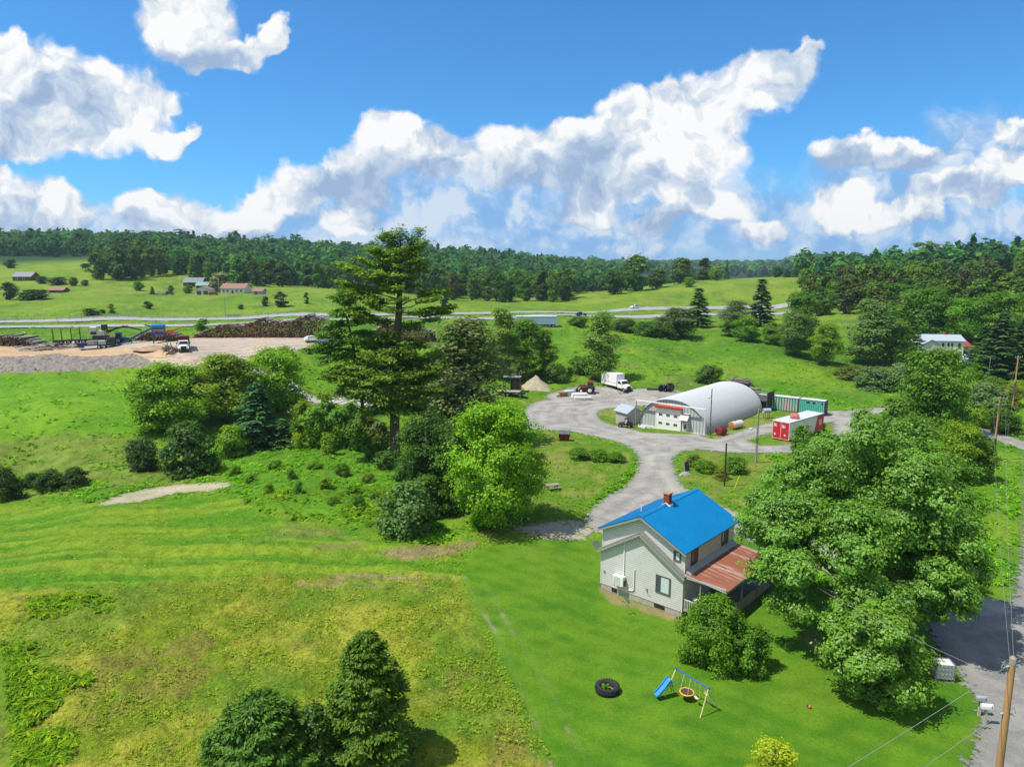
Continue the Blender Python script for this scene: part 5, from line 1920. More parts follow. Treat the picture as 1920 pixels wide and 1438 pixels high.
    m.build('porch_flashing', mat('grey_flashing', (.36, .39, .40), .6, var=.25), r)

    def w2(x, y, z=0):
        a = math.radians(-42.2)
        return Vector((14.9 + x * math.cos(a) - y * math.sin(a), 56.4 + x * math.sin(a) + y * math.cos(a), hz + z))
    # things fixed to or standing by the house
    hp = thing('heat_pump', 'white heat pump unit mounted low on the gable wall of the blue roofed house', 'heat pump', w2(-6.3, -.5, .62), math.radians(-42.2))
    m = MB()
    m.box(-.55, .55, -.22, .2, 0, .95)
    m.build('cabinet', WHITE, hp, bevel=.03)
    m = MB()
    m.box(-.46, .22, -.235, -.221, .12, .84)
    m.build('fan_grille', mat('light_grille', (.55, .56, .56), .6), hp)
    m = MB()
    m.box(-.45, -.38, -.2, .24, -.08, -.002)
    m.box(.38, .45, -.2, .24, -.08, -.002)
    m.box(.551, .68, -.12, .1, .1, .6)
    m.build('bracket', DKSTEEL, hp)

    def dish(lb, loc, rz, ph, tilt):
        d = thing('satellite_dish', lb, 'satellite dish', loc, rz)
        m = MB()
        rings = []
        for k in range(6):
            q = .42 * k / 5 + .01
            rings.append([(q * math.cos(t), -.35 * q * q, q * 1.1 * math.sin(t)) for t in [2 * math.pi * j / 20 for j in range(20)]])
        m.loft(rings, caps=False)
        m.xf(Matrix.Translation((0, 0, ph)) @ Matrix.Rotation(tilt, 4, 'X'))
        m.build('reflector', mat('pale_grey_paint', (.55, .56, .58), .5), d, smooth=True)
        m = MB()
        m.tube([(0, .12, 0), (0, .12, ph - .1), (0, .02, ph)], .03, 8)
        m.build('mast', STEEL, d)
        m = MB()
        m.tube([(0, 0, ph - .4), (0, -.5, ph - .1)], .015, 6)
        m.box(-.05, .05, -.56, -.44, ph - .14, ph)
        m.build('feed_arm', STEEL, d)
    q = hit(1175, 1151)
    dish('pale satellite dish on a pole standing in the lawn by the heat pump', q, math.radians(-62), 1.45, .5)
    dish('grey satellite dish fixed to the left corner of the blue roofed house', w2(-W - .62, -.1, 3.0), math.radians(-10), .75, .4)
    bl = thing('storage_tub', 'blue tub standing on the porch behind the railing', 'tub', w2(.9, .5, .3))
    m = MB()
    m.cyl((0, 0, 0), (0, 0, .95), .25, .30, 14)
    m.build('barrel', mat('blue_plastic', (.03, .10, .32), .5), bl, smooth='auto')
    m = MB()
    m.cyl((0, 0, .95), (0, 0, 1.0), .31, .29, 14)
    m.build('lid', WHITE, bl)


house()


# ------------------------------------------------------------------ arched metal workshop
def gable_shed(name, label, cat, loc, rz, W, D, ez, rise, wall, roofm, oh=.25, group=None, door=None, win=(), ridge='x', thick=.08, chim=None):
    """gabled building; ridge along local x (front eave side faces -y) or along y (gable faces -y)"""
    r = thing(name, label, cat, loc, rz, group)
    m = MB()
    if ridge == 'x':
        m.prism([(0, -.6), (D, -.6), (D, ez), (D / 2, ez + rise), (0, ez)], 'x', 0, W)
    else:
        m.prism([(0, -.6), (W, -.6), (W, ez), (W / 2, ez + rise), (0, ez)], 'y', 0, D)
    m.build('wall', wall, r)
    m = MB()
    half = (D if ridge == 'x' else W) / 2
    s = rise / half
    for sg in (1, -1):
        k1 = half + oh
        pr_ = [(half, ez + rise + .01), (half + sg * k1, ez + rise + .01 - s * k1), (half + sg * k1, ez + rise + .01 + thick - s * k1), (half, ez + rise + .01 + thick)]
        if ridge == 'x':
            m.prism(pr_, 'x', -oh, W + oh)
        else:
            m.prism(pr_, 'y', -oh, D + oh)
    rf = m.build('roof', roofm, r)
    for (x0, x1, z0, z1, mt) in (door or ()):
        d = MB()
        d.box(x0, x1, -.03, -.004, z0, z1)
        d.build('door', mt, r)
    for (x0, x1, z0, z1) in win:
        window(r, x0, x1, z0, z1, 0, 'y', -1, WHITE)
    if chim:
        c = MB()
        c.box(chim - .3, chim + .3, half - .3, half + .3, ez + rise - .2, ez + rise + .8) if ridge == 'x' else c.box(half - .3, half + .3, chim - .3, chim + .3, ez + rise - .2, ez + rise + .8)
        c.build('chimney', mat('red_brick', (.24, .06, .04), .9), rf)
    return r


def quonset():
    A, B = hit(1197, 801), hit(1323, 816)
    rz = math.atan2(B.y - A.y, B.x - A.x)
    W, Ln, Hh = (B - A).length, 27.0, 6.3
    r = thing('arched_workshop', 'long arched corrugated metal workshop with white overhead door', 'workshop', (A.x, A.y, min(A.z, B.z) - .03), rz)
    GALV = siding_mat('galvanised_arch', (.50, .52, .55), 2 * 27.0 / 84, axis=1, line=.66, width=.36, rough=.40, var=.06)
    bz = .62
    rings = []
    nr = 84
    n = 40
    for i in range(nr + 1):
        y = Ln * i / nr
        o = .085 * (1 if i % 2 else -1)
        ring = []
        for k in range(n + 1):
            t = math.pi * k / n
            ex = abs(math.cos(t)) ** .92 * (1 if math.cos(t) >= 0 else -1)
            ring.append((W / 2 - (W / 2 + o) * ex, y, bz + (Hh - bz + o) * math.sin(t) ** .95))
        rings.append(ring)
    m = MB()
    V = [p for q in rings for p in q]
    F = [(i * (n + 1) + k, i * (n + 1) + k + 1, (i + 1) * (n + 1) + k + 1, (i + 1) * (n + 1) + k) for i in range(nr) for k in range(n)]
    m.add(V, F)
    m.build('arched_shell', GALV, r)
    m = MB()
    m.box(-.12, .16, .05, Ln, -.4, bz)
    m.box(W - .16, W + .12, .05, Ln, -.4, bz)
    m.box(.17, 3.55, .12, .42, -.4, bz)
    m.box(10.3, W - .17, .12, .42, -.4, bz)
    m.build('base_wall', mat('white_concrete', (.66, .66, .63), .85, var=.12, dirt=(.4, .36, .3), dirt_amt=.25), r)
    # end wall of vertical metal sheets
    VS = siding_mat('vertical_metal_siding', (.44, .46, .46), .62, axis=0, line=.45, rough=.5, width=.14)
    for nm, y0, y1 in (('front_wall', .30, .40), ('rear_wall', Ln - .4, Ln - .3)):
        prof = []
        for k in range(0, n + 1):
            t = math.pi * k / n
            ex = abs(math.cos(t)) ** .92 * (1 if math.cos(t) >= 0 else -1)
            prof.append((W / 2 - (W / 2 - .06) * ex, bz + (Hh - bz - .07) * math.sin(t) ** .95))
        m = MB()
        m.prism(prof, 'y', y0, y1)
        m.build(nm, VS, r)
    # overhead door with two rows of three windows
    x0, x1 = 3.72, 8.62
    m = MB()
    m.box(x0, x1, .12, .28, 0, 4.55)
    d = m.build('overhead_door', mat('white_door', (.82, .82, .80), .45, var=.03), r)
    for z in (1.35, 2.95):
        for k in range(3):
            xc = x0 + .85 + k * 1.55
            m = MB()
            m.box(xc - .38, xc + .38, .085, .118, z, z + .42)
            m.build('door_window', GLASS, d, bevel=.03)
    m = MB()
    for k in range(1, 4):
        m.box(x0 + .02, x1 - .02, .108, .119, k * 1.14 - .012, k * 1.14 + .012)
    m.build('panel_joint', mat('joint_grey', (.45, .45, .45), .7), d)
    m = MB()
    m.box(x0 - .45, x1 + .35, -.05, .29, 4.57, 4.95)
    m.box(x0 - .1, x1 + .3, -.30, -.052, 4.55, 4.72)
    m.build('door_header', mat('orange_red_paint', (.55, .07, .03), .5, var=.2), r)
    m = MB()
    for x in (x0 - .16, x1 + .02):
        m.box(x, x + .14, .10, .29, 0, 4.55)
    m.build('door_jamb', WHITE, r)
    # walk-in door with canopy
    m = MB()
    m.box(9.15, 10.1, .16, .28, .1, 2.25)
    wd = m.build('entry_door', mat('white_door', (.80, .80, .78), .45), r)
    m = MB()
    m.box(9.38, 9.9, .135, .158, 1.15, 2.0)
    m.build('door_window', GLASS, wd)
    m = MB()
    m.prism([(-.75, 2.75), (.29, 3.95), (.29, 4.02), (-.75, 2.83)], 'x', 8.72, 10.45)
    m.build('canopy', mat('rust_streaked_tin', (.34, .36, .37), .6, .3, var=.1, dirt=(.36, .14, .06), dirt_amt=.55, dirt_scale=1.2, streak=(3, .3, .3)), r)
    m = MB()
    m.prism([(-.6, 2.78), (.28, 2.78), (.28, 3.9)], 'x', 8.8, 8.86)
    m.prism([(-.6, 2.78), (.28, 2.78), (.28, 3.9)], 'x', 10.3, 10.36)
    m.build('canopy_side', STEEL, r)
    m = MB()
    m.box(8.7, 10.7, -1.2, .1, -.1, .08)
    m.build('door_step', CONC, r)
    # goal-post frame in front
    m = MB()
    m.box(-.35, W + .1, -.75, -.55, 5.35, 5.55)
    m.build('track_beam', WHITE, r)
    m = MB()
    m.cyl((-.25, -.65, -.3), (-.25, -.65, 5.34), .09, n=10)
    m.build('beam_post', mat('dull_steel_post', (.22, .23, .24), .6), r)
    m = MB()
    m.cyl((W, -.65, -.3), (W, -.65, 5.34), .06, n=10)
    m.build('beam_post', WHITE, r)
    return r, rz, W


QR, QZ, QW = quonset()
TIN = mat('patched_tin_roof', (.46, .49, .52), .45, .4, var=.12, scale=.8, dirt=(.36, .24, .17), dirt_amt=.25, streak=(2.5, .4, .4), dirt_scale=.9)
A, B = hit(1154, 793), hit(1188, 801)
shed = gable_shed('tool_shed', 'small grey plywood shed with tin roof left of the arched workshop', 'shed', (A.x, A.y, A.z - .02), math.atan2(B.y - A.y, B.x - A.x), 3.7, 3.3, 2.75, 1.0,
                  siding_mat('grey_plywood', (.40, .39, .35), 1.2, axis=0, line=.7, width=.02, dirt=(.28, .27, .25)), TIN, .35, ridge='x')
# lean-to between workshop and containers
A = hit(1410, 769)
lt = thing('lean_to_shelter', 'dark lean-to shelter between the arched workshop and the green container', 'shelter', A + Vector((0, 0, -.05)), QZ)
m = MB()
m.prism([(0, 2.2), (4.0, 3.1), (4.0, 3.2), (0, 2.3)], 'x', -1.6, 3.2)
m.build('roof', mat('dark_tin_roof', (.075, .07, .068), .6, .2, var=.3, dirt=(.13, .07, .05), dirt_amt=.4), lt)
for x, y in ((-1.4, .2), (3.0, .2), (3.0, 3.8), (-1.4, 3.8)):
    m = MB()
    m.box(x - .08, x + .08, y - .08, y + .08, -.3, 2.2 + y * .22)
    m.build('post', WOODG, lt)
m = MB()
m.box(-1.4, 3.0, 3.4, 3.5, 0, 2.9)
m.build('back_wall', WOODG, lt)
m = MB()
m.box(3.06, 3.2, -.2, 3.6, 1.0, 4.1)
m.build('end_panel', mat('charred_board', (.05, .038, .035), .8, var=.3), lt)


# ------------------------------------------------------------------ containers and trailer box
def ribbed_box(name, label, cat, A, rz, L, W, Hh, paint, roofm, pitch, group=None, openings=(), endm=None, lift=.12):
    r = thing(name, label, cat, A, rz, group)
    m = MB()
    m.box(.04, L - .04, .06, W - .06, lift, Hh - .06, 1)
    n = int(L / pitch)
    for i in range(n):
        x = .1 + (L - .2) * (i + .2) / n
        w = (L - .2) / n * .70
        m.box(x, x + w, .015, .058, lift + .14, Hh - .16)
        m.box(x, x + w, W - .058, W - .015, lift + .14, Hh - .16)
    m.build('ribbed_side', [paint, mat('shaded_groove', (.035, .10, .085), .8, var=.3)], r)  # core between the ribs in darker teal, recess shade painted into the colour
    f = MB()
    for y in (0, W - .12):
        f.box(0, L, y, y + .12, lift - .02, lift + .13)
        f.box(0, L, y, y + .12, Hh - .14, Hh)
        for x in (0, L - .12):
            f.box(x, x + .12, y, y + .12, lift + .131, Hh - .141)
    f.build('frame', mat('dark_teal_frame', (.06, .09, .085), .7, var=.3), r)
    m = MB()
    m.box(.12, L - .12, .13, W - .13, Hh - .055, Hh + .02)
    m.build('roof', roofm, r)
    for (x0, x1, z0, z1) in openings:
        m = MB()
        m.box(x0, x1, -.012, .013, z0, z1)
        m.build('vent_opening', DARKT, r)
    m = MB()
    m.box(L - .038, L + .015, .13, W - .13, lift + .14, Hh - .15)
    m.build('end_door', endm or paint, r)
    return r


A = hit(1419, 765)
B = hit(1545, 781)
cz = math.atan2(B.y - A.y, B.x - A.x)
CL = (B - A).length
TEAL = mat('teal_paint', (.085, .46, .36), .6, var=.12, scale=.7, dirt=(.13, .27, .22), dirt_amt=.25)
TEALF = mat('faded_teal_and_pink', (.09, .46, .36), .65, var=.12, scale=.7, dirt=(.48, .36, .34), dirt_amt=.62, dirt_scale=.28)
ROOFC = mat('grey_container_roof', (.50, .51, .50), .7, var=.2, dirt=(.3, .28, .26), dirt_amt=.3)
ribbed_box('shipping_container', 'long faded teal container with pinkish patches beside the lean-to', 'container', (A.x, A.y, A.z - .05), cz, CL * .62, 2.5, 3.0, TEALF, ROOFC, .55)
q = A.lerp(B, .625)
ribbed_box('shipping_container', 'teal container with four small dark openings under its roof edge', 'container', (q.x, q.y, A.z - .05), cz, CL * .375, 2.5, 3.0, TEAL, ROOFC, .36,
           openings=[(1.6, 2.1, 2.3, 2.65), (2.7, 3.2, 2.3, 2.65), (4.4, 4.75, 2.3, 2.65), (5.2, 5.5, 2.3, 2.65)], endm=mat('dark_end_door', (.06, .06, .065), .7, var=.3))


def text_bar(m, pat, x0, z0, cell, y0, y1):
    for j, row in enumerate(pat):
        for i, c in enumerate(row):
            if c != '.':
                m.box(x0 + i * cell, x0 + (i + 1) * cell, y0, y1, z0 - (j + 1) * cell, z0 - j * cell)


def red_box():
    A, B = hit(1447, 823), hit(1479, 829)
    rz = math.atan2(B.y - A.y, B.x - A.x)
    r = thing('trailer_box', 'white trailer box with red rear doors and a red front corner', 'trailer', (A.x, A.y, A.z), rz)
    W, L, Hh, lf = (B - A).length, 12.4, 3.35, .28
    WB = mat('white_trailer_side', (.62, .65, .68), .45, var=.06, dirt=(.48, .48, .47), dirt_amt=.2)
    RED = mat('red_trailer_paint', (.52, .022, .03), .45, var=.12)
    m = MB()
    m.box(0, W, .06, L, lf, Hh)
    m.build('box', WB, r)
    m = MB()
    m.prism([(9.0, lf + .03), (L - .02, lf + .03), (L - .02, Hh - .12), (10.0, Hh - .12)], 'x', W + .003, W + .02)
    rp = m.build('red_side_panel', RED, r)
    m = MB()
    for z, a, b in ((2.2, 10.55, 11.7), (1.85, 10.6, 11.6), (1.5, 10.7, 11.75)):
        for k in range(4):
            y = a + (b - a) * k / 4
            m.box(W + .021, W + .03, y, y + .17, z, z + .25)
    m.build('white_lettering', WHITE, rp)
    m = MB()
    m.box(-.05, W + .05, .03, L + .05, Hh, Hh + .05)
    rf = m.build('roof', mat('pale_blue_roof', (.52, .56, .60), .5, var=.08), r)
    m = MB()
    for x in (W + .022,):
        m.box(x, x + .03, .05, L, Hh - .1, Hh - .002)
        m.box(x, x + .03, .05, L, lf, lf + .1)
    m.build('rail', mat('dark_rail', (.07, .08, .09), .6), r)
    m = MB()
    m.box(.1, W - .1, .3, L - .3, 0, lf - .002)
    m.build('chassis', DKSTEEL, r)
    # rear doors
    for k in (0, 1):
        x0 = .1 + k * (W / 2 - .05)
        x1 = x0 + W / 2 - .16
        m = MB()
        m.box(x0, x1, .0, .055, lf + .1, Hh - .1)
        d = m.build('rear_door', RED, r)
        m = MB()
        zc = Hh - .45 - .1 * k
        for a, b, z0, z1 in ((.18, .42, -.5, 0), (.46, .70, -.5, 0)):
            m.box(x0 + a, x0 + b, -.012, -.002, zc + z0, zc + z1)
        m.build('white_sticker', WHITE, d)
        m = MB()
        for a, b, z0, z1 in ((.24, .36, -.16, -.10), (.24, .30, -.40, -.2), (.54, .66, -.32, -.24), (.60, .66, -.22, -.08)):
            m.box(x0 + a, x0 + b, -.018, -.013, zc + z0, zc + z1)
        m.build('dark_marks', DKSTEEL, d)
        m = MB()
        c = x0 + (.42 if k == 0 else .68)
        m.prism([(c - .24, 1.05), (c, .81), (c + .24, 1.05), (c, 1.29)], 'y', -.012, -.002)
        m.build('diamond_placard', mat('pink_white_placard', (.75, .60, .56), .5, var=.1), d)
        m = MB()
        for a in (.55, .92):
            m.cyl((x0 + a, -.035, lf + .12), (x0 + a, -.035, Hh - .12), .022, n=6)
        m.build('locking_bar', mat('red_bar', (.40, .05, .05), .5), d)
    m = MB()
    m.box(0, .09, -.02, .058, lf, Hh)
    m.box(W - .09, W, -.02, .058, lf, Hh)
    m.box(.091, W - .091, -.02, .058, Hh - .09, Hh)
    m.box(.091, W - .091, -.02, .058, lf, lf + .09)
    m.box(W / 2 - .035, W / 2 + .035, -.03, -.001, lf + .1, Hh - .1)
    m.build('door_frame', mat('pink_white_edge', (.72, .55, .53), .5, var=.2, scale=4), r)
    # rusty hood lying on the roof
    a = rz
    ux, uy = Vector((math.cos(a), math.sin(a), 0)), Vector((-math.sin(a), math.cos(a), 0))
    h = thing('rusty_hood', 'rusty red engine hood lying on the roof of the trailer box', 'engine hood', Vector((A.x, A.y, A.z + Hh + .052)) + ux * 1.75 + uy * 4.2, rz + .5)
    m = MB()
    m.loft([[(-.6, -1.0, 0), (-.62, -1.0, .30), (-.35, -1.0, .52), (.35, -1.0, .52), (.62, -1.0, .30), (.6, -1.0, 0)],
            [(-.72, .2, 0), (-.74, .2, .4), (-.45, .2, .66), (.45, .2, .66), (.74, .2, .4), (.72, .2, 0)],
            [(-.75, 1.1, 0), (-.78, 1.1, .42), (-.5, 1.1, .70), (.5, 1.1, .70), (.78, 1.1, .42), (.75, 1.1, 0)]])
    m.build('shell', mat('faded_red_rust', (.42, .13, .10), .75, var=.3, scale=1.5), h, smooth='auto')
    m = MB()
    m.box(-.5, .5, 1.102, 1.14, .05, .6)
    m.build('firewall', DKSTEEL, h)


red_box()


# ------------------------------------------------------------------ farm buildings far off
def far_house(px, py, px2, name, label, cat, D, ez, rise, wall, roofm, ang=0.0, Y=None, **kw):
    A = hit(px, py)
    B = hit(px2, py)
    L = abs(px2 - px) / FPX * A.y
    return gable_shed(name, label, cat, (A.x, A.y, A.z - .2), ang, L, D, ez, rise, wall, roofm, .5, **kw)


FWH = mat('far_white_siding', (.62, .63, .62), .7, var=.08)
FBR = mat('far_brown_roof', (.26, .14, .10), .8, var=.15)
FGR = mat('far_green_roof', (.16, .32, .26), .6, var=.15)
FGY = mat('far_grey_roof', (.17, .20, .20), .6, var=.15)
FDK = mat('far_dark_wood', (.10, .08, .065), .8, var=.2)
far_house(24, 527, 57, 'barn', 'dark low barn with pale grey roof in the left hill field', 'barn', 9, 3.0, 2.6, FDK, FGY, .05, win=[(2, 3, 1, 2.2), (6, 7, 1, 2.2)])
far_house(92, 549, 117, 'long_shed', 'low brown roofed shed among the bushes left', 'shed', 6, 1.6, 1.2, FDK, FBR, .05, door=[(1, 3, 0, 1.5, DARKT)])
far_house(344, 537, 377, 'barn', 'dark barn with grey green roof behind the farmhouse lane', 'barn', 10, 2.6, 2.6, FDK, FGY, .1, door=[(3, 6, 0, 2.4, DARKT)])
far_house(368, 541, 388, 'shed', 'small shed with bright green metal roof beside the dark barn', 'shed', 7, 2.0, 1.8, FDK, FGR, .15, door=[(1, 3, 0, 1.9, DARKT)])
far_house(366, 553, 392, 'garage', 'white two door garage with brown roof by the farmhouse', 'garage', 7, 3.0, 1.5, FWH, FBR, .06, ridge='y', door=[(.9, 3.2, 0, 2.3, mat('dark_garage_door', (.10, .07, .06), .6)), (4.3, 6.6, 0, 2.3, mat('dark_garage_door', (.10, .07, .06), .6))])
far_house(414, 551, 460, 'farmhouse', 'long white farmhouse with brown roof beyond the highway', 'house', 8.5, 3.2, 2.3, FWH, FBR, -.08, win=[(1.2, 2.2, 1.2, 2.4), (3.4, 4.4, 1.2, 2.4), (8.5, 9.5, 1.2, 2.4), (10.8, 11.8, 1.2, 2.4)], door=[(6, 7, 0, 2.1, FDK)], chim=10.5)
far_house(474, 553, 492, 'shed', 'small grey shed right of the long white farmhouse', 'shed', 5, 2.2, 1.2, mat('far_grey_wall', (.36, .37, .38), .8), FBR, -.05, door=[(1.2, 2.2, 0, 1.9, FDK)])
# pale house on the right
A = hit(1722, 664)
ph = gable_shed('pale_house', 'pale two storey house with light blue metal roof below the wooded slope', 'house', (A.x, A.y, A.z - .2), math.radians(-12), 12.6, 8.5, 4.6, 1.5, mat('pale_wall', (.66, .67, .66), .7, var=.05), mat('pale_metal_roof', (.36, .42, .48), .5, var=.05), .4,
                win=[(6.4, 7.1, 2.6, 3.9), (8.0, 8.6, 2.6, 3.9), (9.0, 9.6, 2.6, 3.9), (10.9, 11.8, 2.2, 3.9), (7, 7.8, .5, 1.7)], chim=8.6)
m = MB()
m.prism([(.6, -.5), (5.2, -.5), (5.2, 3.6), (2.9, 4.9), (.6, 3.6)], 'y', -1.6, -.02)
m.build('gabled_wing', bpy.data.materials['pale_wall'], ph)
m = MB()
for sg in (1, -1):
    m.prism([(2.9, 4.93), (2.9 + sg * 2.7, 4.93 - sg * sg * 2.7 * .565), (2.9 + sg * 2.7, 5.05 - 2.7 * .565), (2.9, 5.05)], 'y', -2.0, 0.4)
m.build('wing_roof', bpy.data.materials['pale_metal_roof'], ph)
A = hit(1790, 662)
gable_shed('red_roof_house', 'low house with dull red roof right of the pale house', 'house', (A.x, A.y, A.z - .2), math.radians(15), 6.0, 7, 2.4, 2.4, mat('tan_wall', (.42, .33, .25), .8, var=.1), mat('dull_red_roof', (.30, .06, .05), .8, var=.15), .5, ridge='x', door=[(2.2, 3.2, 0, 2.0, FDK)], win=[(.8, 1.6, 1, 1.9), (4, 5, 1, 1.9)])
A = hit(1812, 680)
tp = thing('blue_tarp', 'pale blue tarp thrown over a heap by the dark spruce', 'tarp', A)
m = MB()
m.loft([[(-1.6, -1.2, -.2), (1.6, -1.2, -.2), (1.5, 1.2, -.2), (-1.5, 1.2, -.2)], [(-1.4, -1.0, .9), (1.2, -.9, 1.3), (1.2, .9, 1.5), (-1.2, 1.0, 1.1)], [(-.6, -.2, 2.4), (.4, -.3, 2.1), (.3, .3, 2.3), (-.5, .2, 2.6)]])
m.build('sheet', mat('pale_blue_tarp', (.48, .62, .75), .6, var=.2), tp)
m = MB()
m.box(-1.2, .8, -1.32, -1.22, -.1, .5)
m.build('blue_underside', mat('blue_plastic', (.03, .10, .32), .5), tp)
# ------------------------------------------------------------------ vehicles
def wheel(parent, x, y, r, w, rim=None, z=None, tread=False, rimr=.55):
    z = r if z is None else z
    m = MB()
    m.torus((x, y, z), r * .78, r * .22, 'y', 24, 10, prof=(r * .22, w / 2))
    if tread:
        for i in range(22):
            t = 2 * math.pi * i / 22
            for sg in (-1, 1):
                p = Vector((x + r * math.cos(t), y + sg * w * .26, z + r * math.sin(t)))
                q = Vector((x + r * .93 * math.cos(t + .1), y + sg * w * .5, z + r * .93 * math.sin(t + .1)))
                m.bar(p, q, .09, .09)
    o = m.build('wheel', BLACK, parent, smooth='auto')
    m = MB()
    m.cyl((x, y - w * .3, z), (x, y + w * .3, z), r * rimr, n=16)
    m.cyl((x, y - w * .42, z), (x, y + w * .42, z), r * .2, n=10)
    m.build('rim', rim or STEEL, o, smooth='auto')
    return o


VWHITE = mat('white_vehicle_paint', (.80, .81, .81), .35, var=.04, spec=.5)
VGLASS = mat('vehicle_glass', (.015, .018, .02), .08, spec=.8)
CHROME = mat('chrome', (.6, .6, .6), .25, .9)


def truck_cab(r, paint, x0=0.0):
    """bonneted truck cab: nose towards +x, cab rear at x0"""
    m = MB()
    # cab
    m.loft([[(x0, -1.1, .75), (x0, 1.1, .75), (x0, 1.08, 1.75), (x0, 1.0, 2.55), (x0, -1.0, 2.55), (x0, -1.08, 1.75)],
            [(x0 + 1.1, -1.1, .75), (x0 + 1.1, 1.1, .75), (x0 + 1.1, 1.08, 1.75), (x0 + 1.0, 1.0, 2.6), (x0 + 1.0, -1.0, 2.6), (x0 + 1.1, -1.08, 1.75)],
            [(x0 + 1.62, -1.1, .75), (x0 + 1.62, 1.1, .75), (x0 + 1.62, 1.08, 1.68), (x0 + 1.25, .96, 2.5), (x0 + 1.25, -.96, 2.5), (x0 + 1.62, -1.08, 1.68)]])
    m.build('cab', paint, r, bevel=.04)
    m = MB()
    m.loft([[(x0 + 1.63, -1.0, .85), (x0 + 1.63, 1.0, .85), (x0 + 1.63, .96, 1.55), (x0 + 1.63, .6, 1.72), (x0 + 1.63, -.6, 1.72), (x0 + 1.63, -.96, 1.55)],
            [(x0 + 3.0, -.72, .8), (x0 + 3.0, .72, .8), (x0 + 3.0, .70, 1.35), (x0 + 2.95, .5, 1.52), (x0 + 2.95, -.5, 1.52), (x0 + 3.0, -.70, 1.35)]])
    m.build('hood', paint, r, bevel=.05)
    for s in (-1, 1):
        m = MB()
        m.loft([[(x0 + 1.7, s * .75, .75), (x0 + 1.7, s * 1.14, .75), (x0 + 1.75, s * 1.14, 1.0), (x0 + 1.75, s * .75, 1.05)],
                [(x0 + 2.3, s * .7, 1.12), (x0 + 2.3, s * 1.16, 1.08), (x0 + 2.3, s * 1.14, 1.22), (x0 + 2.3, s * .7, 1.3)],
                [(x0 + 2.98, s * .68, .75), (x0 + 2.98, s * 1.1, .75), (x0 + 2.98, s * 1.08, 1.05), (x0 + 2.98, s * .68, 1.15)]])
        m.build('fender', paint, r)
        m = MB()
        m.box(x0 + 2.985, x0 + 3.02, min(s * .74, s * 1.04), max(s * .74, s * 1.04), .82, 1.04)
        m.build('headlight', mat('headlight_glass', (.6, .6, .55), .2, spec=.8), r)
        m = MB()
        m.box(x0 + .25, x0 + .98, min(s * 1.085, s * 1.1), max(s * 1.085, s * 1.1), 1.78, 2.4)
        m.build('side_window', VGLASS, r)
        m = MB()
        m.bar((x0 + 1.5, s * 1.12, 1.9), (x0 + 1.55, s * 1.42, 1.95), .04, .04)
        m.box(x0 + 1.5, x0 + 1.58, min(s * 1.32, s * 1.5), max(s * 1.32, s * 1.5), 1.7, 2.25)
        m.build('mirror', DKSTEEL, r)
    m = MB()
    m.add([(x0 + 1.60, -.92, 1.76), (x0 + 1.60, .92, 1.76), (x0 + 1.32, .84, 2.42), (x0 + 1.32, -.84, 2.42), (x0 + 1.65, -.92, 1.76), (x0 + 1.65, .92, 1.76), (x0 + 1.36, .84, 2.42), (x0 + 1.36, -.84, 2.42)],
          [(4, 5, 6, 7), (0, 3, 2, 1), (0, 1, 5, 4), (1, 2, 6, 5), (2, 3, 7, 6), (3, 0, 4, 7)])
    m.build('windscreen', VGLASS, r)
    m = MB()
    m.box(x0 + 3.0, x0 + 3.05, -.56, .56, .72, 1.40)
    m.build('grille', mat('dark_grille', (.03, .03, .032), .4, .4, var=.2), r)
    m = MB()
    m.box(x0 + 2.98, x0 + 3.16, -1.15, 1.15, .42, .68)
    m.build('bumper', mat('black_bumper', (.03, .03, .03), .6), r)
    for s in (-1, 1):
        wheel(r, x0 + 2.3, s * .95, .50, .28, CHROME)


def box_truck():
    p = hit(1163, 731)
    rz = math.radians(-58)
    r = thing('box_truck', 'white box truck parked in the weeds at the edge of the gravel yard', 'truck', (p.x, p.y, p.z - .08), rz)
    m = MB()
    m.box(-5.8, .0, -1.25, 1.25, 1.0, 4.0)
    m.build('cargo_box', VWHITE, r, bevel=.04)
    m = MB()
    for s in (-1, 1):
        m.box(-5.75, -.05, s * 1.26 - .012, s * 1.26 + .012, 1.78, 1.84)
        m.box(-5.75, -.05, s * 1.26 - .02, s * 1.26 + .02, 1.0, 1.1)
    m.build('rub_rail', mat('grey_rail', (.4, .4, .42), .5), r)
    m = MB()
    m.box(.002, .03, -1.2, 1.2, 2.62, 3.96)
    m.build('box_front_panel', mat('pale_front_panel', (.62, .65, .68), .45), r)
    truck_cab(r, VWHITE, .12)
    m = MB()
    m.box(-5.6, 2.6, -.45, .45, .6, .98)
    m.build('chassis', DKSTEEL, r)
    for s in (-1, 1):
        wheel(r, -4.0, s * .95, .50, .5, STEEL)


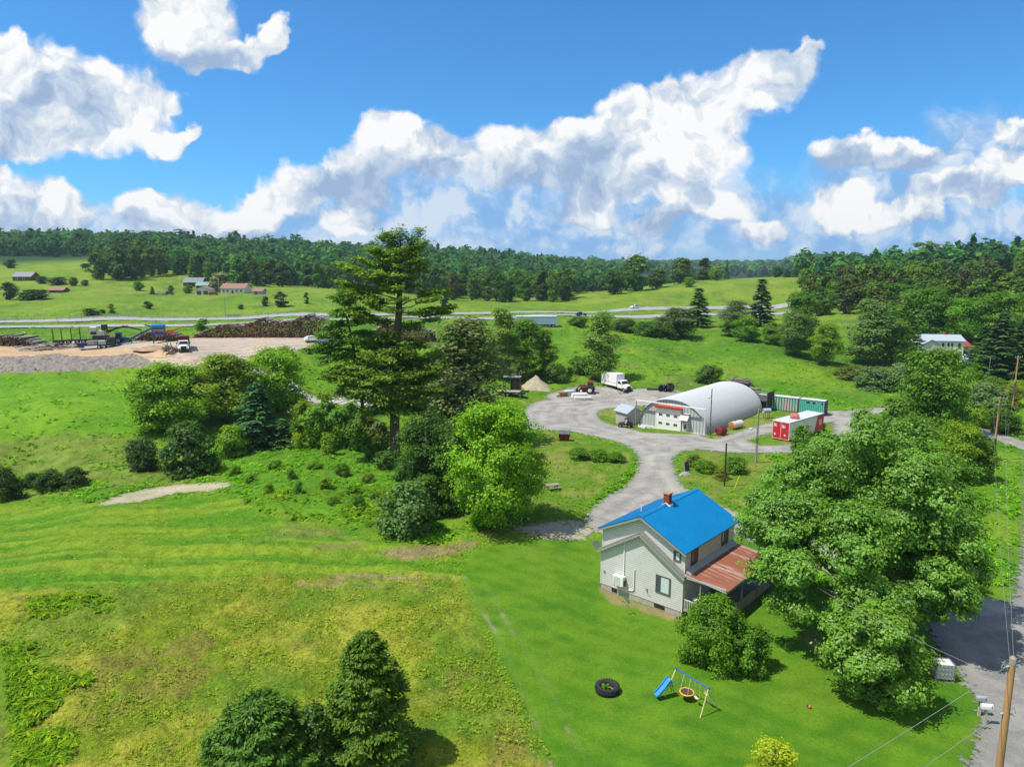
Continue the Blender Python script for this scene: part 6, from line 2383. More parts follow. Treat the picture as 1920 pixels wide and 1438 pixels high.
def dump_truck():
    p = hit(345, 661)
    r = thing('dump_truck', 'white cab dump truck with dark red dump body in the log yard', 'truck', (p.x, p.y, p.z + .08), math.radians(-66))
    truck_cab(r, VWHITE, -2.6)
    m = MB()
    m.loft([[(-7.0, -1.2, 1.3), (-7.0, 1.2, 1.3), (-7.0, 1.25, 3.3), (-7.0, -1.25, 3.3)], [(-2.75, -1.2, 1.3), (-2.75, 1.2, 1.3), (-2.75, 1.25, 3.4), (-2.75, -1.25, 3.4)]])
    m.build('dump_body', mat('dark_red_body', (.17, .02, .018), .6, var=.25), r)
    m = MB()
    m.box(-2.76, -2.0, -1.25, 1.25, 3.4, 3.5)
    m.box(-6.9, -2.85, -1.29, -1.25, 2.4, 2.5)
    m.box(-6.9, -2.85, 1.25, 1.29, 2.4, 2.5)
    m.build('cab_guard', mat('dark_red_body', (.17, .02, .018), .6), r)
    m = MB()
    m.box(-6.8, .2, -.45, .45, .7, 1.25)
    m.build('chassis', DKSTEEL, r)
    for s in (-1, 1):
        for x in (-4.6, -5.8):
            wheel(r, x, s * .95, .50, .5)


def car(name, label, cat, px, py, rz, paint, suv=True, L=4.6, off=.12):
    p = hit(px, py)
    r = thing(name, label, cat, (p.x, p.y, p.z + off), rz)
    h = 1.68 if suv else 1.45
    prof = [(-L / 2, .35), (L / 2 - .05, .30), (L / 2, .62), (L / 2 - .15, .82), (L * .23, 1.0), (L * .06, h - .06), (-L * .02, h), (-L * .33, h - .05), (-L * .46, 1.05), (-L / 2, .95)]
    m = MB()
    n = len(prof)
    rings = []
    for y, k, dz in ((-.9, .96, 0), (-.86, 1, 0), (0, 1.0, .03), (.86, 1, 0), (.9, .96, 0)):
        rings.append([(x * k, y * (1 if z < 1.02 else .82), z * (1 if z < 1.02 else 1) + dz * (z > 1.2)) for x, z in prof])
    m.loft(rings)
    m.build('body', paint, r, smooth='auto')
    m = MB()
    for s in (-1, 1):
        m.prism([(-L * .40, 1.06), (L * .17, 1.04), (L * .05, h - .16), (-L * .32, h - .14)], 'y', s * .80 - .012 if s < 0 else s * .80 - .0, s * .80 if s < 0 else s * .80 + .03)
    m.prism([(L * .205, 1.05), (L * .075, h - .12), (L * .085, h - .10), (L * .225, 1.06)], 'y', -.66, .66)
    m.build('windows', VGLASS, r)
    for s in (-1, 1):
        for x in (-L * .30, L * .31):
            wheel(r, x, s * .80, .34, .22, STEEL)
        m = MB()
        m.box(L / 2 - .16, L / 2 - .02, min(s * .5, s * .8), max(s * .5, s * .8), .64, .78)
        m.build('headlight', mat('headlight_glass', (.6, .6, .55), .2), r)
    return r


def tractor(name, label, px, py, rz, paint, loader=True, blue=False, sc_=1.0, z=0):
    p = hit(px, py)
    r = thing(name, label, 'tractor', (p.x, p.y, p.z + z), rz)
    r.scale = (sc_,) * 3
    m = MB()
    m.loft([[(.3, -.42, .8), (.3, .42, .8), (.3, .42, 1.65), (.3, -.42, 1.65)], [(2.2, -.36, .75), (2.2, .36, .75), (2.2, .32, 1.45), (2.2, -.32, 1.45)]])
    m.build('hood', paint, r, bevel=.05)
    m = MB()
    m.box(-1.0, 2.0, -.3, .3, .5, .85)
    m.box(1.7, 1.9, -.7, .7, .45, .65)
    m.box(-.4, -.1, -.75, .75, .7, .95)
    m.build('frame', DKSTEEL, r)
    m = MB()
    for x, y in ((-.9, -.7), (-.9, .7), (.35, -.65), (.35, .65)):
        m.bar((x, y, 1.1), (x * .85, y * .92, 2.65), .08, .08)
    m.build('cab_frame', DKSTEEL, r)
    m = MB()
    m.box(-.85, .32, -.66, .66, 1.15, 2.6)
    m.build('cab_glass', VGLASS, r)
    m = MB()
    m.box(-1.0, .5, -.75, .75, 2.62, 2.8)
    m.build('cab_roof', paint, r, bevel=.05)
    for s in (-1, 1):
        wheel(r, -.3, s * .95, .85, .5, WHITE if not blue else STEEL, tread=True)
        wheel(r, 1.85, s * .85, .58, .38, WHITE if not blue else STEEL, tread=True)
        m = MB()
        m.loft([[(-1.05, s * .7, 1.3), (-1.05, s * 1.2, 1.3), (-1.05, s * 1.2, 1.4), (-1.05, s * .7, 1.4)], [(-.3, s * .7, 1.75), (-.3, s * 1.2, 1.75), (-.3, s * 1.2, 1.83), (-.3, s * .7, 1.83)], [(.5, s * .7, 1.35), (.5, s * 1.2, 1.35), (.5, s * 1.2, 1.44), (.5, s * .7, 1.44)]])
        m.build('fender', paint, r)
    if loader:
        m = MB()
        for s in (-1, 1):
            m.bar((.5, s * .6, 1.7), (2.3, s * .6, 1.75), .12, .16)
            m.bar((2.3, s * .6, 1.75), (3.1, s * .6, .75), .12, .16)
            m.bar((.6, s * .6, .7), (.6, s * .6, 1.75), .14, .14)
            m.bar((1.2, s * .6, 1.1), (2.3, s * .6, 1.5), .07, .07)
        m.build('loader_arm', DKSTEEL, r)
        m = MB()
        m.prism([(3.1, .15), (3.9, .10), (3.92, .16), (3.3, .3), (3.1, .6), (3.15, 1.0), (3.02, 1.0), (2.98, .4)], 'y', -1.0, 1.0)
        m.build('bucket', mat('worn_bucket', (.16, .12, .10), .7, .3, var=.3), r)
    m = MB()
    m.cyl((1.2, .2, 1.6), (1.2, .2, 2.4), .05, n=8)
    m.build('exhaust', DKSTEEL, r)
    return r


box_truck()
dump_truck()
car('suv', 'white suv driving on the far lanes of the highway', 'car', 1190, 578.5, math.radians(26 + 180), VWHITE, off=.2)
car('car', 'dark blue suv on the near lanes of the highway', 'car', 1090, 593.5, math.radians(26), mat('dark_blue_paint', (.02, .03, .07), .35, var=.05), off=.2)
car('car', 'red car parked beside the pale house on the right', 'car', 1787, 668, math.radians(-20), mat('red_car_paint', (.48, .015, .03), .35, var=.05), False)
car('car', 'dark blue car parked before the red roofed house', 'car', 1806, 667, math.radians(-15), mat('navy_car_paint', (.015, .03, .09), .35), False, off=.15)
car('car', 'dark red car parked at the farmhouse garage', 'car', 400, 553.5, math.radians(10), mat('maroon_paint', (.12, .01, .015), .4), False)
car('car', 'dark pickup parked on the farmhouse lane', 'car', 318, 553, math.radians(10), mat('black_paint', (.02, .02, .022), .4))
car('car', 'silver car parked left of the dark pickup on the farmhouse lane', 'car', 302, 553, math.radians(10), mat('silver_paint', (.3, .3, .31), .35), False)
car('car', 'white car parked behind the leaning pine in the log yard', 'car', 588, 641, math.radians(30), VWHITE, False)
car('car', 'silver blue pickup parked right of the white car in the log yard', 'car', 610, 643, math.radians(15), mat('silver_blue_paint', (.30, .36, .40), .35))
tractor('farm_tractor', 'red farm tractor with front loader in the gravel yard', 1105, 737, math.radians(162), mat('tractor_red', (.28, .02, .03), .45, var=.15), True)
tractor('farm_tractor', 'blue tractor behind the conveyor in the log yard', 226, 644, math.radians(15), mat('tractor_blue', (.02, .06, .26), .45, var=.15), False, True)


def atv():
    p = hit(1173, 801)
    r = thing('utility_vehicle', 'black side by side utility vehicle parked before the small shed', 'utility vehicle', p + Vector((0, 0, .03)), math.radians(158))
    m = MB()
    m.loft([[(.3, -.5, .45), (.3, .5, .45), (.3, .5, .95), (.3, -.5, .95)], [(1.35, -.42, .5), (1.35, .42, .5), (1.35, .4, .8), (1.35, -.4, .8)]])
    m.box(-.4, .3, -.6, .6, .40, .55)
    m.build('body', mat('dark_grey_plastic', (.06, .065, .07), .5, var=.2), r, bevel=.03)
    m = MB()
    m.box(-1.2, -.42, -.62, .62, .6, .95)
    m.build('cargo_bed', mat('black_bed', (.025, .025, .027), .6), r)
    m = MB()
    for s in (-1, 1):
        m.tube([(.35, s * .6, .9), (.05, s * .58, 1.65), (-.7, s * .58, 1.65), (-.9, s * .6, .9)], .03, 8)
    m.build('roll_cage', DKSTEEL, r)
    m = MB()
    m.box(-.8, .2, -.62, .62, 1.66, 1.74)
    m.build('roof', mat('black_bed', (.025, .025, .027), .6), r, bevel=.03)
    m = MB()
    m.box(-.4, -.05, -.5, .5, .55, .75)
    m.box(-.48, -.36, -.5, .5, .75, 1.2)
    m.build('seat', mat('seat_black', (.03, .03, .03), .8), r)
    m = MB()
    m.bar((.9, -.45, .95), (.9, .45, .95), .06, .06)
    m.bar((.55, -.42, .97), (1.3, -.36, .82), .05, .05)
    m.build('front_rack', STEEL, r)
    for s in (-1, 1):
        wheel(r, .95, s * .60, .33, .26, STEEL, tread=True)
        wheel(r, -.8, s * .62, .33, .28, STEEL, tread=True)


atv()


# ------------------------------------------------------------------ poles, wires, lawn things
def pole(name, label, base, h, r0, r1, matl, cat='utility pole', arm=None, ins=True, lamp=False, dark=None, rz=0.0, top=True):
    r = thing(name, label, cat, base, rz)
    m = MB()
    m.tube([(0, 0, -.5), (0, 0, h * .5), (0, 0, h)], [r0, (r0 + r1) / 2, r1], 12)
    m.build('shaft', matl, r, smooth='auto')
    if dark:
        m = MB()
        m.tube([(0, 0, -.5), (0, 0, dark)], [r0 + .015, r0 + .012], 12)
        m.build('creosote_band', mat('dark_creosote', (.045, .036, .03), .9, var=.3), r, smooth='auto')
    if arm:
        for z, L in arm:
            m = MB()
            m.box(-L / 2, L / 2, -.08 - r1, -r1, z - .06, z + .06)
            m.build('crossarm', WOODG, r)
            if ins:
                for k in (-.46, -.2, .2, .46):
                    m = MB()
                    m.cyl((k * L, -.04 - r1, z + .06), (k * L, -.04 - r1, z + .24), .05, .04, 8)
                    m.build('insulator', mat('porcelain', (.5, .5, .5), .3), r)
    if lamp:
        m = MB()
        m.tube([(0, 0, h * .62), (-.5, 0, h * .66), (-.9, 0, h * .66)], .035, 8)
        a = m.build('lamp_arm', STEEL, r)
        m = MB()
        m.sphere((-1.1, 0, h * .64), (.28, .22, .16), 12, 8)
        m.build('lamp_head', mat('pale_lamp', (.6, .6, .58), .4), a, smooth=True)
    return r


POLEW = mat('pole_wood', (.42, .235, .105), .85, var=.30, scale=2.2, streak=(1, 1, .12), bump=.02, dirt=(.24, .20, .16), dirt_amt=.35, dirt_scale=1.2)
POLEG = mat('grey_pole_wood', (.30, .27, .23), .85, var=.30, scale=2, streak=(1, 1, .12), bump=.02)
NP = Vector((24.2, 30.9, 0))
np_ = pole('utility_pole', 'tan wooden utility pole close up at the lower right frame edge', NP, 10.5, .19, .145, POLEW, arm=None)
m = MB()
m.tube([(-.05, 0, 10.55), (0, 0, 10.52), (0, 0, 10.2)], [.11, .15, .15], 12)
m.build('weathered_top', POLEG, np_, smooth='auto')
for z in (10.1, 7.6):
    m = MB()
    m.cyl((-.3, 0, z - .05), (-.14, 0, z), .05, .05, 8)
    m.cyl((.14, 0, z), (.34, -.1, z - .05), .05, .05, 8)
    m.tube([(-.14, 0, z + .1), (-.35, .05, z + .25), (-.5, .02, z - .1), (-.3, 0, z - .06)], .014, 6)
    m.tube([(.1, -.05, z + .2), (.35, 0, z + .3), (.5, .05, z - .05)], .014, 6)
    m.build('wire_clamp', mat('aluminium', (.5, .5, .5), .4, .6), np_)
m = MB()
m.cyl((.17, 0, 3.0), (.17, 0, 7.6), .03, n=6)
m.build('conduit', STEEL, np_)
FP = hit(1862, 862)
pole('utility_pole', 'orange brown utility pole with two crossarms at the road bend', FP, 9.9, .17, .12, POLEW, arm=[(9.6, 2.3), (8.6, 1.6)], dark=3.4, rz=.15)
RP = hit(1896, 782)
rp = pole('utility_pole', 'utility pole with leaning brace at the right frame edge', RP, 12.5, .17, .12, POLEW, arm=[(12.2, 2.0)], rz=.3)
m = MB()
m.tube([(-1.6, -.6, -.3), (.05, 0, 7.5)], [.14, .11], 8)
m.build('brace', mat('dark_creosote', (.045, .036, .03), .9), rp)
pole('bare_pole', 'thin dead grey pole standing in the scrub below the dark spruces', hit(1850, 735), 8.5, .07, .04, POLEG, 'pole')
pole('lamp_pole', 'grey wooden pole with yard lamp between the big maple and the trailer box', hit(1417, 868), 8.4, .17, .12, POLEG, 'lamp pole', arm=[(8.2, 1.4)], ins=False, lamp=True, rz=.2)
pole('lamp_pole', 'dark slim pole with small lamp in front of the arched workshop', hit(1331, 817), 8.6, .11, .08, mat('dark_pole_wood', (.12, .105, .09), .9, var=.3), 'lamp pole', lamp=False)
sp_ = [o for o in COL.objects if o.name.startswith('lamp_pole')][-1]
m = MB()
m.tube([(0, 0, 7.1), (-.3, -.1, 7.2), (-.45, -.15, 7.15)], .03, 6)
a_ = m.build('lamp_arm', STEEL, sp_)
m = MB()
m.sphere((-.55, -.18, 7.0), (.24, .24, .18), 10, 8)
m.build('lamp_head', mat('pale_lamp', (.6, .6, .58), .4), a_, smooth=True)
pole('marker_post', 'dark brown cut off post standing in the grass above the blue roof', hit(1358, 912), 6.0, .12, .11, mat('dark_brown_post', (.075, .04, .03), .9, var=.3), 'post')
pole('field_pole', 'single grey pole on the slope beyond the highway', hit(423, 596), 7.5, .14, .10, POLEG, 'pole')
pole('field_pole', 'thin pole rising behind the farmhouse', hit(411, 552), 9.5, .14, .10, POLEG, 'pole', arm=[(9.2, 2.0)], ins=False)


def wire(label, a, b, sag, r=.012, name='power_line'):
    a, b = Vector(a), Vector(b)
    pts = [a.lerp(b, t) - Vector((0, 0, sag * 4 * t * (1 - t))) for t in np.linspace(0, 1, 26)]
    m = MB()
    m.tube(pts, r, 5)
    o = m.build(name, mat('wire', (.25, .25, .26), .5), None)
    o['label'] = label
    o['category'] = 'wire'
    return o


tp_ = NP + Vector((0, 0, 10.1))
wire('upper wire running from the near pole down over the lawn to the lower left', tp_ + Vector((-.3, 0, -.05)), (-16, 9, 9.0), .9)
wire('lower wire running from the near pole over the lawn to the lower left', NP + Vector((-.3, 0, 7.55)), (-16, 10, 5.2), .9)
wire('left one of the two wires from the near pole towards the road bend pole', tp_ + Vector((-.1, .1, .4)), FP + Vector((-1.0, 0, 9.8)), 1.6, .009)
wire('right one of the two wires from the near pole towards the road bend pole', tp_ + Vector((.1, .1, .4)), FP + Vector((.9, 0, 9.8)), 1.6, .009)
wire('wire from the near pole slanting to the tree beside the house', NP + Vector((-.14, .1, 9.3)), (20.5, 62.0, 5.0), .8, .010)
wire('wire leaving the near pole to the right frame edge', tp_ + Vector((.3, -.1, -.05)), (60, 14, 10), .8)
wire('wire between the road bend pole and the brace pole', FP + Vector((.5, 0, 9.8)), RP + Vector((.2, 0, 12.3)), .8, .010)
wire('guy wire running down from the brace pole into the scrub', RP + Vector((0, 0, 6.5)), hit(1886, 838), .05, .012)


def mailbox(label, px, py, body, flag):
    p = hit(px, py)
    r = thing('mailbox', label, 'mailbox', p, math.radians(-8))
    m = MB()
    m.box(-.07, .07, -.07, .07, -.3, 1.15)
    m.build('post', mat('pale_post_wood', (.45, .43, .38), .85, var=.2, streak=(1, 1, .2)), r)
    m = MB()
    pr_ = [(-.14, 1.16), (.14, 1.16), (.14, 1.33)] + [(.14 * math.cos(t), 1.33 + .14 * math.sin(t)) for t in np.linspace(.3, math.pi - .3, 7)] + [(-.14, 1.33)]
    m.prism(pr_, 'x', -.32, .32)
    b = m.build('box', body, r, smooth='auto')
    m = MB()
    m.prism(pr_, 'x', .322, .335)
    m.build('door', body, b)
    m = MB()
    m.box(.22, .25, -.165, -.142, 1.24, 1.5)
    m.build('flag', flag, b)


mailbox('white mailbox with red flag on a pale post, the nearer of the two', 1846, 1358, WHITE, mat('flag_red', (.5, .02, .02), .5))
mailbox('grey metal mailbox on a wooden post, the farther of the two', 1835, 1342, mat('galvanised_box', (.42, .46, .50), .4, .4), STEEL)


def ibc():
    p = hit(1766, 1271)
    r = thing('water_tank', 'white plastic cube tank in a metal cage at the drive edge', 'tank', p, math.radians(-8))
    m = MB()
    m.box(-.56, .56, -.46, .46, .18, 1.28)
    m.cyl((0, 0, 1.28), (0, 0, 1.34), .12, n=12)
    m.build('tank', mat('milky_plastic', (.62, .64, .66), .45, var=.06), r, bevel=.08)
    m = MB()
    m.cyl((.0, 0, 1.342), (0, 0, 1.38), .10, n=12)
    m.build('cap', mat('yellow_cap', (.45, .35, .05), .5), r)
    m = MB()
    for z in (.25, .6, .95, 1.3):
        for s in (-1, 1):
            m.bar((-.6, s * .5, z), (.6, s * .5, z), .03, .03)
            m.bar((s * .6, -.5, z), (s * .6, .5, z), .03, .03)
    for k in range(6):
        x = -.6 + 1.2 * k / 5
        for s in (-1, 1):
            m.bar((x, s * .5, .15), (x, s * .5, 1.32), .03, .03)
            m.bar((s * .6, x * .83, .15), (s * .6, x * .83, 1.32), .03, .03)
    m.build('cage', STEEL, r)
    m = MB()
    m.box(-.6, .6, -.5, .5, 0, .03)
    for x in (-.5, 0, .5):
        m.box(x - .07, x + .07, -.48, .48, .031, .14)
    m.build('pallet', WOODG, r)


ibc()


def tyre_planter():
    p = hit(1139, 1296)
    r = thing('tractor_tyre', 'big black tractor tyre lying flat on the lawn as a planter', 'tyre', p + Vector((0, 0, -.02)), .3)
    m = MB()
    m.torus((0, 0, .28), .66, .2, 'z', 40, 14, prof=(.20, .28))
    for i in range(26):
        t = 2 * math.pi * i / 26
        for s in (-1, 1):
            a = t + (0 if s < 0 else .12)
            m.bar((.86 * math.cos(a), .86 * math.sin(a), .28), (.80 * math.cos(a + .16), .80 * math.sin(a + .16), .28 + s * .26), .085, .07, up=(math.cos(a), math.sin(a), 0))
    m.build('tread', BLACK, r, smooth='auto')
    m = MB()
    m.cyl((0, 0, .02), (0, 0, .16), .50, n=24)
    m.build('soil', mat('dry_soil', (.24, .15, .085), .95, var=.4, scale=6, bump=.05), r)
    pl = thing('weed_plant', 'green weeds growing inside the tractor tyre', 'plant', p + Vector((-.14, .06, .12)))
    rng = np.random.default_rng(2)
    P = rng.normal(size=(160, 3)) * np.array([.13, .10, .09]) + np.array([0, 0, .22])
    V, F = quads(P, nrm(rng.normal(size=(160, 3)) + np.array([0, 0, 1.0])), .07 * rng.uniform(.7, 1.3, 160), rng)
    f = link('foliage', mesh_np('foliage', V, F, M_LEAF, False, [('v', np.repeat(rng.uniform(.3, .8, 160), 4))]), pl)
    f.color = (.05, .17, .015, 1)
    m = MB()
    for k in range(6):
        m.tube([(0, 0, 0), (rng.normal() * .12, rng.normal() * .1, .25)], .008, 5)
    m.build('stem', mat('green_stem', (.06, .12, .02), .8), pl)


tyre_planter()


def swing_set():
    # bar from (1268,1252) to (1330,1290) at about 2 m
    P0 = Vector(at_z(1268, 1253, 1.95))
    P1 = Vector(at_z(1329, 1290, 1.95))
    mid = (P0 + P1) / 2
    rz = math.atan2(P1.y - P0.y, P1.x - P0.x)
    L = (P1 - P0).length
    gz_ = h1(mid.x, mid.y)
    r = thing('swing_set', 'child swing set with blue top bar, blue slide and yellow saucer swing', 'swing set', (mid.x, mid.y, gz_), rz)
    Z = 1.95 - gz_
    BL = mat('swing_blue', (.02, .11, .36), .4, var=.08)
    YE = mat('pale_yellow_tube', (.66, .56, .26), .45, var=.06)
    m = MB()
    m.tube([(-L / 2 - .08, 0, Z), (L / 2 + .08, 0, Z)], .042, 10)
    m.build('top_bar', BL, r, smooth='auto')
    for sx in (-1, 1):
        for sy in (-1, 1):
            m = MB()
            m.tube([(sx * L / 2, sy * .03, Z), (sx * (L / 2 + .12), sy * .92, -.05)], .034, 8)
            m.build('leg', YE, r, smooth='auto')
        m = MB()
        m.tube([(sx * (L / 2 + .06), -.50, Z * .46), (sx * (L / 2 + .06), .50, Z * .46)], .02, 8)
        m.build('brace', BL, r)
        m = MB()
        m.box(sx * L / 2 - .06, sx * L / 2 + .06, -.07, .07, Z - .08, Z + .05)
        m.build('bracket', BL, r)
    # slide at the left end
    def loc_(q):
        q = Vector(q) - Vector((mid.x, mid.y, gz_))
        return Vector((q.x * math.cos(rz) + q.y * math.sin(rz), -q.x * math.sin(rz) + q.y * math.cos(rz), q.z))
    S0, S1 = loc_(at_z(1256, 1272, 1.15 + gz_)), loc_(at_z(1229, 1302, .14 + gz_))
    sd_ = Vector((S1.x - S0.x, S1.y - S0.y, 0)).normalized()
    sp_ = Vector((-sd_.y, sd_.x, 0))
    m = MB()
    run = (Vector((S1.x, S1.y, 0)) - Vector((S0.x, S0.y, 0))).length
    pts = [(0, 1.15), (.14, 1.02), (.42, .62), (.68, .36), (.86, .16), (1.0, .13)]
    for (k0, z0), (k1, z1) in zip(pts, pts[1:]):
        a0, a1 = S0 + sd_ * run * k0, S0 + sd_ * run * k1
        q = []
        for dz_ in (0, -.03):
            for p_, z_, s_2 in ((a0, z0, -1), (a0, z0, 1), (a1, z1, 1), (a1, z1, -1)):
                w_ = p_ + sp_ * .22 * s_2
                q.append((w_.x, w_.y, z_ + dz_))
        m.add(q, [(0, 1, 2, 3), (7, 6, 5, 4), (0, 4, 5, 1), (2, 6, 7, 3), (1, 5, 6, 2), (0, 3, 7, 4)])
        for s_2 in (-1, 1):
            u_, v_ = a0 + sp_ * .24 * s_2, a1 + sp_ * .24 * s_2
            m.bar((u_.x, u_.y, z0 + .05), (v_.x, v_.y, z1 + .05), .05, .14)
    m.build('slide', mat('slide_blue', (.05, .27, .62), .35, var=.06), r)
    m = MB()
    for s_2 in (-1, 1):
        u_ = S0 + sp_ * .22 * s_2
        v_ = u_ - sd_ * .3
        m.tube([(u_.x, u_.y, 1.12), (v_.x, v_.y, -.03)], .022, 6)
    for z in (.3, .6, .9):
        c_ = S0 - sd_ * .3 * (1 - z / 1.12)
        u_, v_ = c_ + sp_ * .22, c_ - sp_ * .22
        m.tube([(u_.x, u_.y, z), (v_.x, v_.y, z)], .018, 6)
    m.build('slide_ladder', mat('navy_tube', (.02, .04, .12), .5), r)
    # saucer swing
    xs = -L * .14
    m = MB()
    m.torus((xs, 0, .55), .46, .05, 'z', 28, 8)
    d = m.build('saucer_swing', mat('yellow_orange_rim', (.70, .36, .03), .5), r, smooth=True)
    m = MB()
    m.cyl((xs, 0, .53), (xs, 0, .555), .44, n=24)
    m.build('saucer_mat', mat('dark_mat', (.07, .045, .03), .8), d)
    m = MB()
    for sx in (-1, 1):
        for sy in (-1, 1):
            m.tube([(xs + sx * .33, sy * .33, .57), (xs + sx * .28, 0, Z)], .012, 5)
    ROPE = mat('white_rope', (.65, .63, .56), .7)
    m.build('rope', ROPE, d)
    # belt swings
    for x, z, sw in ((L * .17, .55, .0), (L * .36, 1.0, .35)):
        m = MB()
        V, F = [], []
        for i in range(9):
            t = i / 8 * 2 - 1
            zz = z + .12 * t * t
            V += [(x + .2 * t, -.09 + sw, zz), (x + .2 * t, .09 + sw, zz), (x + .2 * t, .09 + sw, zz - .03), (x + .2 * t, -.09 + sw, zz - .03)]
        for i in range(8):
            for k in range(4):
                F.append((4 * i + k, 4 * i + (k + 1) % 4, 4 * i + 4 + (k + 1) % 4, 4 * i + 4 + k))
        m.add(V, F)
        s = m.build('swing_seat', mat('cream_seat', (.68, .62, .42), .5), r)
        m = MB()
        for sx in (-1, 1):
            m.tube([(x + sx * .2, sw, z + .12), (x + sx * .2, 0, Z)], .011, 5)
        m.build('chain', ROPE, s)


swing_set()
b = thing('toy_ball', 'small orange toy lying on the lawn right of the swing set', 'toy', hit(1517, 1327))
m = MB()
m.sphere((0, 0, .10), (.14, .12, .11), 12, 8)
m.build('shell', mat('orange_plastic', (.55, .14, .04), .5), b, smooth=True)
m = MB()
m.box(-.16, -.05, -.06, .06, .12, .2)
m.build('dark_part', DKSTEEL, b)
for lb, px, py, tx, ty in (('yellow marker stake leaning beside the dark post', 1376, 918, 1386, 893), ('small yellow stake on the grass by the green container', 1461, 781, 1459, 776), ('small yellow stake beside the arched workshop', 1398, 782, 1397, 775)):
    p = hit(px, py)
    q = Vector(at_y(tx, ty, p.y))
    s_ = thing('marker_stake', lb, 'stake', p)
    m = MB()
    m.tube([(0, 0, -.1), tuple(q - p)], .05, 6)
    m.build('rod', mat('marker_yellow', (.62, .50, .03), .5), s_)
    m = MB()
    m.sphere(tuple(q - p), .06, 8, 6)
    m.build('cap', mat('marker_yellow', (.62, .50, .03), .5), s_)


# ------------------------------------------------------------------ yard things
def tank(label, px, py, rz, L, r, body, endm, legs):
    p = hit(px, py)
    t = thing('oil_tank', label, 'tank', p, rz)
    m = MB()
    zc = r + .12
    m.tube([(0, 0, zc), (L, 0, zc)], r, 20)
    m.build('drum', body, t, smooth='auto')
    m = MB()
    for x, s in ((0, -1), (L, 1)):
        m.sphere((x, 0, zc), (.10, r * .985, r * .985), 18, 8)
    m.build('end_cap', endm, t, smooth=True)
    m = MB()
    for x in (L * .2, L * .8):
        m.box(x - .08, x + .08, -r * .7, r * .7, -.1, r * .35)
    m.build('cradle', legs, t)
    m = MB()
    m.cyl((L * .4, 0, zc + r - .05), (L * .4, 0, zc + r + .18), .08, n=8)
    m.build('filler_cap', DKSTEEL, t)


tank('dark red oil tank lying beside the arched workshop', 1347, 817, math.radians(40), 1.7, .72, mat('dark_red_tank', (.15, .015, .016), .6, var=.25), mat('dark_red_end', (.22, .02, .022), .6, var=.2), WOODG)
tank('cream oil tank with rusty orange end on the grass', 1371, 806, math.radians(38), 3.0, .70, mat('cream_tank', (.60, .55, .47), .6, var=.12, dirt=(.40, .24, .14), dirt_amt=.3), mat('rusty_end', (.42, .17, .06), .8, var=.4, scale=2, dirt=(.55, .42, .3), dirt_amt=.4), WOODG)
# blue barrel on legs
p = hit(1437, 785)
t = thing('fuel_stand', 'small pale blue tank on a stand behind the lamp pole', 'tank', p, .2)
m = MB()
for x in (-.5, .5):
    for y in (-.3, .3):
        m.bar((x, y, -.1), (x * .8, y, 1.2), .06, .06)
m.build('stand', DKSTEEL, t)
m = MB()
m.tube([(-.75, 0, 1.65), (.75, 0, 1.65)], .46, 14)
m.build('drum', mat('pale_blue_tank', (.34, .42, .52), .5), t, smooth='auto')
# dumpster
p = hit(1058, 826)
d = thing('dumpster', 'dark red metal dumpster on the grass edge of the drive', 'dumpster', p + Vector((0, 0, .02)), math.radians(-6))
m = MB()
m.loft([[(-.8, -.55, .15), (.8, -.55, .15), (.8, .55, .15), (-.8, .55, .15)], [(-1.0, -.75, 1.25), (1.0, -.75, 1.25), (1.0, .7, 1.45), (-1.0, .7, 1.45)]])
m.build('bin', mat('dumpster_red', (.16, .012, .014), .55, var=.2), d)
for s in (-1, 1):
    m = MB()
    m.add([(min(s * .02, s * .99), -.8, 1.27), (max(s * .02, s * .99), -.8, 1.27), (max(s * .02, s * .99), .72, 1.48), (min(s * .02, s * .99), .72, 1.48),
           (min(s * .02, s * .99), -.8, 1.33), (max(s * .02, s * .99), -.8, 1.33), (max(s * .02, s * .99), .72, 1.54), (min(s * .02, s * .99), .72, 1.54)],
          [(3, 2, 1, 0), (4, 5, 6, 7), (0, 1, 5, 4), (1, 2, 6, 5), (2, 3, 7, 6), (3, 0, 4, 7)])
    m.build('lid', mat('grey_plastic_lid', (.11, .11, .13), .6), d)
    m = MB()
    m.box(min(s * .82, s * .98), max(s * .82, s * .98), -.35, .35, .7, .85)
    m.build('fork_pocket', mat('dumpster_red', (.16, .012, .014), .55), d)
m = MB()
for x in (-.7, .7):
    for y in (-.45, .45):
        m.box(x - .06, x + .06, y - .06, y + .06, 0, .15)
m.build('foot', DKSTEEL, d)


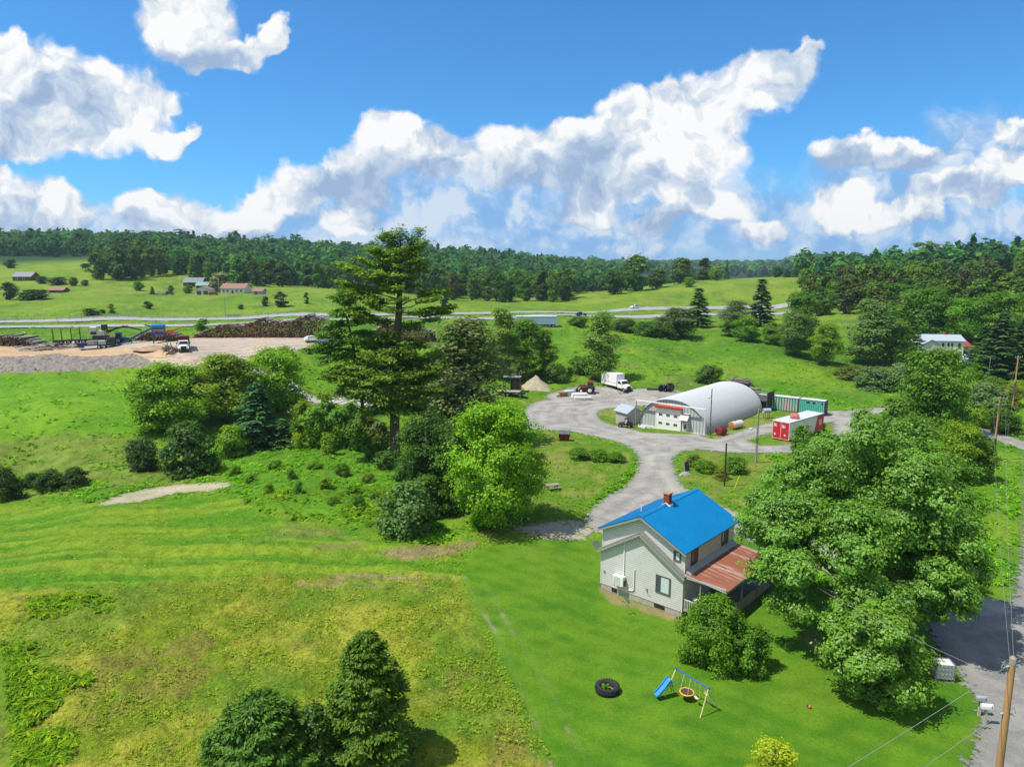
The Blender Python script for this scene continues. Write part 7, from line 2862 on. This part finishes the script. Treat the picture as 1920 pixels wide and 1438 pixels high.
# flatbed with black cabin
def flatbed():
    p = hit(958, 742)
    r = thing('flatbed_trailer', 'wooden deck flatbed trailer with black cabin below the aspens', 'trailer', p, math.radians(-10))
    m = MB()
    m.box(-3.2, 2.2, -1.2, 1.2, 1.0, 1.14)
    m.build('deck', mat('worn_deck', (.34, .27, .21), .9, var=.25, streak=(.2, 3, 1)), r)
    m = MB()
    m.box(-3.1, 3.2, -1.0, -.8, .72, .99)
    m.box(-3.1, 3.2, .8, 1.0, .72, .99)
    m.box(2.3, 3.3, -1.1, 1.1, .5, .98)
    m.build('frame', DKSTEEL, r)
    for s in (-1, 1):
        for x in (-1.6, -.6, 2.3):
            wheel(r, x, s * 1.0, .45, .3)
    c = thing('black_cabin', 'black box cabin with flat grey roof standing behind the flatbed deck', 'cabin', hit(956, 734), math.radians(-10))
    m = MB()
    m.box(.1, 2.3, 0, 2.2, -.1, 3.2)
    m.build('box', mat('black_board', (.018, .018, .02), .7, var=.2), c)
    m = MB()
    m.box(-1.6, 2.5, -.2, 2.4, 3.35, 3.47)
    m.build('roof', mat('grey_sheet_roof', (.32, .35, .38), .5, .3), c)
    for x, y in ((-1.5, -.1), (-1.5, 2.2), (.2, -.1)):
        m = MB()
        m.box(x - .06, x + .06, y - .06, y + .06, -.3, 3.34)
        m.build('post', DKSTEEL, c)


flatbed()


def heap(name, label, cat, p, rx, ry, h, matl, seed=0, rz=0, kind=None, rough=.12, power=1.0):
    rng = np.random.default_rng(seed)
    n, k = 26, 60
    V = []
    for i in range(n + 1):
        q = i / n
        for j in range(k):
            t = 2 * math.pi * j / k
            w = 1 + .10 * math.sin(2 * t + seed) + .06 * math.sin(5 * t + 2 * seed)
            z = h * (1 - q) ** power if power >= 1 else h * (1 - q ** (1 / power))
            x, y = rx * q * w * math.cos(t), ry * q * w * math.sin(t)
            z += rough * (float(fbm(np.array([x + seed * 7]), np.array([y]), 1.2, 3, seed)[0]) - .5) * 2 * (1 if i < n else 0)
            V.append((x, y, z - .15))
    F = [(i * k + j, i * k + (j + 1) % k, (i + 1) * k + (j + 1) % k, (i + 1) * k + j) for i in range(n) for j in range(k)]
    m = MB()
    m.add(V, F)
    o = m.build(name, matl, None, smooth=True)
    o.location = p
    o.rotation_euler = (0, 0, rz)
    o['label'] = label
    o['category'] = cat
    if kind:
        o['kind'] = kind
    return o


SAND = mat('sand', (.34, .30, .21), .95, var=.45, scale=1.8, bump=.12, bscale=5)
heap('sand_pile', 'pale conical sand pile at the edge of the gravel yard', 'sand pile', hit(1005, 733) + Vector((0, 2.5, 0)), 4.2, 4.0, 3.5, SAND, 3, 0, rough=.32)


def crate(label, px, py, L, W, Hh, rz, matl, cat='crate', lidm=None, name='crate'):
    p = hit(px, py)
    r = thing(name, label, cat, p + Vector((0, 0, .01)), rz)
    m = MB()
    m.box(0, L, 0, W, .08, Hh)
    m.build('box', matl, r, bevel=.03)
    m = MB()
    m.box(.03, L - .03, .03, W - .03, Hh + .002, Hh + .06)
    m.build('lid', lidm or matl, r)
    m = MB()
    for x in (.1, L / 2, L - .2):
        m.box(x, x + .1, .02, W - .02, -.1, .078)
    m.build('skid', WOODG, r)


crate('brown wooden crate in the row at the gravel yard', 1050, 745, 1.9, 1.5, 1.0, .25, WOODB)
crate('pale weathered crate at the left end of the crate row', 1044, 745, .8, 1.2, .55, .25, mat('pale_wood', (.42, .36, .27), .9, var=.2))
crate('white appliance like box right of the brown crate', 1061, 743, 2.2, 1.4, 1.15, .3, mat('white_box', (.58, .62, .66), .5), name='white_box', cat='box')
crate('long white chest at the front of the crate row', 1074, 747, 3.6, 1.2, 1.0, .22, WHITE, name='white_chest', cat='chest')
crate('low white slab lying before the white chest', 1078, 750, 4.0, 1.3, .5, .12, mat('off_white', (.66, .66, .64), .6), name='white_slab', cat='slab')
crate('small white box on the grass left of the workshop base', 1198, 803, 1.3, .6, .45, QZ, mat('off_white', (.66, .66, .64), .6), name='white_box', cat='box')


def loose_tyre(label, px, py, group, stand=False, rz=0.0, R=.5):
    p = hit(px, py)
    r = thing('loose_tyre', label, 'tyre', p, rz, group)
    m = MB()
    if stand:
        m.torus((0, 0, R), R * .72, R * .28, 'y', 22, 10, prof=(R * .28, .2))
    else:
        m.torus((0, 0, .17), R * .72, R * .28, 'z', 22, 10, prof=(R * .28, .19))
    m.build('tread', BLACK, r, smooth='auto')
    m = MB()
    if stand:
        m.cyl((0, -.08, R), (0, .08, R), R * .46, n=14)
    else:
        m.cyl((0, 0, .1), (0, 0, .2), R * .46, n=14)
    m.build('rim', DKSTEEL, r)


for i, px in enumerate((1217, 1222, 1227, 1231)):
    loose_tyre(['leftmost loose tyre lying in the row right of the box truck', 'second loose tyre from the left in the row right of the box truck', 'third loose tyre from the left in the row right of the box truck', 'last loose tyre lying nearest the standing tyres'][i], px, 731, 'loose tyres behind the yard', R=.62)
for i, px in enumerate((1239, 1245, 1251, 1256)):
    loose_tyre(['leftmost big tyre standing upright behind the workshop', 'second big tyre standing upright behind the workshop', 'third big tyre standing upright behind the workshop', 'tall last tyre standing at the right of the upright tyres'][i], px, 734, 'upright tyres behind the yard', True, math.radians(30 + i * 40), R=.85 if i < 3 else 1.1)
p = hit(1170, 739)
r = thing('hitch_frame', 'small dark steel hitch frame lying on the gravel before the box truck', 'frame', p, .2)
m = MB()
m.bar((-1.2, 0, .25), (1.2, .1, .25), .08, .08)
m.bar((-1.0, -.5, .1), (-1.0, .5, .35), .08, .08)
m.build('rail', DKSTEEL, r)
m = MB()
m.bar((.8, -.5, .1), (.8, .5, .1), .08, .08)
m.build('crossbar', DKSTEEL, r)
# boulder and tipped black panel on the verge
p = hit(1284, 890)
heap('boulder', 'flat grey boulder at the corner of the drive verge', 'boulder', p, 1.0, .7, .6, mat('grey_rock', (.28, .28, .29), .9, var=.3, bump=.05), 8, .3, rough=.1, power=.5)
p = hit(1289, 884)
r = thing('black_sheet', 'black sheet leaning in the weeds beside the boulder', 'panel', p, .5)
m = MB()
m.add([(-.5, 0, -.1), (.5, 0, -.1), (.75, .7, 1.3), (-.2, .6, 1.2), (-.5, .06, -.1), (.5, .06, -.1), (.75, .76, 1.3), (-.2, .66, 1.2)], [(0, 1, 2, 3), (7, 6, 5, 4), (0, 4, 5, 1), (1, 5, 6, 2), (2, 6, 7, 3), (3, 7, 4, 0)])
m.build('sheet', mat('black_sheet', (.02, .02, .024), .5), r)
m = MB()
m.bar((-.5, -.02, -.1), (-.2, .6, 1.25), .06, .06)
m.build('edge_strip', STEEL, r)
# picnic table in the shade of the bright maple
p = hit(1036, 918)
r = thing('picnic_table', 'dark picnic table in the shade right of the bright maple', 'table', p, .4)
m = MB()
m.box(-.9, .9, -.4, .4, .70, .75)
m.build('top', WOODG, r)
for s in (-1, 1):
    m = MB()
    m.box(-.9, .9, s * .75 - .13, s * .75 + .13, .42, .46)
    m.build('bench', WOODG, r)
    m = MB()
    m.bar((s * .65, -.8, 0), (s * .65, -.2, .7), .08, .08)
    m.bar((s * .65, .8, 0), (s * .65, .2, .7), .08, .08)
    m.box(s * .65 - .04, s * .65 + .04, -.8, .8, .33, .415)
    m.build('leg', WOODG, r)


# ------------------------------------------------------------------ log yard
BARKL = mat('log_bark', (.080, .046, .030), .95, var=.5, scale=1.2)
CUT = mat('cut_wood', (.27, .15, .085), .9, var=.35, scale=1.5)
CUTP = mat('pale_log_bark', (.40, .37, .33), .95, var=.3)


def log_pile(label, prof_px, by, seed, depth=5.0, r=.17, yaw=0.0, name='log_pile'):
    """prof_px: (px, top py) along the pile; ends of the logs face the camera"""
    rng = np.random.default_rng(seed)
    xs = [q[0] for q in prof_px]
    P = [hit(px, by(px)) for px in xs]
    tops = [at_y(px, ty, p.y)[2] - p.z for (px, ty), p in zip(prof_px, P)]
    m = MB()
    wx = [p.x for p in P]
    n = int((wx[-1] - wx[0]) / (2 * r))
    for i in range(n):
        x = wx[0] + 2 * r * i
        y0 = np.interp(x, wx, [p.y for p in P])
        z0 = np.interp(x, wx, [p.z for p in P])
        hgt = np.interp(x, wx, tops) * rng.uniform(.92, 1.06)
        k = max(1, int(hgt / (1.78 * r)))
        for j in range(k):
            z = z0 + r + j * 1.75 * r
            xx = x + (r if j % 2 else 0) + rng.normal() * .03
            dy = .55 * j * r * .5 + rng.uniform(-.35, .35)
            rr = r * rng.uniform(.72, 1.12)
            toplog = j >= k - 2
            a = Vector((xx, y0 + dy, z))
            b = a + Vector((rng.normal() * .12 + yaw, depth * rng.uniform(.85, 1.1) if (toplog or i < 3 or i > n - 4) else .8, rng.normal() * .08))
            o = len(m.v)
            m.tube([a, b], [rr, rr * .85], 7, m=(2 if toplog and rng.random() < .75 else 0), caps=True)  # upper logs mostly take the pale colour, sunlight painted in
            m.m[-2] = 1 if rng.random() < .55 else 0
    o = m.build(name, [BARKL, CUT, CUTP], None)
    o['label'] = label
    o['category'] = 'log pile'
    o['kind'] = 'stuff'
    return o


log_pile('long high log pile with dark cut ends facing the yard', [(362, 628), (385, 618), (410, 609), (430, 606), (452, 609), (470, 602), (490, 595), (505, 601), (530, 603), (550, 598), (577, 590), (600, 596), (625, 606)], lambda px: 634, 1)
log_pile('log pile seen behind the tall pine', [(675, 632), (700, 618), (725, 606), (745, 612), (765, 620), (790, 614), (815, 622)], lambda px: 641, 2)
log_pile('low log pile behind the blue drum machine', [(250, 637), (262, 626), (280, 620), (300, 626), (320, 623), (337, 634)], lambda px: 640, 3, 4)
log_pile('log pile at the left frame edge of the log yard', [(-30, 634), (0, 630), (20, 629), (45, 632), (64, 642)], lambda px: 650, 4, 5)


def slabs():
    rng = np.random.default_rng(6)
    m = MB()
    for i in range(90):
        px, py = rng.uniform(36, 146), rng.uniform(648, 660)
        if py > 652 + (150 - px) * .09:
            py = 652
        p = hit(px, py, 700)
        a = rng.normal(.35, .3)
        L = rng.uniform(2, 4.6)
        d = Vector((math.cos(a), math.sin(a), rng.normal() * .05)) * L / 2
        z = rng.uniform(.1, .9) * max(.2, 1 - abs(px - 95) / 70)
        q = p + Vector((0, 0, z))
        m.tube([q - d, q + d], [rng.uniform(.09, .17)] * 2, 6, m=int(rng.integers(0, 3)))
    o = m.build('slab_wood_heap', [BARKL, mat('grey_brown_slab', (.27, .23, .19), .95, var=.3), CUTP], None)
    o['label'] = 'low heap of long slab wood lying before the log trailer'
    o['category'] = 'wood heap'
    o['kind'] = 'stuff'


slabs()


def timber_stack():
    A, B = hit(1366, 724), hit(1404, 729)
    rz = math.atan2(B.y - A.y, B.x - A.x)
    r = thing('timber_stack', 'grey weathered timber stack behind the arched workshop', 'timber stack', A, rz)
    rng = np.random.default_rng(8)
    L = (B - A).length
    for k in range(5):
        m = MB()
        for j in range(8):
            x0 = rng.uniform(-.4, .5)
            y = j * .32 + rng.normal() * .04
            z = .2 + k * .42
            m.bar((x0, y, z + rng.normal() * .03), (x0 + L * rng.uniform(.75, 1.0), y + rng.normal() * .1, z + rng.normal() * .06), .26, .24)
        m.build('timber_layer', mat('old_timber', (.22, .19, .165), .95, var=.35, streak=(.3, 3, 3)), r)
        m = MB()
        for x in (L * .2, L * .7):
            m.bar((x, -.1, .40 + k * .42), (x, 2.5, .40 + k * .42), .12, .12)
        m.build('spacer', mat('dark_spacer', (.08, .07, .06), .9), r)
    q = hit(1402, 732)
    r2 = thing('timber_stack', 'low dark stack of short timbers right of the grey timber stack', 'timber stack', q, rz + .2)
    for k in range(2):
        m = MB()
        for j in range(5):
            m.bar((rng.uniform(-.2, .2), j * .3, .18 + k * .34), (2.6 + rng.uniform(-.3, .3), j * .3 + rng.normal() * .05, .18 + k * .34), .25, .22)
        m.build('timber_layer', mat('old_timber', (.22, .19, .165), .95), r2)


timber_stack()


def log_loader():
    p = hit(188, 643)
    r = thing('log_loader', 'truck mounted log loader with pale engine house and long black boom', 'log loader', p, math.radians(26))
    m = MB()
    m.box(-5.8, 4.2, -.5, .5, .8, 1.15)
    m.box(-1.6, 2.2, -1.1, 1.1, 1.15, 1.9)
    m.build('chassis', DKSTEEL, r)
    for s in (-1, 1):
        for x in (-5.0, -3.6, 2.4):
            wheel(r, x, s * .95, .56, .42)
    PALE = mat('pale_machine_paint', (.55, .52, .46), .6, var=.15)
    m = MB()
    m.box(-2.0, -.5, -1.0, 1.0, 2.2, 3.9)
    m.box(-.49, 1.2, -1.0, 1.0, 1.92, 3.2)
    m.build('engine_house', PALE, r, bevel=.06)
    m = MB()
    m.box(-1.92, -.58, -1.03, -1.002, 2.3, 3.0)
    m.build('engine_grille', DKSTEEL, r)
    m = MB()
    m.box(-1.95, -.55, -.95, .95, 3.91, 4.15)
    m.build('white_cover', WHITE, r)
    m = MB()
    m.box(.55, 1.95, -.8, .8, 3.3, 4.7)
    c = m.build('operator_cab', DKSTEEL, r)
    m = MB()
    m.box(.7, 1.8, -.83, -.802, 3.5, 4.5)
    m.build('cab_window', VGLASS, c)
    m = MB()
    m.bar((1.4, 0, 2.8), (5.6, 0, 4.1), .36, .45)
    m.bar((1.3, -.2, 2.2), (3.6, -.2, 3.4), .2, .2)
    m.build('boom', mat('black_boom', (.03, .03, .032), .5, var=.2), r)
    m = MB()
    m.bar((5.5, 0, 4.15), (9.6, 0, 3.0), .28, .34)
    m.bar((4.2, .2, 3.9), (6.6, .2, 4.2), .14, .14)
    m.build('stick', mat('black_boom', (.03, .03, .032), .5), r)
    m = MB()
    m.bar((9.6, 0, 3.0), (9.6, 0, 2.3), .14, .14)
    for s in (-1, 1):
        m.tube([(9.6, 0, 2.3), (9.6 + s * .5, 0, 1.8), (9.6 + s * .25, 0, 1.2)], .08, 6)
    m.build('grapple', DKSTEEL, r)
    # log trailer with stakes, left of the loader
    q = hit(128, 646)
    t = thing('log_trailer', 'low black log trailer with four upright stakes', 'trailer', q, math.radians(29))
    m = MB()
    m.box(-3.4, 3.6, -.9, -.7, .95, 1.15)
    m.box(-3.4, 3.6, .7, .9, .95, 1.15)
    m.box(-3.2, 3.4, -.1, .1, .8, 1.1)
    m.build('frame', DKSTEEL, t)
    for x in (-3.0, -1.2, .9, 2.8):
        m = MB()
        for s in (-1, 1):
            m.bar((x, s * 1.0, 1.15), (x - .12, s * 1.08, 4.1), .11, .11)
        m.bar((x, -1.05, 1.1), (x, 1.05, 1.1), .14, .12)
        m.build('stake', DKSTEEL, t)
    for s in (-1, 1):
        for x in (-1.4, .2):
            wheel(t, x, s * .9, .62, .42, tread=False)


log_loader()


def processor():
    p = hit(192, 653)
    r = thing('firewood_processor', 'dark blue firewood processor trailer with long rising blue conveyor', 'firewood machine', p, math.radians(22))
    NB = mat('navy_machine', (.02, .045, .13), .55, var=.2)
    CB = mat('conveyor_blue', (.02, .08, .22), .5, var=.2)
    m = MB()
    m.box(-5.2, 3.0, -.9, .9, .75, 1.0)
    for x in (-4.7, -4.1):
        m.bar((x, -.8, -.1), (x, -.8, .75), .12, .12)
        m.bar((x, .8, -.1), (x, .8, .75), .12, .12)
    m.build('frame', NB, r)
    m = MB()
    m.box(-3.0, -.9, -.85, .85, 1.0, 2.0)
    m.build('engine_cover', mat('grey_cover', (.26, .26, .27), .6, var=.2), r)
    m = MB()
    m.box(-2.9, -1.6, -.88, -.852, 1.1, 1.9)
    m.build('radiator_grille', mat('pale_grille', (.40, .39, .36), .7, var=.3, scale=8), r)
    m = MB()
    m.box(-.7, 1.0, -.8, .8, 1.0, 1.9)
    m.build('log_trough', mat('pale_panel', (.42, .43, .45), .6, var=.2), r)
    m = MB()
    m.box(1.2, 3.0, -.95, .95, .6, 2.7)
    m.cyl((.9, -.6, 1.0), (.9, -.6, 3.1), .14, n=8)
    m.build('splitter_housing', DKSTEEL, r, bevel=.1)
    m = MB()
    m.box(-5.2, -3.2, -.7, .7, 1.0, 1.5)
    m.build('front_deck', NB, r)
    for s in (-1, 1):
        for x in (-.6, .55):
            wheel(r, x, s * .95, .42, .28, WHITE)
    m = MB()
    for s in (-1, 1):
        m.bar((2.9, s * .4, .35), (13.2, s * .4, 5.6), .10, .42)
    m.bar((2.9, 0, .30), (13.2, 0, 5.5), .72, .06)
    m.build('conveyor', CB, r)
    m = MB()
    m.bar((6.0, -.4, .2), (7.4, -.4, 2.6), .1, .1)
    m.bar((6.0, .4, .2), (7.4, .4, 2.6), .1, .1)
    m.bar((5.4, 0, .5), (10.2, 0, .42), .14, .14)
    m.build('support_leg', NB, r)
    wheel(r, 10.2, 0, .35, .22)
    return r


processor()


def tumbler():
    p = hit(300, 643)
    r = thing('drum_tumbler', 'firewood tumbler with blue drum on a red and blue stand', 'tumbler', p, math.radians(22))
    m = MB()
    m.tube([(-1.6, 0, 4.1), (1.5, 0, 4.1)], .72, 20)
    for x in (-1.2, -.4, .4, 1.1):
        m.torus((x, 0, 4.1), .74, .05, 'x', 24, 6)
    m.build('drum', mat('bright_blue_drum', (.02, .16, .50), .5, var=.1), r, smooth='auto')
    OR = mat('red_orange_paint', (.50, .07, .02), .5, var=.15)
    m = MB()
    for x in (-1.5, 1.35):
        for y in (-.7, .7):
            m.bar((x, y, 2.4), (x * 1.05, y * 1.1, 4.0), .18, .18)
        m.bar((x, -.8, 3.2), (x, .8, 3.2), .16, .16)
    m.box(-1.5, 1.5, -.75, .75, 2.95, 3.2)
    m.build('cradle', OR, r)
    m = MB()
    m.box(-1.6, 1.6, -.8, .8, 2.1, 2.75)
    for x in (-1.4, 1.4):
        for y in (-.7, .7):
            m.bar((x, y, -.2), (x, y, 2.1), .16, .16)
    m.build('stand', mat('royal_blue_paint', (.02, .06, .34), .5, var=.15), r)
    m = MB()
    m.bar((1.6, 0, 2.6), (5.6, 0, 3.9), .5, .3)
    m.box(1.9, 3.4, -.5, .5, 2.3, 3.2)
    m.build('discharge_chute', mat('bright_orange_paint', (.62, .13, .02), .5, var=.1), r)
    m = MB()
    m.bar((-3.1, 0, 4.6), (-1.6, 0, 4.2), .5, .3)
    m.build('feed_hopper', mat('conveyor_blue', (.02, .08, .22), .5), r)


tumbler()


def root_heap():
    CH = mat('chip_heap', (.33, .23, .15), .95, var=.4, scale=1.5, bump=.08)
    heap('chip_pile', 'low pile of bark and wood chips under the tumbler', 'chip pile', hit(290, 655), 5.5, 2.6, 1.3, CH, 5, 0, rough=.35)
    p = hit(321, 663)
    r = thing('stump_heap', 'pulled tree stumps and roots left of the dump truck', 'stump heap', p, .3)
    rng = np.random.default_rng(12)
    for k in range(5):
        m = MB()
        c = Vector((rng.uniform(-1.6, 1.2), rng.uniform(-1, 1), .5 + rng.random() * 1.2))
        d = Vector((rng.normal(), rng.normal(), rng.normal() * .5)).normalized()
        m.tube([c - d * .8, c + d * .8], [.5, .3], 9)
        for j in range(8):
            e = Vector((rng.normal(), rng.normal(), rng.normal())).normalized() * rng.uniform(.8, 1.6)
            m.tube([c - d * .6, c - d * .6 + e * .5, c - d * .6 + e], [.16, .1, .03], 6)
        m.build('stump', mat('grey_root', (.20, .165, .13), .95, var=.4), r)
    m = MB()
    m.tube([(.2, -1.2, 2.6), (.5, -1.4, 1.2), (.7, -1.5, -.3)], [.10, .16, .2], 8)
    m.build('upright_root', mat('grey_root', (.20, .165, .13), .95), r)


root_heap()


# rubble bank below the log yard
def rubble():
    rng = np.random.default_rng(14)
    xs = np.linspace(-30, 292, 120)
    V = []
    K = 14
    topy = np.interp(xs, [-30, 0, 60, 110, 150, 200, 240, 270, 292], [672, 671, 669, 667, 671, 671, 667, 672, 682])
    boty = np.interp(xs, [-30, 0, 60, 130, 200, 240, 270, 292], [700, 700, 699, 698, 694, 690, 690, 689])
    A = hits(np.stack([xs, boty + 1], 1))
    Bm = hits(np.stack([xs, topy - 4], 1))
    for i in range(len(xs)):
        for k in range(K):
            t = k / (K - 1)
            q = A[i] * (1 - t) + Bm[i] * t
            V.append((q[0], q[1], 0))
    V = np.array(V)
    z = H(V[:, 0], V[:, 1])
    t = np.tile(np.arange(K) / (K - 1), len(xs))
    edge = np.repeat(np.minimum(np.arange(120), 119 - np.arange(120)) / 12.0, K).clip(0, 1)
    z += (np.sin(math.pi * t) ** .7) * edge * (.55 + 1.1 * (fbm(V[:, 0], V[:, 1], 5, 4, 7) - .3) + .9 * (fbm(V[:, 0], V[:, 1], 1.2, 3, 8) - .5) * 1.6) - .12
    V[:, 2] = z
    F = np.array([(i * K + k, (i + 1) * K + k, (i + 1) * K + k + 1, i * K + k + 1) for i in range(119) for k in range(K - 1)])
    RB = mat('grey_rubble', (.19, .17, .15), .95, var=.8, scale=1.6, bump=.15, dirt=(.10, .085, .07), dirt_amt=.5, dirt_scale=.45, bscale=4)
    me = mesh_np('rubble_bank', V, F, RB, False)
    link('rubble_bank', me, kind='stuff', label='grey rubble and bark bank along the front of the log yard', cat='rubble')


rubble()


# blue semi trailer and its red cab behind the poplars
def semi():
    A, B = hit(968, 612), hit(1043, 612)
    A.y = B.y = 226
    A.x, B.x = (968 - 960) / FPX * 226 * 1.02, (1043 - 960) / FPX * 226 * 1.02
    z = h1(B.x, 226)
    r = thing('semi_trailer', 'long pale blue semi trailer parked on the bank behind the poplars', 'trailer', (A.x, 226, z), .03)
    L = B.x - A.x
    m = MB()
    m.box(0, L, 0, 2.5, 1.0, 3.6)
    m.build('box', mat('pale_blue_box', (.30, .46, .58), .5, var=.08), r)
    m = MB()
    m.box(-.03, L + .03, -.03, 2.53, 3.6, 3.72)
    m.build('roof', WHITE, r)
    m = MB()
    for i in range(14):
        m.box(L * .35 + i * L * .045, L * .35 + i * L * .045 + .12, -.02, -.002, 3.1, 3.35)
    m.build('side_marks', mat('blue_mark', (.03, .10, .28), .5), r)
    m = MB()
    m.box(.5, L - .5, .9, 1.6, .6, .98)
    m.build('chassis', DKSTEEL, r)
    for x in (L - 1.2, L - 2.4, 1.4):
        for y in (.3, 2.2):
            wheel(r, x, y, .5, .4)
    c = thing('truck_cab', 'dark and white truck cab at the left end of the blue trailer', 'truck cab', (A.x - 1.2, 226.3, z), .03)
    m = MB()
    m.box(-1.6, .9, 0, 2.2, .9, 3.4)
    m.build('cab', mat('cab_cream', (.5, .42, .40), .5), c, bevel=.1)
    m = MB()
    m.box(-1.62, -.4, -.02, 2.22, 2.2, 3.2)
    m.build('cab_window', VGLASS, c)
    for x in (-1.0, .5):
        wheel(c, x, .1, .5, .3)


semi()


# guardrail along the far lanes at left
def guardrail():
    a, b = Vector((-330, 154, 0)), Vector((-88, 272.5, 0))
    d = (b - a)
    n = 74
    r = thing('guardrail', 'galvanised steel guardrail along the far lanes of the highway', 'guardrail', (0, 0, 0))
    P = [a + d * i / n for i in range(n + 1)]
    for p in P:
        p.z = h1(p.x, p.y) + .15
    m = MB()
    for p, q in zip(P, P[1:]):
        for z in (.52, .68):
            m.bar(p + Vector((0, 0, z)), q + Vector((0, 0, z)), .06, .13)
    m.build('rail', mat('galvanised_rail', (.50, .51, .51), .5, .4), r)
    for p in P[20::1]:
        m = MB()
        m.box(p.x - .08, p.x + .08, p.y + .06, p.y + .22, p.z - .5, p.z + .72)
        m.build('post', WOODG, r)


guardrail()
# small sign post in the median, bench on the slope
p = hit(1093, 596)
r = thing('sign_post', 'white marker post beside the dark blue suv on the highway', 'sign post', p)
m = MB()
m.box(-.12, .12, -.06, .06, -.3, 2.6)
m.build('post', WHITE, r)
m = MB()
m.box(-.3, .3, -.1, -.062, 2.0, 2.7)
m.build('plate', WHITE, r)
p = hit(438, 594)
r = thing('drain_grate', 'dark culvert opening on the slope beside the single field pole', 'culvert', p, .2)
m = MB()
m.tube([(-1.8, 0, .2), (1.8, .3, .2)], .5, 12)
m.build('pipe', DKSTEEL, r)
m = MB()
m.box(-2.2, 2.2, .4, .7, -.3, .6)
m.build('headwall', mat('dark_stone', (.10, .10, .09), .9), r)
# ------------------------------------------------------------------ air: even pale haze in one closed box round everything but the sky
def haze():
    zlo = min((v.co.z for v in bpy.data.objects['ground'].data.vertices), default=0) - 1.0
    m = MB()
    m.box(-9300, 9300, -9300, 9300, zlo, 110)
    mt, g, out = new_mat('haze_air')
    v = g.new('ShaderNodeVolumePrincipled')
    v.inputs['Color'].default_value = (0.62, 0.80, 1.0, 1)
    v.inputs['Density'].default_value = 0.00011
    v.inputs['Anisotropy'].default_value = 0.2
    g.l.new(v.outputs[0], out.inputs['Volume'])
    o = m.build('haze', mt, None)
    o['kind'] = 'stuff'
    o['label'] = 'thin pale summer haze over the valley'
    o['category'] = 'haze'


haze()
